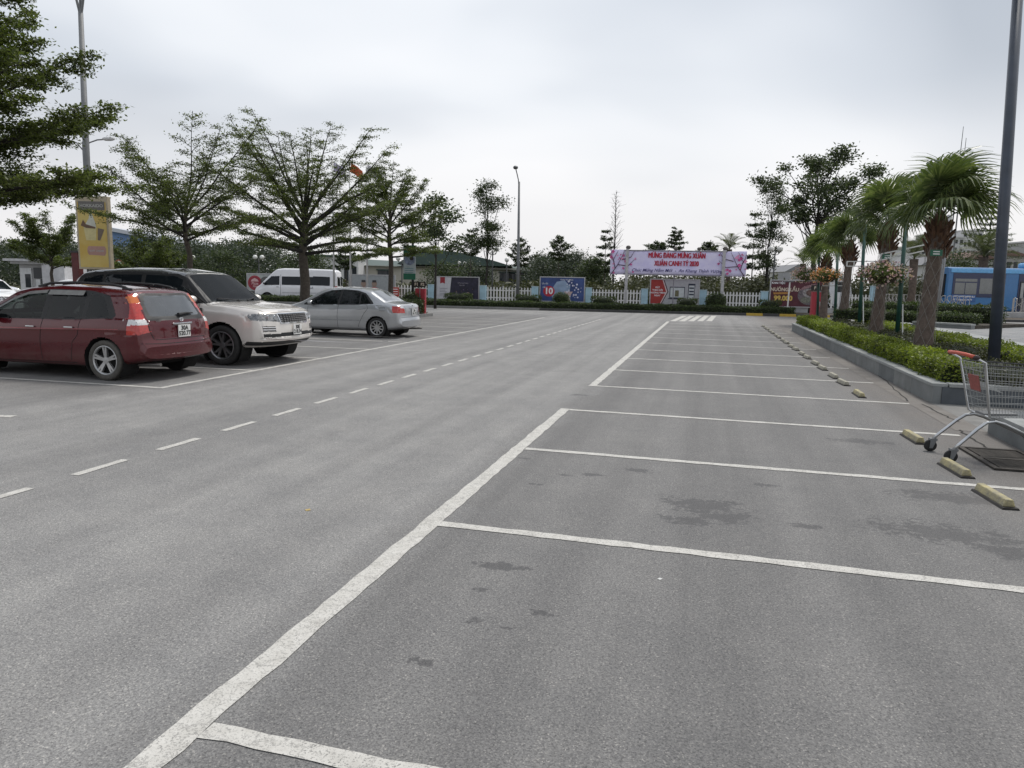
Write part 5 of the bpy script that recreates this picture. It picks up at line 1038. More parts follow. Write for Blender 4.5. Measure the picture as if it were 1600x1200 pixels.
def board(pa, pb, pyt, lb, base, cat='advertising board'):
    ta, tb = FP(pa, 450, FO-.25)[0], FP(pb, 450, FO-.25)[0]; zt = FP((pa+pb)/2, pyt, FO-.25)[1]; W_ = tb-ta; H_ = zt-ZB
    t = thing('display_board', KP(ta, FO-.25, ZB-.02), RZ, lb, cat, 'display boards along the far fence')
    MB().b2((.04, 0, .04), (W_-.04, .05, H_-.04)).build('panel', base, t)
    for lo, hi in (((0, -.03, 0), (.06, .08, H_)), ((W_-.06, -.03, 0), (W_, .08, H_)), ((.06, -.03, H_-.06), (W_-.06, .08, H_)), ((.06, -.03, 0), (W_-.06, .08, .06))): MB().b2(lo, hi).build('frame_bar', framem, t)
    class Bd: pass
    B = Bd(); B.t, B.W, B.H = t, W_, H_
    def poly(name, pts, mat, lay=1): MB().add([(x*W_, -.004*lay, y*H_) for x, y in pts], [tuple(range(len(pts)))]).build(name, mat, t)
    def text(tx, x, y, size, mat, lay=3, **kw): put_text('lettering', tx, size*H_, mat, t, frame((x*W_, -.004*lay, y*H_), (1, 0, 0), (0, 0, 1)), **kw)
    B.poly, B.text = poly, text; B.disc = lambda name, x, y, r, mat, lay=2, a=1.: poly(name, [(x+r*a*math.cos(q)*H_/W_, y+r*math.sin(q)) for q in np.linspace(0, 2*PI, 28)[:-1]], mat, lay)
    return B
pr = lambda n, c, v=.1, s=6.: pmat('print_'+n, c, .55, var=v, scale=s)
# dark board with pale left part
B = board(681, 749, 431.5, 'board with white left third, red ribbon and night sky picture', pr('night', (.018, .016, .035), .6, 3.))
B.poly('pale_panel', [(.02, .04), (.31, .04), (.36, .96), (.02, .96)], pr('pale', (.52, .52, .55)), 1); B.poly('ribbon', [(.10, .68), (.155, .72), (.21, .68), (.21, .96), (.10, .96)], pr('ribbon', (.28, .02, .03)), 2)
for i, (x0, x1) in enumerate(((.09, .27), (.09, .22), (.09, .26), (.09, .24), (.09, .2))): B.poly('printed_line', [(x0, .46-.07*i), (x1, .46-.07*i), (x1, .48-.07*i), (x0, .48-.07*i)], pr('ink', (.2, .2, .24)), 2)
B.text('Vinhomes Smart', .62, .72, .07, pr('silver', (.35, .33, .38)), shear=.2); B.text('Rực Rỡ', .60, .62, .07, pr('silver', (.35, .33, .38)), shear=.2)
random.seed(9)
for i in range(26): B.disc('light_dot', random.uniform(.42, .85), random.uniform(.22, .45), random.uniform(.006, .016), pr('gold', (.5, .3, .2)) if i % 2 else pr('violet', (.35, .2, .4)), 2)
# blue board
B = board(843, 914, 432, 'blue display board with a white 10 in a red disc', pr('blue', (.035, .065, .20), .3, 1.2))
B.poly('pale_glow', [(.30, .02), (.25, .45), (.38, .80), (.55, .86), (.68, .62), (.64, .3), (.72, .02)], pr('sky', (.24, .32, .45), .2, 2.), 1)
B.disc('red_disc', .21, .42, .21, pr('red', (.42, .02, .04)), 2, 1.1); B.text('10', .205, .42, .34, pr('white', (.75, .75, .77)), 3, bold=.02)
B.text('KHAI TRƯƠNG', .60, .88, .075, pr('white', (.75, .75, .77)), 2); B.text('năm', .12, .58, .1, pr('white', (.75, .75, .77)), 2); B.text('Ưu đãi', .12, .72, .09, pr('white', (.75, .75, .77)), 2)
B.poly('vase', [(.58, .04), (.70, .04), (.67, .16), (.70, .32), (.74, .42), (.54, .42), (.60, .3), (.62, .16)], pr('vase', (.50, .38, .36), .3, 20.), 2)
for i in range(26): B.disc('petal', random.uniform(.58, .92), random.uniform(.18, .86), random.uniform(.015, .04), pr('petal', (.62, .62, .72)), 3)
# red arrow board
B = board(1015.5, 1093.5, 435.5, 'grey display board with red arrow field, laptop and telephone pictures', pr('grey', (.40, .40, .42)))
B.poly('arrow_dark', [(.02, .03), (.255, .03), (.375, .5), (.285, .97), (.02, .97)], pr('darkred', (.05, .015, .03)), 1); B.poly('arrow_pale', [(.02, .03), (.235, .03), (.355, .5), (.265, .97), (.02, .97)], pr('pinkw', (.62, .5, .5)), 2); B.poly('arrow_red', [(.02, .03), (.215, .03), (.33, .5), (.245, .97), (.02, .97)], pr('brick', (.33, .03, .025)), 3)
for i, tx in enumerate(('ĐẶT', 'THEO DÕI', 'CHƯƠNG TRÌNH', 'NGAY')): B.text(tx, .155, .66-.105*i, .085, pr('white', (.75, .75, .77)), 4, bold=.004)
ink = pr('navyink', (.02, .025, .05)); B.poly('laptop_frame', [(.40, .25), (.70, .25), (.705, .70), (.40, .70)], ink, 2); B.poly('laptop_screen', [(.415, .285), (.69, .285), (.69, .665), (.415, .665)], pr('screen', (.52, .55, .56)), 3); B.poly('laptop_base', [(.36, .21), (.735, .21), (.72, .245), (.38, .245)], ink, 2); B.poly('screen_picture', [(.51, .32), (.585, .32), (.585, .56), (.51, .56)], pr('olive', (.14, .13, .07), .6, 20.), 4)
B.poly('phone_frame', [(.765, .2), (.895, .2), (.91, .83), (.77, .83)], ink, 2); B.poly('phone_screen', [(.778, .24), (.885, .24), (.895, .76), (.785, .76)], pr('screen', (.52, .55, .56)), 3)
for y in (.63, .5, .38): B.poly('screen_line', [(.79, y), (.885, y), (.885, y+.055), (.79, y+.055)], ink, 4)
# maroon board
B = board(1203, 1290, 437, 'maroon food display board with yellow price behind the white post', pr('maroon', (.075, .012, .022), .3, 2.))
B.text('KHAI TIỆC', .10+.05, .88, .10, pr('white', (.75, .75, .77)), 2, bold=.005); B.text('NƯỚNG LẨU', .27, .64, .17, pr('cream', (.55, .47, .38)), 2, bold=.012); B.poly('ochre_strip', [(.08, .46), (.36, .49), (.38, .56), (.06, .53)], pr('ochre', (.40, .19, .04), .3, 15.), 2); B.text('99.000', .25, .32, .24, pr('yellow', (.60, .42, .10)), 3, bold=.02)
B.disc('plate', .74, .45, .36, pr('plate', (.13, .11, .12), .5, 9.), 2, 1.25); B.disc('pan', .76, .55, .2, pr('pan', (.28, .26, .26), .5, 8.), 3, 1.6); B.disc('pan_inside', .77, .54, .13, pr('food', (.12, .07, .06), .8, 18.), 4, 1.7); B.poly('meat', [(.52, .62), (.62, .78), (.80, .86), (.97, .80), (.97, .70), (.8, .72), (.62, .66)], pr('meat', (.26, .15, .16), .6, 16.), 3); B.disc('greens', .66, .28, .12, pr('greens', (.16, .16, .13), .8, 20.), 3, 1.6)
# left boards behind the minibus
B = board(386, 470, 427, 'pale display board with a round red badge behind the minibus', pr('palegreen', (.36, .38, .37), .25, 3.))
B.disc('badge', .15, .56, .34, pr('badge', (.30, .03, .045)), 2); B.disc('badge_ring', .15, .56, .27, pr('badge2', (.22, .015, .03)), 3); B.poly('badge_roof', [(.075, .62), (.10, .72), (.15, .78), (.20, .72), (.225, .62)], pr('badgew', (.55, .36, .36)), 4); B.text('Pizza', .15, .53, .17, pr('badgew', (.55, .36, .36)), 4, shear=.2, bold=.006); B.text('Hut', .155, .40, .15, pr('badgew', (.55, .36, .36)), 4, shear=.2, bold=.006)
B.disc('dark_plate', .36, .62, .24, pr('foodgrey', (.10, .10, .095), .6, 12.), 2, 1.2); B.poly('dark_foot', [(.02, .04), (.98, .04), (.98, .22), (.02, .18)], pr('foodgrey', (.10, .10, .095)), 2)
B = board(545, 618, 428.5, 'grey display board picturing two people in red shirts', pr('greyboard', (.30, .32, .33)))
for x in (.32, .55): B.poly('printed_shirt', [(x-.11, .05), (x+.11, .05), (x+.10, .38), (x+.04, .46), (x-.04, .46), (x-.10, .38)], pr('shirt', (.35, .04, .035), .3, 12.), 2); B.disc('printed_face', x, .60, .14, pr('skin', (.28, .20, .16)), 3, .85); B.poly('printed_hair', [(x-.045, .66), (x+.045, .66), (x+.04, .76), (x-.04, .76)], pr('hair', (.03, .025, .025)), 4)
t0, z0 = FP(617, 450, FO-.4); MB().box((0, 0, 0), (.62, .06, .62)).build('warning_sign', pr('redsign', (.42, .06, .04)), loc=KP(t0, FO-.5, ZB+.42), rz=RZ+.2, label='small red sign with white lines on the fence left of the green banner', category='sign')
so = bpy.data.objects['warning_sign']
for k in range(3): MB().box((0, -.034, .18-.16*k), (.46, .006, .05)).build('printed_line', pr('white', (.75, .75, .77)), so)
MB().box((0, 0, -.66), (.06, .05, .75)).build('sign_leg', framem, so)
# ------------------------------------------------------------ banner
ta, tb = FP(954, 400, 2.0)[0], FP(1167, 400, 2.0)[0]; zt, zb = FP(1060, 391.5, 2.0)[1], FP(1060, 430.5, 2.0)[1]; W_, H_ = tb-ta, zt-zb
bn = thing('festive_banner', KP(ta, 2.0, 0), RZ, 'wide lilac new year banner with red lettering and pink blossom on two posts', 'banner')
lil = pmat('banner_cloth', (.58, .54, .80), .7, var=.06, scale=1.5, col2=(.70, .66, .84)); m = MB(); nx, nz = 40, 6
V = [(W_*i/nx, .03*math.sin(i*.9)*math.sin(j*.8), zb+H_*j/nz+.015*math.sin(i*.5)*(1 if j == nz else 0)) for j in range(nz+1) for i in range(nx+1)]
m.add(V, [(j*(nx+1)+i, j*(nx+1)+i+1, (j+1)*(nx+1)+i+1, (j+1)*(nx+1)+i) for j in range(nz) for i in range(nx)]); o = m.build('cloth', lil, bn, smooth=True); so = o.modifiers.new('solid', 'SOLIDIFY'); so.thickness = .004
redi = pmat('banner_red', (.45, .02, .05), .6); bluei = pmat('banner_blue', (.03, .02, .14), .6); pk1 = pmat('blossom', (.50, .08, .25), .6, var=.3); pk2 = pmat('blossom_pale', (.62, .25, .42), .6, var=.3); brn = pmat('blossom_twig', (.08, .03, .06), .7)
bt = lambda tx, x, y, s, mt, **k: put_text('lettering', tx, s*H_, mt, bn, frame((x*W_, -.045, zb+y*H_), (1, 0, 0), (0, 0, 1)), **k)
[(bt('MỪNG ĐẢNG MỪNG XUÂN', .492+q, .785, .30, redi, width=.415*W_), bt('XUÂN CANH TÝ 2020', .492+q, .47, .29, redi, width=.325*W_)) for q in (-.0022, 0, .0022)]; bt('Chúc Mừng Năm Mới  -  An Khang Thịnh Vượng', .495, .19, .17, bluei, shear=.35, bold=.002, width=.67*W_)
random.seed(12)
for side in (0, 1):
    fx = (lambda u: u*.19) if side == 0 else (lambda u: 1-u*.21)
    tw = MB()
    for (a, b2, c2) in (((.05, .02), (.3, .4), (.55, .95)), ((.2, .25), (.12, .6), (.3, .97)), ((.45, .6), (.8, .7), (.95, .98)), ((.3, .4), (.7, .35), (.95, .62)), ((.15, .5), (.05, .7), (.02, .9))): tw.tube([(fx(a[0])*W_, -.05, zb+a[1]*H_), (fx(b2[0])*W_, -.05, zb+b2[1]*H_), (fx(c2[0])*W_, -.05, zb+c2[1]*H_)], [.028, .02, .010], 4)
    tw.build('blossom_twig', brn, bn)
    for k in range(22):
        x, y, r = fx(random.random())*W_, zb+random.uniform(.06, .94)*H_, random.uniform(.05, .13); f = MB()
        if k % 3 == 2: f.add([(x+r*.5*math.cos(a), -.055, y+r*.5*math.sin(a)) for a in np.linspace(0, 2*PI, 9)[:-1]], [tuple(range(8))])
        else:
            st_ = []
            for q in range(20): rr = r*(.55+.45*abs(math.cos(q*PI/20*5))); st_.append((x+rr*math.cos(2*PI*q/20), -.057, y+rr*math.sin(2*PI*q/20)))
            f.add(st_, [tuple(range(20))])
        f.build('printed_blossom', pk1 if k % 2 else pk2, bn)
gp = pmat('banner_post', (.40, .39, .40), .6, var=.2); rail = pmat('banner_rail', (.22, .21, .24), .6)
for px in (980, 1131): x = FP(px, 400, 2.0)[0]-ta; MB().b2((x-.09, -.20, .1), (x+.09, -.06, zt+.06)).build('post', gp, bn); MB().ball((x+.05, -.1, zt+.15), (.16, .12, .13), 8, 6).build('spotlight', pmat('spot', (.10, .09, .08), .7), bn)
x = FP(1055, 400, 2.0)[0]-ta; MB().tube([(x, .09, .1), (x, .09, zt+.05)], .03, 8).build('rear_post', rail, bn)
for z in (zt-.03, zb+.02): MB().b2((.10*W_, -.06, z-.035), (.86*W_, -.03, z+.035)).build('rail', rail, bn)
for px in (1055, 1092): x = FP(px, 400, 2.0)[0]-ta; MB().ball((x, 0, zt+.12), (.14, .1, .11), 8, 6).build('spotlight', M['spot'], bn)
# ------------------------------------------------------------ clipped planting in front
hedge('low_hedge', KP(-34, .62), KP(FP(1243, 450, .6)[0], .62), .75, .42, .10, LF_H2, 'long low dark green hedge along the far kerb', 420, .085, wob=.03)
for px, py, w_, lb in ((716, 465, 44, 'loaf shaped shrub in front of the dark board'), (826, 466, 40, 'loaf shaped shrub left of the blue board'), (943, 470, 38, 'loaf shaped shrub at the foot of the left banner post'), (1074, 472, 29, 'loaf shaped shrub in front of the red arrow board'), (1203, 476, 32, 'loaf shaped shrub in front of the maroon board')):
    p = FP(px, py, 1.55); s_ = w_/2/23.6; shrub(KP(p[0], 1.55, .28), (s_, .42, .34), lb, LF_G if px > 900 else LF_H2, 500, .08, 'loaf_shrub', 'clipped loaf shrubs along the far kerb', flat=True)
for px, r, lb in ((877, .54, 'round clipped bush in front of the blue board'), (1119, .64, 'round clipped bush by the right banner post')): p = FP(px, 465, 1.5); shrub(KP(p[0], 1.5, .2), (r, r, r*.9), lb, LF_H2, 550, .075, 'round_bush', 'round bushes along the far kerb')
# ------------------------------------------------------------ lamps
lampblk = pmat('lamp_black', (.02, .022, .024), .5); globe = pmat('globe_white', (.70, .69, .66), .35, var=.03); galv = pmat('galvanised', (.15, .155, .16), .6, metal=.0, var=.12)
def globe_lamp(px, py, depth, lb, two=True, r=.17, zg=None):
    p = D(px, py, depth); zt = p[2]; t = thing('globe_lamp', (p[0], p[1], 0), RZ, lb, 'street lamp', 'black globe lamps behind the fence')
    MB().tube([(0, 0, 0), (0, 0, .6), (0, 0, zt-.1)], [.09, .055, .045], 10).build('post', lampblk, t, smooth=True); MB().lathe([(.16, 0), (.16, .1), (.1, .4), (.06, .45)], 10).build('base', lampblk, t)
    xs = (-.32, .32) if two else (0,)
    for x in xs:
        if two: MB().tube([(0, 0, zt-.45), (x*.7, 0, zt-.40), (x, 0, zt-.2)], .028, 6).build('arm', lampblk, t)
        MB().ball((x, 0, zt), r*1.0, 14, 10).build('globe', globe, t, smooth=True)
for a in ((770, 389, 55, 'double globe lamp between the dark board and the blue board'), (1211.5, 389, 53, 'double globe lamp behind the left edge of the maroon board'), (722, 411, 85, 'distant double globe lamp above the dark board'), (404, 402, 62, 'double globe lamp left of the minibus among the trees'), (297, 402, 70, 'double globe lamp above the suv among the dark trees'), (628, 404, 60, 'double globe lamp left of the green pole banner')): globe_lamp(*a, two=True, r=.2)
for a in ((792, 406, 62, 'single globe lamp right of the double one'), (1201, 409, 64, 'single globe lamp just left of the double lamp by the maroon board')): globe_lamp(*a, two=False, r=.2)
p = D(808.5, 470, 48.5); zt = D(807, 278, 48.5)[2]; t = thing('street_lamp', (p[0], p[1], 0), RZ, 'tall slim grey street lamp with a short curved arm at the centre', 'street lamp')
MB().tube([(0, 0, 0), (.0, 0, 3), (-.05, 0, zt-.4)], [.12, .10, .065], 12).build('post', galv, t, smooth=True); MB().tube([(-.03, 0, zt-1.2), (-.10, 0, zt-.3), (-.20, 0, zt+.1), (-.28, 0, zt+.38)], .035, 8).build('arm', galv, t, smooth=True); MB().ball((-.30, -.05, zt+.50), (.17, .24, .12), 10, 6).build('lamp_head', pmat('head_grey', (.10, .105, .11), .4), t, smooth=True)
def mast(px, py, depth, lb, arms):
    p = D(px, py, depth); return p
# tall mast and double street lamp at the left
p = D(141, 430, 23.0); tz = D(128, 20, 23.0)[2]; q = D(126, 20, 23.0); t = thing('light_mast', (p[0], p[1], 0), 0, 'tall grey light mast with a forked top behind the yellow sign', 'light mast'); dx, dy = q[0]-p[0], q[1]-p[1]
MB().tube([(0, 0, 0), (dx*.5, dy*.5, tz*.5), (dx, dy, tz)], [.13, .105, .075], 12).build('post', galv, t, smooth=True)
for sg in (1, -1, .1): MB().tube([(dx, dy, tz-.1), (dx+.12*sg, dy, tz+.35), (dx+.30*sg, dy, tz+1.1)], [.05, .04, .03], 6).build('fork_arm', galv, t)
MB().box((dx, dy, tz+1.15), (1.0, .3, .1)).build('lamp_head', M['head_grey'], t)
p = D(143, 440, 42); zt = D(143, 238, 42)[2]; t = thing('street_lamp', (p[0], p[1], 0), RZ, 'street lamp with two curved arms partly behind the left tree and mast', 'street lamp')
MB().tube([(0, 0, 0), (0, 0, zt+.4)], [.12, .06], 10).build('post', galv, t, smooth=True)
for sg in (1, -1): MB().tube([(0, 0, zt-.1), (.4*sg, 0, zt+.35), (.9*sg, 0, zt+.5), (1.3*sg, 0, zt+.52)], .04, 6).build('arm', galv, t, smooth=True); MB().ball((1.6*sg, 0, zt+.55), (.42, .16, .12), 10, 6).build('lamp_head', pmat('head_pale', (.5, .5, .5), .4), t, smooth=True)
# flagpoles
for px, py, dp, colr, lb in ((548, 250, 47, (.42, .09, .03), 'flagpole flying an orange red flag behind the big tree'), (522, 250, 48, (.45, .42, .55), 'flagpole flying a pale flag left of the red flag'), (574, 253, 46, (.55, .52, .60), 'flagpole flying a pale flag right of the red flag')):
    p = D(px, 450, dp); zt = D(px, py, dp)[2]; t = thing('flagpole', (p[0], p[1], 0), RZ, lb, 'flagpole', 'flagpoles behind the big tree'); MB().tube([(0, 0, 0), (0, 0, zt)], [.07, .04], 8).build('pole', pmat('pole_white', (.5, .5, .5), .4, metal=.3), t, smooth=True)
    m = MB(); n = 14; V = [(.06+.85*i/n*(.95), .14*math.sin(i*.8+j*.5+px), zt-.35-.6*j/6-(.28+.25*math.sin(px))*(i/n)**1.3) for j in range(7) for i in range(n+1)]; m.add(V, [(j*(n+1)+i, j*(n+1)+i+1, (j+1)*(n+1)+i+1, (j+1)*(n+1)+i) for j in range(6) for i in range(n)]); f = m.build('flag', pmat('flag%d' % px, colr, .7, var=.1), t, smooth=True); f.modifiers.new('s', 'SOLIDIFY').thickness = .004
    MB().ball((0, 0, zt+.04), .06, 8, 6).build('finial', CHROME, t)
# ------------------------------------------------------------ left island with trees
isl = thing('island_bed', (-15.9, 7.0, 0), 0, 'raised grass bed with stone kerb behind the left hand bays', 'planting bed')
for i in range(26):
    for xx in (0, 2.75): MB().b2((xx, i*1.0+.005, -.02), (xx+.15, i*1.0+.995, .15)).build('kerb_stone', stone, isl, bevel=.01)
for yy in (-.15, 26.0): MB().b2((0, yy, -.02), (2.9, yy+.15, .15)).build('kerb_stone', stone, isl, bevel=.01)
MB().b2((.15, 0, -.01), (2.75, 26, .11)).build('soil', soil, isl)
n = 14000; P = np.stack([rng.uniform(.2, 2.7, n), rng.uniform(.05, 25.9, n), np.full(n, .11)], 1); dd = np.zeros((n, 3)); dd[:, 2] = 3.2
link('grass', leaves('grass', P, .12, .035, LF_G, up=0., dirs=dd), isl)['kind'] = 'stuff'
hedge('island_hedge', (-14.0, 26.5), (-13.6, 32.2), 1.1, .72, .1, LF_H2, 'clipped dark hedge on the end of the left island behind the silver saloon', 420, .08, wob=.05)
shrub((-13.75, 32.4, .1), (.55, .5, .55), 'round dark bush on the island corner behind the saloon boot', LF_H2, 500, .07, 'round_bush')
# pole banner, arrow sign
p = D(645, 470, 35.5); t = thing('banner_pole', (p[0], p[1], .0), RZ, 'black lantern pole carrying a tall green and white banner', 'banner pole'); zt = D(645, 338, 35.5)[2]
MB().tube([(0, 0, .0), (0, 0, zt)], [.075, .05], 10).build('post', lampblk, t, smooth=True)
z0, z1 = D(640, 437, 35.5)[2], D(640, 384, 35.5)[2]; gb = pmat('banner_green', (.015, .13, .075), .6, var=.1); MB().b2((-.45, -.10, z0), (.17, -.08, z1)).build('banner_cloth', pmat('banner_pale', (.40, .45, .47), .6), t)
MB().b2((-.45, -.112, z1-.50), (.17, -.102, z1)).build('green_band', gb, t); MB().b2((-.45, -.112, z0), (.17, -.102, z0+.30)).build('green_band', gb, t)
MB().lathe([(.01, -.012), (.26, -.01), (.26, 0)], 24, (-.13, -.105, (z0+z1)/2+.13), 'Y').build('printed_figure', pmat('banner_fig', (.22, .26, .36), .6, var=.5, scale=9.), t); MB().lathe([(.01, -.012), (.10, -.01), (.10, 0)], 16, (-.03, -.118, (z0+z1)/2+.2), 'Y').build('printed_hair', pr('hair', (.03, .025, .025)), t)
for k in range(3): MB().b2((-.38, -.106, (z0+z1)/2-.30-.10*k), (.06, -.102, (z0+z1)/2-.27-.10*k)).build('printed_line', pr('teal', (.12, .25, .26)), t)
put_text('lettering', 'BỆNH VIỆN', .13, pr('white', (.75, .75, .77)), t, frame((-.14, -.118, z1-.2), (1, 0, 0), (0, 0, 1)), bold=.003)
for sg in (-1, 1): MB().tube([(0, 0, zt-.1), (.2*sg, 0, zt-.02), (.36*sg, 0, zt-.10)], .02, 6).build('arm', lampblk, t); MB().lathe([(.07, -.42), (.12, -.12), (.15, -.1), (.03, .02)], 10, (.36*sg, 0, zt-.06)).build('lantern', pmat('lantern', (.3, .3, .28), .4), t)
def arrow_sign(px, py, depth, lb, words, left):
    p = D(px, py, depth); t = thing('arrow_sign', (p[0], p[1], 0), RZ, lb, 'direction sign', 'black arrow signs on red boxes'); z = p[2]; k = depth/1120
    redb = pmat('sign_red', (.33, .025, .04), .5, var=.12, scale=4.); MB().b2((-7.5*k, -.14, .12), (-.3*k, .14, z-6*k)).build('red_box', redb, t); MB().b2((.3*k, -.12, .12), (7.5*k, .16, z-6.5*k)).build('red_box', redb, t)
    MB().tube([(0, -.18, 0), (0, -.18, z+4*k)], .02, 6).build('post', galv, t)
    for i, wd in enumerate(words):
        x0, x1 = (-10*k, -.2*k) if i == 0 else (.2*k, 9*k); y = -.22
        pts = [(x0, z-4.3*k), (x1, z-4.3*k), (x1+(1.6*k if (i == 1 and not left) else 0), z), (x1, z+4.3*k), (x0, z+4.3*k)] if not left else [(x0-1.6*k*(i == 0), z), (x0, z-4.3*k), (x1, z-4.3*k), (x1, z+4.3*k), (x0, z+4.3*k)]
        o = MB().prism(pts, y, y+.03, lambda a, b, h: (a, h, b)).build('arrow_plate', pmat('sign_black', (.012, .009, .008), .4), t); put_text('lettering', wd, 6.2*k, pr('cream', (.55, .47, .38)), o, frame(((x0+x1)/2, y-.006, z), (1, 0, 0), (0, 0, 1)), bold=.008)
arrow_sign(657.5, 444.5, 34.5, 'black F1 and F2 arrow sign on red boxes near the far kerb', ('F1', 'F2'), False); arrow_sign(1277, 450, 36, 'black F1 arrow sign on a red box at the end of the palm planter', ('F', '1'), True)
# white post in front of the maroon board
t0 = FP(1231, 470, 1.2)[0]; t = thing('sign_post', KP(t0, 1.2, .1), RZ, 'thin white post with a flat top in front of the maroon board', 'post'); zz = FP(1231, 441, 1.2)[1]-.1; MB().tube([(0, 0, 0), (.04, 0, zz)], .045, 8).build('post', pmat('post_white', (.68, .66, .64), .5), t); MB().box((-.02, 0, zz+.04), (.55, .2, .05)).build('top_plate', galv, t)
# ============================================================ trees
def gp(px, depth): p = D(px, 450, depth); return (p[0], p[1], 0)
# ---- row of layered trees on the left island
def reach(side):                                                     # boughs longer towards one bearing
    return lambda a, u: .75+.5*max(0, math.cos(a-side))
GI = 'layered trees on the left island'
vase_tree(gp(-130, 13.8), 7.9, 2.8, 3.7, 'large layered tree whose dark crown fills the upper left corner', n=34, el0=.12, el1=1.2, dens=1.55, trunk_r=.17, seed=21, zs=2.6, spray=.62, group=GI)
vase_tree(gp(298, 21), 6.45, 2.7, 2.9, 'layered tree with slim trunk rising behind the suv', n=20, el0=.2, el1=1.0, dens=.88, leaf=.06, trunk_r=.095, seed=22, zs=1.0, group=GI, stretch=lambda a, u: .9+.38*max(0, math.cos(a-.3))*u)
vase_tree(gp(477, 26), 7.9, 2.55, 3.45, 'biggest layered tree with thick dark trunk standing behind the silver saloon', n=28, el0=.12, el1=1.25, dens=.82, stretch=lambda a, u: 1.0+.22*math.sin(a*2.0+.6)*u, trunk_r=.185, seed=33, zs=1.6, leaf=.065, group=GI)
vase_tree(gp(610, 33), 7.0, 2.75, 2.75, 'layered tree right of the biggest one beside the green pole banner', n=26, el0=.06, el1=1.3, leaf=.075, dens=.9, trunk_r=.12, seed=24, zs=2.4, group=GI)
vase_tree(gp(82, 31), 4.6, 1.9, 1.9, 'small layered tree in front of the gate booth', n=14, el0=.3, el1=1.25, leaf=.08, dens=1.3, trunk_r=.08, seed=25, zs=.8)
vase_tree(gp(232, 30), 3.7, 1.4, 1.9, 'low layered tree showing between the suv roof and the tree behind it', n=12, el0=.3, el1=1.1, leaf=.09, dens=1.1, trunk_r=.07, seed=26, zs=.6)
# ---- slender trees beyond the fence
clump_tree(gp(680, 45), 6.7, 1.9, 'dark big leaved tree right of the green pole banner', bare=.55, n=17, cl=.40, leaf=.22, per=200, seed=31, trunk_r=.1)
clump_tree(gp(760, 53), 8.7, 1.0, 'tall narrow dark tree left of the street lamp', bare=.50, n=26, cl=.34, leaf=.17, per=230, seed=32, trunk_r=.1, shape=lambda u: .55+.6*math.sin(PI*min(1, u*.9+.05)))
for px, py, dp, R, bare, lb, sd in ((735, 357, 66, 1.6, .62, 'small flat topped tree left of the tall narrow tree', 41), (812, 372, 66, 1.5, .55, 'small flat topped tree behind the street lamp pole', 42), (872, 367, 66, 1.35, .62, 'small flat topped tree between the street lamp and the banner', 43), (1025, 376, 66, 1.35, .72, 'small flat topped tree just above the banner, left', 44), (1053, 351, 66, .95, .70, 'thin tiered tree standing above the middle of the banner', 45), (1105, 376, 66, 1.2, .72, 'small flat topped tree just above the banner, right', 46), (944, 356, 64, 1.3, .42, 'thin tiered tree beside the bare tree left of the banner', 47), (1173, 328, 60, 1.25, .40, 'tall thin tiered tree just right of the banner', 48), (541, 385, 66, 1.4, .55, 'small dark tree behind the minibus rear', 49)):
    H_ = D(px, py, dp)[2]; umbrella_tree(gp(px, dp), H_, H_*bare, R, lb, tiers=6, nb=5, asc=.3, leaf=.17, dens=.42, trunk_r=.07, seed=sd, vase=(0 if px in (1053, 944, 1173) else 1), topsparse=.2, sub=9, group='slender trees beyond the fence', matl=LF_D, top=.4)
def bare_tree(loc, H, lb, seed):
    random.seed(seed); t = thing('bare_tree', loc, 0, lb, 'tree'); MB().tube([(0, 0, 0), (.05, 0, H*.5), (0, .03, H)], [.09, .06, .012], 8).build('trunk', BARKD, t, smooth=True); m = MB()
    for k in range(46):
        z = H*(.42+.56*k/46); a = k*2.4; l = (1.15-.8*k/46)*random.uniform(.6, 1.2); e = Vector((math.cos(a)*l*.6, math.sin(a)*l*.6, z+l*.9)); m.tube([(0, 0, z), Vector((math.cos(a)*l*.35, math.sin(a)*l*.35, z+l*.4)), e], [.018, .012, .006], 4, caps=False)
        for q in range(2): m.tube([Vector((math.cos(a)*l*.35, math.sin(a)*l*.35, z+l*.4)), e+Vector((random.gauss(0, .2), random.gauss(0, .2), -.1))], [.010, .005], 3, caps=False)
    m.build('boughs', BARKD, t)['kind'] = 'stuff'
bare_tree(gp(957, 62), D(957, 300, 62)[2], 'tall leafless tree with upswept twigs left of the banner', 51)
# ---- right of the banner
clump_tree(gp(1197, 56), D(1197, 283, 56)[2], .95, 'tall dark column tree right of the banner', bare=.32, n=34, cl=.30, leaf=.18, per=190, seed=61, trunk_r=.12, shape=lambda u: .45+.75*math.sin(PI*min(1, u)))
def spreading(u): return .35+.75*u if u < .75 else .9*(1-(u-.75)*1.6)
clump_tree(gp(1268, 46), D(1268, 246, 46)[2], 4.7, 'large dark spreading tree with clumped leaves behind the palms', bare=.60, n=44, cl=.36, leaf=.22, per=230, seed=64, trunk_r=.22, shape=spreading)
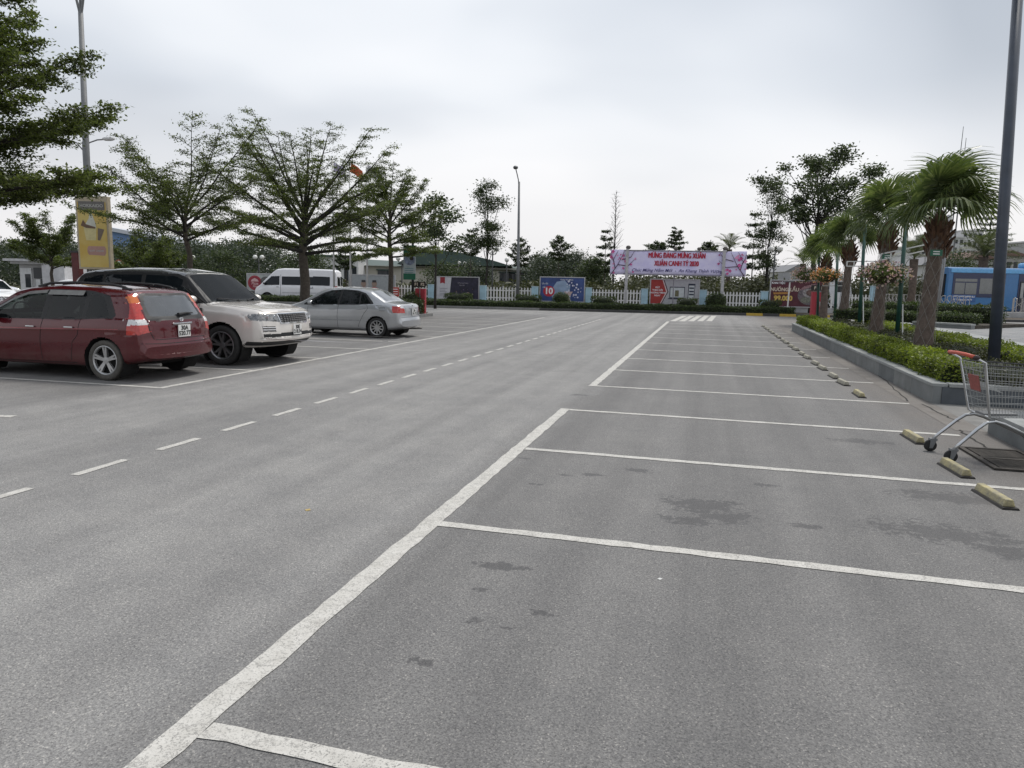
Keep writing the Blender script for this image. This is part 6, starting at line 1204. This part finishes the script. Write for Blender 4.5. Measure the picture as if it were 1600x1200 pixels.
# ---- date palms and a tiered pine
dpm = leafmat('leaf_date', (.05, .062, .036), (.085, .10, .055), (.14, .15, .09), .25)
def date_frond(seed, L_=2.0):
    random.seed(seed); V, Q = [], []
    def quad(*q): i = len(V); V.extend(q); Q.append((i, i+1, i+2, i+3))
    pt = lambda u: Vector((L_*u*(1-.12*u), 0, L_*(.35*u-.55*u*u)))
    for k in range(10): a, b2 = pt(k/10), pt((k+1)/10); quad(a+Vector((0, -.02, 0)), b2+Vector((0, -.018, 0)), b2+Vector((0, .018, 0)), a+Vector((0, .02, 0)))
    for k in range(30):
        u = .12+.88*k/30; p = pt(u); l = L_*.24*math.sin(PI*min(1, u*.9+.1))**.6
        for sg in (1, -1): e = p+Vector((l*.55, sg*l*.8, l*.10)); quad(p, p+Vector((.035, 0, 0)), e, e-Vector((.01, 0, .0)))
    return np_mesh('frond', np.array([tuple(v) for v in V]), np.array(Q), dpm)
dfr = [date_frond(i) for i in range(3)]
def date_palm(px, pyc, depth, lb, sc=1., seed=1, nf=22):
    random.seed(seed); p = gp(px, depth); H_ = D(px, pyc, depth)[2]; t = thing('date_palm', p, 0, lb, 'palm', 'feathery palms in the background'); MB().tube([(0, 0, 0), (.05, 0, H_*.5), (0, 0, H_)], [.26*sc, .2*sc, .24*sc], 10).build('trunk', trunkm, t, smooth=True)
    for k in range(nf):
        u = (k+.5)/nf; o = link('frond', dfr[k % 3], t); o.location = (0, 0, H_); o.rotation_euler = (random.gauss(0, .15), -math.radians(70-75*u), k*2.4); o.scale = (sc,)*3
date_palm(1252, 412, 56, 'small feathery palm left of the fan palms', .95, 1, 14); date_palm(1424, 405, 40, 'feathery palm behind the nearest and second fan palm', .95, 2, 20); date_palm(1532, 402, 58, 'feathery palm behind the blue bus', 1.5, 3, 24); date_palm(1136, 390, 64, 'feathery palm top showing above the right of the banner', 1.0, 4, 16)
def pine(px, py, depth, lb, R, seed):
    random.seed(seed); H_ = D(px, py, depth)[2]; t = thing('tiered_pine', gp(px, depth), 0, lb, 'tree'); MB().tube([(0, 0, 0), (0, 0, H_)], [.2, .03], 8).build('trunk', BARKD, t, smooth=True); m = MB(); LP = []
    for k in range(11):
        u = k/10; z = H_*(.42+.56*u); r = R*(1-.78*u)
        for j in range(7):
            a = j*2*PI/7+k*.5; e = Vector((math.cos(a)*r, math.sin(a)*r, z+.12*r)); m.tube([(0, 0, z), e], [.03, .01], 4, caps=False); LP.append(twig_points([Vector((math.cos(a)*r*.2, math.sin(a)*r*.2, z)), e], 60, .13, .35))
    m.build('boughs', BARKD, t)['kind'] = 'stuff'; link('crown', leaves('crown', np.concatenate(LP), .2, .07, LF_D, up=.4), t)['kind'] = 'stuff'
pine(1537, 322, 70, 'tall tiered pine behind the bus and feathery palm', 2.9, 5)
# ---- woods and scrub in the distance
def wood(name, spans, mat, seed, leaf=.55, lb='distant dark wood'):
    random.seed(seed); LP = []; tm = MB()
    for pa, pb, pt0, pt1, da, db, n in spans:
        for k in range(n):
            u = random.random(); px = pa+(pb-pa)*u; dp = random.uniform(da, db); top = D(px, pt0+(pt1-pt0)*u+random.uniform(0, 14), dp); H_ = max(1.0, top[2]); R_ = H_*random.uniform(.30, .45)
            q = int(230*R_); v = rng.normal(size=(q, 3)); v /= np.linalg.norm(v, axis=1)[:, None]; v *= rng.uniform(.55, 1.05, (q, 1)); LP.append(v*[R_, R_, H_*.5]+[top[0], top[1], H_*.52])
    o = link(name, leaves(name, np.concatenate(LP), leaf, leaf*.6, mat, up=.2)); o['kind'] = 'stuff'; o['label'] = lb; o['category'] = 'trees'; return o
wood('woodland', [(-60, 120, 372, 368, 85, 120, 46), (100, 440, 368, 372, 85, 120, 80), (430, 560, 392, 398, 95, 120, 18), (820, 948, 398, 400, 80, 105, 34), (690, 760, 408, 410, 78, 84, 9), (840, 900, 385, 392, 80, 90, 9)], LF_F, 71, .36, lb='dark green wood along the horizon at the left and centre')
wood('scrub', [(560, 1290, 436, 436, 52, 62, 190), (930, 1300, 425, 422, 68, 90, 90), (380, 560, 434, 436, 62, 72, 30), (1290, 1470, 430, 432, 60, 72, 50)], leafmat('leaf_scrub', (.05, .056, .034), (.075, .08, .046), (.11, .112, .066), .2), 72, .3, 'low scrub and tall grass behind the white fence')
for i, (px, py, dp, R_, H0, lb) in enumerate(((258, 322, 60, 1.9, .35, 'round headed dark tree left of the slim layered tree'), (848, 392, 70, 2.2, .1, 'bushy dark tree behind the blue board'), (895, 398, 72, 2.1, .1, 'bushy dark tree right of the blue board'), (926, 408, 66, 1.5, .1, 'dense dark bushy tree left of the banner'), (735, 412, 70, 2.2, .1, 'bushy dark tree behind the dark board'), (695, 415, 62, 1.9, .1, 'leafy bush left of the warehouse wall'), (478, 388, 60, 2.4, .15, 'bushy tree behind the minibus roof'), (1488, 395, 66, 2.1, .15, 'round dark tree above the bus roof'), (225, 402, 62, 1.9, .1, 'pale green rounded bush above the suv roof'), (345, 395, 62, 2.4, .1, 'bushy dark tree behind the suv windscreen'))):
    H_ = D(px, py, dp)[2]; clump_tree(gp(px, dp), H_, R_, lb, bare=H0, n=36, cl=.55, leaf=.2, per=190, seed=80+i, matl=LF_F if i in (1, 2, 4, 8) else LF_D, trunk_r=.1, limbs=False)
# ============================================================ buildings
cream = pmat('wall_cream', (.38, .36, .31), .85, var=.2, scale=.7, col2=(.46, .44, .39)); groof = pmat('roof_green', (.045, .075, .065), .6, var=.12, scale=1.); winm = glassmat('far_glass', (.03, .035, .04)); pale = pmat('wall_pale', (.56, .56, .56), .8, var=.08, scale=.5); roofr = pmat('roof_brick', (.26, .12, .09), .8, var=.15)
def building(px0, px1, pytop, depth, dep, lb, wall, floors, bays, roof=None, gable=0., cat='building', name='building'):
    a, b2 = D(px0, 440, depth), D(px1, 440, depth); W_ = float(np.hypot(*(b2-a)[:2])); rz = math.atan2((b2-a)[1], (b2-a)[0]); H_ = D((px0+px1)/2, pytop, depth)[2]; t = thing(name, (a[0], a[1], 0), rz, lb, cat, 'buildings in the distance')
    MB().b2((0, 0, 0), (W_, dep, H_)).build('walls', wall, t)
    for f in range(floors):
        for k in range(bays):
            w_, h = W_/bays*.55, H_/floors*.5; x = W_*(k+.5)/bays; z = H_*(f+.5)/floors; o = MB().b2((x-w_/2, -.06, z-h/2), (x+w_/2, .02, z+h/2)).build('window', winm, t); MB().b2((x-w_/2-.05, -.12, z-h/2-.1), (x+w_/2+.05, .0, z-h/2-.0)).build('sill', wall, o)
    if roof and gable: MB().prism([(-.6, 0), (W_+.6, 0), (W_*.5, gable)], H_+.003, 0, lambda x, y, h: (x, -0.5 if h else dep+.5, H_+y)).build('roof', roof, t)
    elif roof: MB().b2((-.2, -.3, H_), (W_+.2, dep+.3, H_+.25)).build('roof', roof, t)
    return t, W_, H_
# warehouse with dark green roof
a, b2 = D(500, 440, 92), D(838, 440, 92); W_ = float(np.hypot(*(b2-a)[:2])); rz = math.atan2((b2-a)[1], (b2-a)[0]); t = thing('warehouse', (a[0], a[1], 0), rz, 'long cream warehouse with dark green roof behind the fence', 'building', 'buildings in the distance'); sc_ = 92/1120
He = D(650, 416, 92)[2]; Hr = D(650, 402, 92)[2]; Hh = D(680, 390, 92)[2]
MB().b2((0, 0, 0), (W_, 20, He)).build('walls', cream, t); MB().add([(-.5, -.6, He), (W_+.5, -.6, He-.3), (W_+.5, 10, Hr-.8), (-.5, 10, Hr), (-.5, 20.6, He), (W_+.5, 20.6, He)], [(0, 1, 2, 3), (3, 2, 5, 4)]).build('roof', groof, t)
x0, x1 = (640-500)*sc_, (770-500)*sc_; MB().prism([(x0-1.5, He+.2), (x1+2.5, He+.2), (x1, He+.9), ((716-500)*sc_, Hh-.3), ((662-500)*sc_, Hh), (x0, Hr+.1)], -.9, 14, lambda x, z, h: (x, h, z)).build('raised_roof', groof, t)
for k, px in enumerate((520, 545, 600, 690, 790, 805, 820)):
    x = (px-500)*sc_; o = MB().b2((x-.8, -.08, 1.6), (x+.8, .03, 3.0)).build('window', winm, t); MB().b2((x-.95, -.2, 3.0), (x+.95, .0, 3.15)).build('canopy', groof, o)
building(498, 560, 402, 88, 6, 'pale house with dark green roof behind the minibus', pale, 1, 5, groof)
# blue roofed hall on the horizon at the left
a, b2 = D(165, 440, 180), D(275, 440, 180); W_ = float(np.hypot(*(b2-a)[:2])); t = thing('hall', (a[0], a[1], 0), math.atan2((b2-a)[1], (b2-a)[0]), 'distant hall with curved white and blue roof behind the yellow sign', 'building', 'buildings in the distance')
zt = [D(170+20*i, y, 180)[2] for i, y in enumerate((354, 358, 362, 366, 371, 378))]; xs = [W_*i/5 for i in range(6)]
MB().prism([(x, z-.9) for x, z in zip(xs, zt)]+[(W_, 5), (0, 5)], 0, 30, lambda x, z, h: (x, h, z)).build('blue_wall', pmat('hall_blue', (.13, .22, .42), .6), t); MB().prism([(x, z) for x, z in zip(xs, zt)]+[(x, z-.9) for x, z in list(zip(xs, zt))[::-1]], -1, 31, lambda x, z, h: (x, h, z)).build('roof', pmat('hall_roof', (.48, .50, .55), .6), t); MB().b2((0, .5, 0), (W_, 29, 5.02)).build('base_wall', pale, t)
# apartment blocks and houses at the right
building(1497, 1528, 362, 170, 20, 'tall pale apartment block behind the palms, right part', pale, 8, 4, pale); building(1475, 1500, 372, 165, 18, 'tall pale apartment block behind the palms, left part', pmat('wall_pale2', (.50, .51, .52), .8), 8, 3, pale); building(1434, 1474, 385, 160, 14, 'lower pale apartment block behind the nearest palm', pale, 5, 5, pale)
building(1228, 1262, 425, 150, 12, 'white villa with dormer roof on the horizon left of the palms', pale, 2, 4, pmat('roof_grey', (.2, .2, .21), .7), 1.6); building(1546, 1600, 400, 120, 10, 'pale roadside house behind the bus with brown roof', pmat('wall_sand', (.34, .33, .32), .85, var=.1), 2, 5, pmat('roof_dull', (.16, .10, .085), .85), .9); building(1505, 1545, 405, 110, 8, 'small grey house behind the bus with red roof', pmat('wall_grey', (.38, .38, .38), .85), 2, 3, pmat('roof_dull', (.16, .10, .085), .85), 1.2); building(1440, 1476, 415, 95, 8, 'low grey roofed house left of the bus', pale, 1, 3, pmat('roof_grey', (.2, .2, .21), .7), 1.4)
building(1598, 1680, 380, 130, 10, 'tall grey house cut by the right edge', pmat('wall_grey', (.38, .38, .38)), 3, 4, pale)
# gate booth at the left
a, b2 = D(27, 440, 36), D(96, 440, 36); W_ = float(np.hypot(*(b2-a)[:2])); t = thing('gate_booth', (a[0], a[1], 0), math.atan2((b2-a)[1], (b2-a)[0])+.05, 'small grey gate booth with glazed door left of the small tree', 'booth'); bt_ = pmat('booth_grey', (.36, .36, .36), .7, var=.08); zt = D(60, 405, 36)[2]
MB().b2((.15, 0, 0), (W_, 2.2, zt-.25)).build('walls', bt_, t); MB().b2((-.1, -.3, zt-.25), (W_*.65, 2.4, zt-.12)).build('roof_slab', bt_, t); MB().b2((-.35, -.45, zt-.12), (W_*.70, 2.5, zt)).build('roof_slab', pmat('booth_pale', (.46, .46, .47), .6), t); MB().b2((W_*.62, -.25, .0), (W_+.25, 2.3, zt-.0)).build('side_block', pmat('booth_pale', (.46, .46, .47)), t)
o = MB().b2((.2, -.06, .05), (.75, .02, zt-.45)).build('door', pmat('booth_frame', (.52, .53, .53), .5), t); MB().b2((.45, -.09, 1.0), (.70, -.05, zt-.75)).build('door_glass', winm, o)
MB().b2((.85, -.05, 1.45), (1.40, .03, zt-.42)).build('window', winm, t); MB().b2((.95, -.06, .6), (1.15, .03, 1.4)).build('panel', pmat('booth_frame', (.52, .53, .53)), t); MB().b2((1.2, -.05, .6), (1.36, .03, 1.42)).build('window', winm, t); MB().b2((1.65, -.05, .75), (1.95, .03, 1.30)).build('hatch', pmat('hatch', (.12, .12, .12), .6), t)
shrub(gp(62, 33), (.75, .5, .35), 'low dark hedge block in front of the gate booth', LF_H2, 450, .08, 'low_hedge', flat=True)
# yellow advertising sign
p = D(152, 430, 22.4); z0, z1 = D(152, 421, 22.4)[2], D(150, 309, 22.4)[2]; t = thing('pole_sign', (p[0], p[1], 0), RZ+.12, 'tall yellow advertising sign with ice cream picture on the light mast', 'sign'); w_ = 1.0; yel = pmat('sign_yellow', (.55, .33, .04), .5, var=.35, scale=1.1, col2=(.62, .50, .18))
MB().b2((-w_/2, -.09, z0), (w_/2, .09, z1)).build('box', pmat('sign_box', (.42, .36, .26), .5, var=.1), t, bevel=.01); fy = -.094
def sp_(name, pts, mat, k=1): MB().add([(x*w_-w_/2, fy-.003*k, z0+(z1-z0)*y) for x, y in pts], [tuple(range(len(pts)))]).build(name, mat, t)
sp_('face', [(.06, .03), (.94, .03), (.94, .92), (.06, .92)], yel); sp_('title_bar', [(.09, .81), (.91, .81), (.91, .93), (.09, .93)], pmat('sign_grey', (.14, .13, .12), .5), 2); put_text('lettering', 'HOKKAIDO', .13, pmat('sign_pale', (.42, .41, .38), .5), t, frame((0, fy-.010, z0+(z1-z0)*.87), (1, 0, 0), (0, 0, 1)), bold=.003, width=.72)
cup = pmat('cup_cream', (.60, .52, .26), .5); sp_('cup', [(.28, .40), (.58, .40), (.62, .58), (.22, .58)], cup, 2); sp_('cone', [(.64, .40), (.72, .40), (.86, .55), (.66, .57)], pmat('cone_brown', (.16, .12, .09), .5), 2); sp_('cream_swirl', [(.28, .57), (.62, .57), (.58, .66), (.52, .74), (.44, .82), (.40, .70), (.30, .63)], pmat('cream_white', (.58, .58, .50), .5), 3); sp_('choc', [(.14, .60), (.30, .57), (.58, .56), (.60, .58), (.30, .62), (.22, .68)], pmat('choc', (.14, .08, .05), .5), 4); sp_('label_oval', [(.30, .24), (.34, .20), (.84, .19), (.88, .23), (.88, .29), (.84, .32), (.34, .32), (.30, .29)], pmat('label_pink', (.42, .24, .20), .5), 2); put_text('lettering', 'SOFT CREAM', .075, pmat('sign_pale', (.42, .41, .38)), t, frame((.09, fy-.010, z0+(z1-z0)*.255), (1, 0, 0), (0, 0, 1)), bold=.002)
MB().tube([(-.35, .12, 0), (-.35, .12, z0+.5)], .04, 8).build('leg', galv, t); MB().tube([(.35, .12, 0), (.35, .12, z0+.5)], .04, 8).build('leg', galv, t)
p = D(122, 430, 24); z1 = D(122, 395, 24)[2]; t = MB().b2((-.13, -.10, 0), (.13, .10, z1)).build('red_pillar', pmat('pillar_red', (.10, .015, .015), .6, var=.3), loc=(p[0], p[1], 0), label='dark red pillar just left of the yellow sign', category='pillar'); MB().b2((-.16, -.13, z1), (.16, .13, z1+.06)).build('cap', lampblk, t)
p = D(189, 440, 40); t = thing('round_sign', (p[0], p[1], 0), RZ, 'small round traffic sign above the suv roof', 'sign'); z1 = D(189, 413, 40)[2]; MB().tube([(0, 0, 0), (0, 0, z1)], .03, 6).build('post', galv, t); MB().lathe([(.26, -.02), (.26, 0)], 20, (0, -.05, z1), 'Y').build('disc', pmat('sign_redr', (.4, .05, .05), .5), t); MB().lathe([(.19, -.01), (.19, 0)], 20, (0, -.075, z1), 'Y').build('face', pr('white', (.7, .7, .72)), t)
# ============================================================ right background: bus, gate, hedges
bb = thing('bus', gp(1480, 50), math.atan2(.262, .965)+.02, 'bright blue city bus standing behind the folding gate at the right', 'bus'); L_, Wd, Hb = 11.5, 2.5, D(1500, 417, 50)[2]; blu = pmat('bus_blue', (.03, .155, .36), .35, coat=.5, var=.06); blud = pmat('bus_navy', (.012, .02, .07), .4, coat=.4); blul = pmat('bus_light', (.12, .38, .68), .35, coat=.4)
sec = rpoly([(0, .38), (Wd, .38), (Wd, Hb-.02), (0, Hb-.02)], .22, 4); MB().prism([(y, z) for y, z in sec], .0, L_, lambda y, z, x: (x, y, z)).build('body', blu, bb, bevel=.05)
MB().b2((.35, -.03, 1.35), (4.05, .015, Hb-.42)).build('window_band', blud, bb); MB().b2((5.0, -.03, .45), (6.6, .015, Hb-.42)).build('door_recess', blud, bb); MB().b2((6.9, -.03, 1.35), (11.2, .015, Hb-.42)).build('window_band', blud, bb); MB().b2((.15, -.05, Hb-.40), (L_-.1, .0, Hb-.12)).build('roof_edge', blul, bb, bevel=.03)
grey = pmat('bus_glass', (.10, .11, .11), .06, spec=.9, coat=.5)
for x0, x1, z0, z1 in ((.5, 2.05, 2.42, 2.62), (.5, 1.2, 1.55, 2.34), (1.25, 2.05, 1.55, 2.34), (2.25, 3.15, 1.60, 2.66), (3.2, 3.95, 1.60, 2.66), (7.1, 8.4, 1.55, 2.66), (8.5, 9.8, 1.55, 2.66), (9.9, 11.0, 1.55, 2.66)): MB().b2((x0, -.045, z0), (x1, -.031, z1)).build('window', grey, bb)
for x0, x1 in ((5.12, 5.42), (5.55, 6.05), (6.12, 6.45)): o = MB().b2((x0, -.06, .6), (x1, -.031, 2.5)).build('door_leaf', pmat('bus_door', (.03, .035, .04), .4), bb); MB().b2((x0+.05, -.07, 1.35), (x1-.05, -.061, 2.4)).build('door_glass', pmat('bus_glass2', (.32, .33, .32), .1), o)
MB().b2((.35, -.045, 1.02), (2.05, -.031, 1.50)).build('print_panel', pmat('bus_print', (.03, .10, .28), .5), bb); put_text('lettering', 'HTTPS://WWW.BAOYEN BUS', .17, pr('white', (.75, .75, .77)), bb, frame((1.2, -.052, 1.38), (1, 0, 0), (0, 0, 1)), width=1.55, bold=.003); put_text('lettering', 'ĐT: 0866.14.74.79', .16, pr('white', (.75, .75, .77)), bb, frame((1.15, -.052, 1.16), (1, 0, 0), (0, 0, 1)), width=1.3, bold=.003); put_text('lettering', 'HÀ NỘI', .16, blud, bb, frame((1.3, -.012, .9), (1, 0, 0), (0, 0, 1)), bold=.004)
MB().prism([(2.0, .75), (2.9, .70), (2.6, .85), (2.4, .98), (2.25, .9)], -.014, -.002, lambda x, z, h: (x, h, z)).build('printed_hill', blud, bb)
MB().b2((6.2, .5, Hb), (9.2, 2.0, Hb+.42)).build('roof_unit', blul, bb, bevel=.15)
for x in (2.0, 8.7):
    for y, sg in ((.20, -1), (Wd-.2, 1)): wheel(bb, x, y, .48, .28, 8, 'single', ALLOYD, TYRE, sg)
MB().b2((-.04, .15, .45), (.0, Wd-.15, .8)).build('bumper', blud, bb); MB().b2((-.03, .25, 1.3), (.01, Wd-.25, Hb-.5)).build('rear_window', GLASS, bb)
# folding gate
gsteel = pmat('gate_steel', (.40, .38, .36), .35, metal=.6, var=.15)
def folding_gate(pa, pb, ya, yb, za, zb, lb):
    a, b2 = D(pa, 470, za), D(pb, 470, zb); d = (b2-a)[:2]; Lg = float(np.hypot(*d)); t = thing('folding_gate', (a[0], a[1], .0), math.atan2(d[1], d[0]), lb, 'gate', 'steel folding gates'); n = int(Lg/.42)
    for i in range(n+1): x = Lg*i/n; u = MB().tube([(x, -.18, .1), (x, -.18, 1.35), (x+.06, -.12, 1.42), (x+.06, .12, 1.42), (x, .18, 1.35), (x, .18, .1)], .022, 6).build('hoop', gsteel, t)
    for i in range(n):
        x0, x1 = Lg*i/n, Lg*(i+1)/n
        for z in (.25, .75):
            MB().bar((x0, -.19, z), (x1, -.19, z+.48), .03, .02).build('lattice_bar', gsteel, t); MB().bar((x0, -.205, z+.48), (x1, -.205, z), .03, .02).build('lattice_bar', gsteel, t)
    for i in range(0, n+1, 3): MB().lathe([(.07, -.02), (.07, .02)], 10, (Lg*i/n, -.18, .085), 'Y').build('roller', TYRE, t)
folding_gate(1370, 1452, 0, 0, 56, 50, 'far stretch of the steel folding gate behind the palms'); folding_gate(1455, 1512, 0, 0, 49, 46.5, 'middle stretch of the steel folding gate in front of the bus'); folding_gate(1584, 1660, 0, 0, 45, 44, 'right stretch of the steel folding gate past the lamp post')
gm = thing('gate_motor', gp(1545, 46), RZ, 'steel gate drive carriage standing left of the lamp post foot', 'gate')
MB().b2((-1.0, -.25, .12), (.2, .25, .24)).build('base', pmat('gate_base', (.6, .58, .56), .5), gm); MB().b2((1.5, -.25, .12), (2.6, .25, .24)).build('base', M['gate_base'], gm)
for x in (1.55, 2.05, 2.5): MB().tube([(x, 0, .2), (x, 0, 1.35), (x+.2, 0, 1.35), (x+.2, 0, .2)], .035, 6).build('hoop', gsteel, gm)
MB().b2((.0, -.2, .3), (.5, .2, .75)).build('motor_box', pmat('motor_box', (.45, .44, .42), .5), gm)
# two tiers of clipped hedge on the plaza edge
a, b2 = G(1425, 510, .5), G(1517, 515.5, .5); d = (b2-a)[:2]; Lp = float(np.hypot(*d)); d = d/Lp; nn = np.array([-d[1], d[0]]); ang = math.atan2(d[1], d[0])
pt = thing('plaza_planter', (a[0], a[1], .5), ang, 'low grey stone planter on the plaza carrying two clipped hedges', 'planter'); k = max(2, int(Lp/.8))
for i in range(k): MB().b2((Lp*i/k+.003, 0, 0), (Lp*(i+1)/k-.003, .25, .13)).build('wall_slab', gran, pt); MB().b2((Lp*i/k+.002, -.03, .13), (Lp*(i+1)/k-.002, .3, .18)).build('coping_stone', granl, pt)
MB().b2((0, .3, 0), (Lp-.05, 4.2, .12)).build('soil', soil, pt)
ha, hb = np.array(a[:2])-d*3.2+nn*.85, np.array(b2[:2])-d*.25+nn*.85; hedge('clipped_hedge', ha, hb, .8, .36, .6, LF_H2, 'lower clipped hedge tier in the stone planter on the plaza', 650, .065, wob=.02)
ha, hb = np.array(a[:2])-d*4.0+nn*3.2, np.array(b2[:2])-d*.55+nn*3.2; hedge('clipped_hedge', ha, hb, .9, .62, .6, LF_H2, 'taller clipped hedge tier behind the lower one on the plaza', 550, .07, wob=.02)
kl = MB().b2((0, 0, .51), (4.2, .35, .60)).build('step_stone', pmat('step_dark', (.12, .12, .12), .7), loc=(8.6, 28.6, 0), rz=.05, label='flat dark stone step lying on the plaza paving', category='step')
# leaning grey pole, truck cab
p = gp(1466, 44); q = D(1481, 362, 44); t = thing('grey_pole', p, 0, 'plain grey pole leaning slightly behind the nearest palm trunk', 'pole'); MB().tube([(0, 0, 0), (q[0]-p[0], q[1]-p[1], q[2]+1.0)], [.16, .13], 12).build('post', pmat('pole_grey', (.27, .28, .30), .7, var=.1), t, smooth=True); MB().lathe([(.25, 0), (.25, .06), (.17, .1)], 12).build('base_flange', galv, t)
for px, py in ((1478, 205), (1484, 222)):
    p = gp(px, 90); z1 = D(px, py, 90)[2]; MB().tube([(0, 0, 0), (0, 0, z1*.6), (.1, 0, z1)], [.12, .08, .03], 6).build('antenna_mast', galv, loc=p, label='thin distant mast above the nearest palm, %s' % ('taller' if px == 1478 else 'shorter'), category='mast')
t = thing('truck', gp(1296, 58), RZ, 'white truck cab behind the fence between the third and fourth palm', 'truck'); MB().prism(rpoly([(0, .5), (1.6, .5), (1.75, 1.4), (1.5, 2.5), (1.2, 2.75), (0, 2.75)], .12), 0, 2.1, lambda x, z, h: (x, h, z)).build('cab', WHITE, t); MB().b2((.55, -.02, 1.5), (1.45, .02, 2.35)).build('side_window', GLASS, t); MB().b2((-3.6, .0, .8), (-.1, 2.1, 3.0)).build('box', pmat('truck_box', (.5, .5, .52), .6), t)
for x in (.9, -2.6): wheel(t, x, .15, .42, .25, 6, 'single', ALLOY, TYRE, -1)
# a blue car behind the fence
h4 = hatch(gp(772, 60), .1, 'dark blue car partly hidden behind the fence at the centre', pmat('navy_paint', (.05, .055, .13), .3, coat=.6))
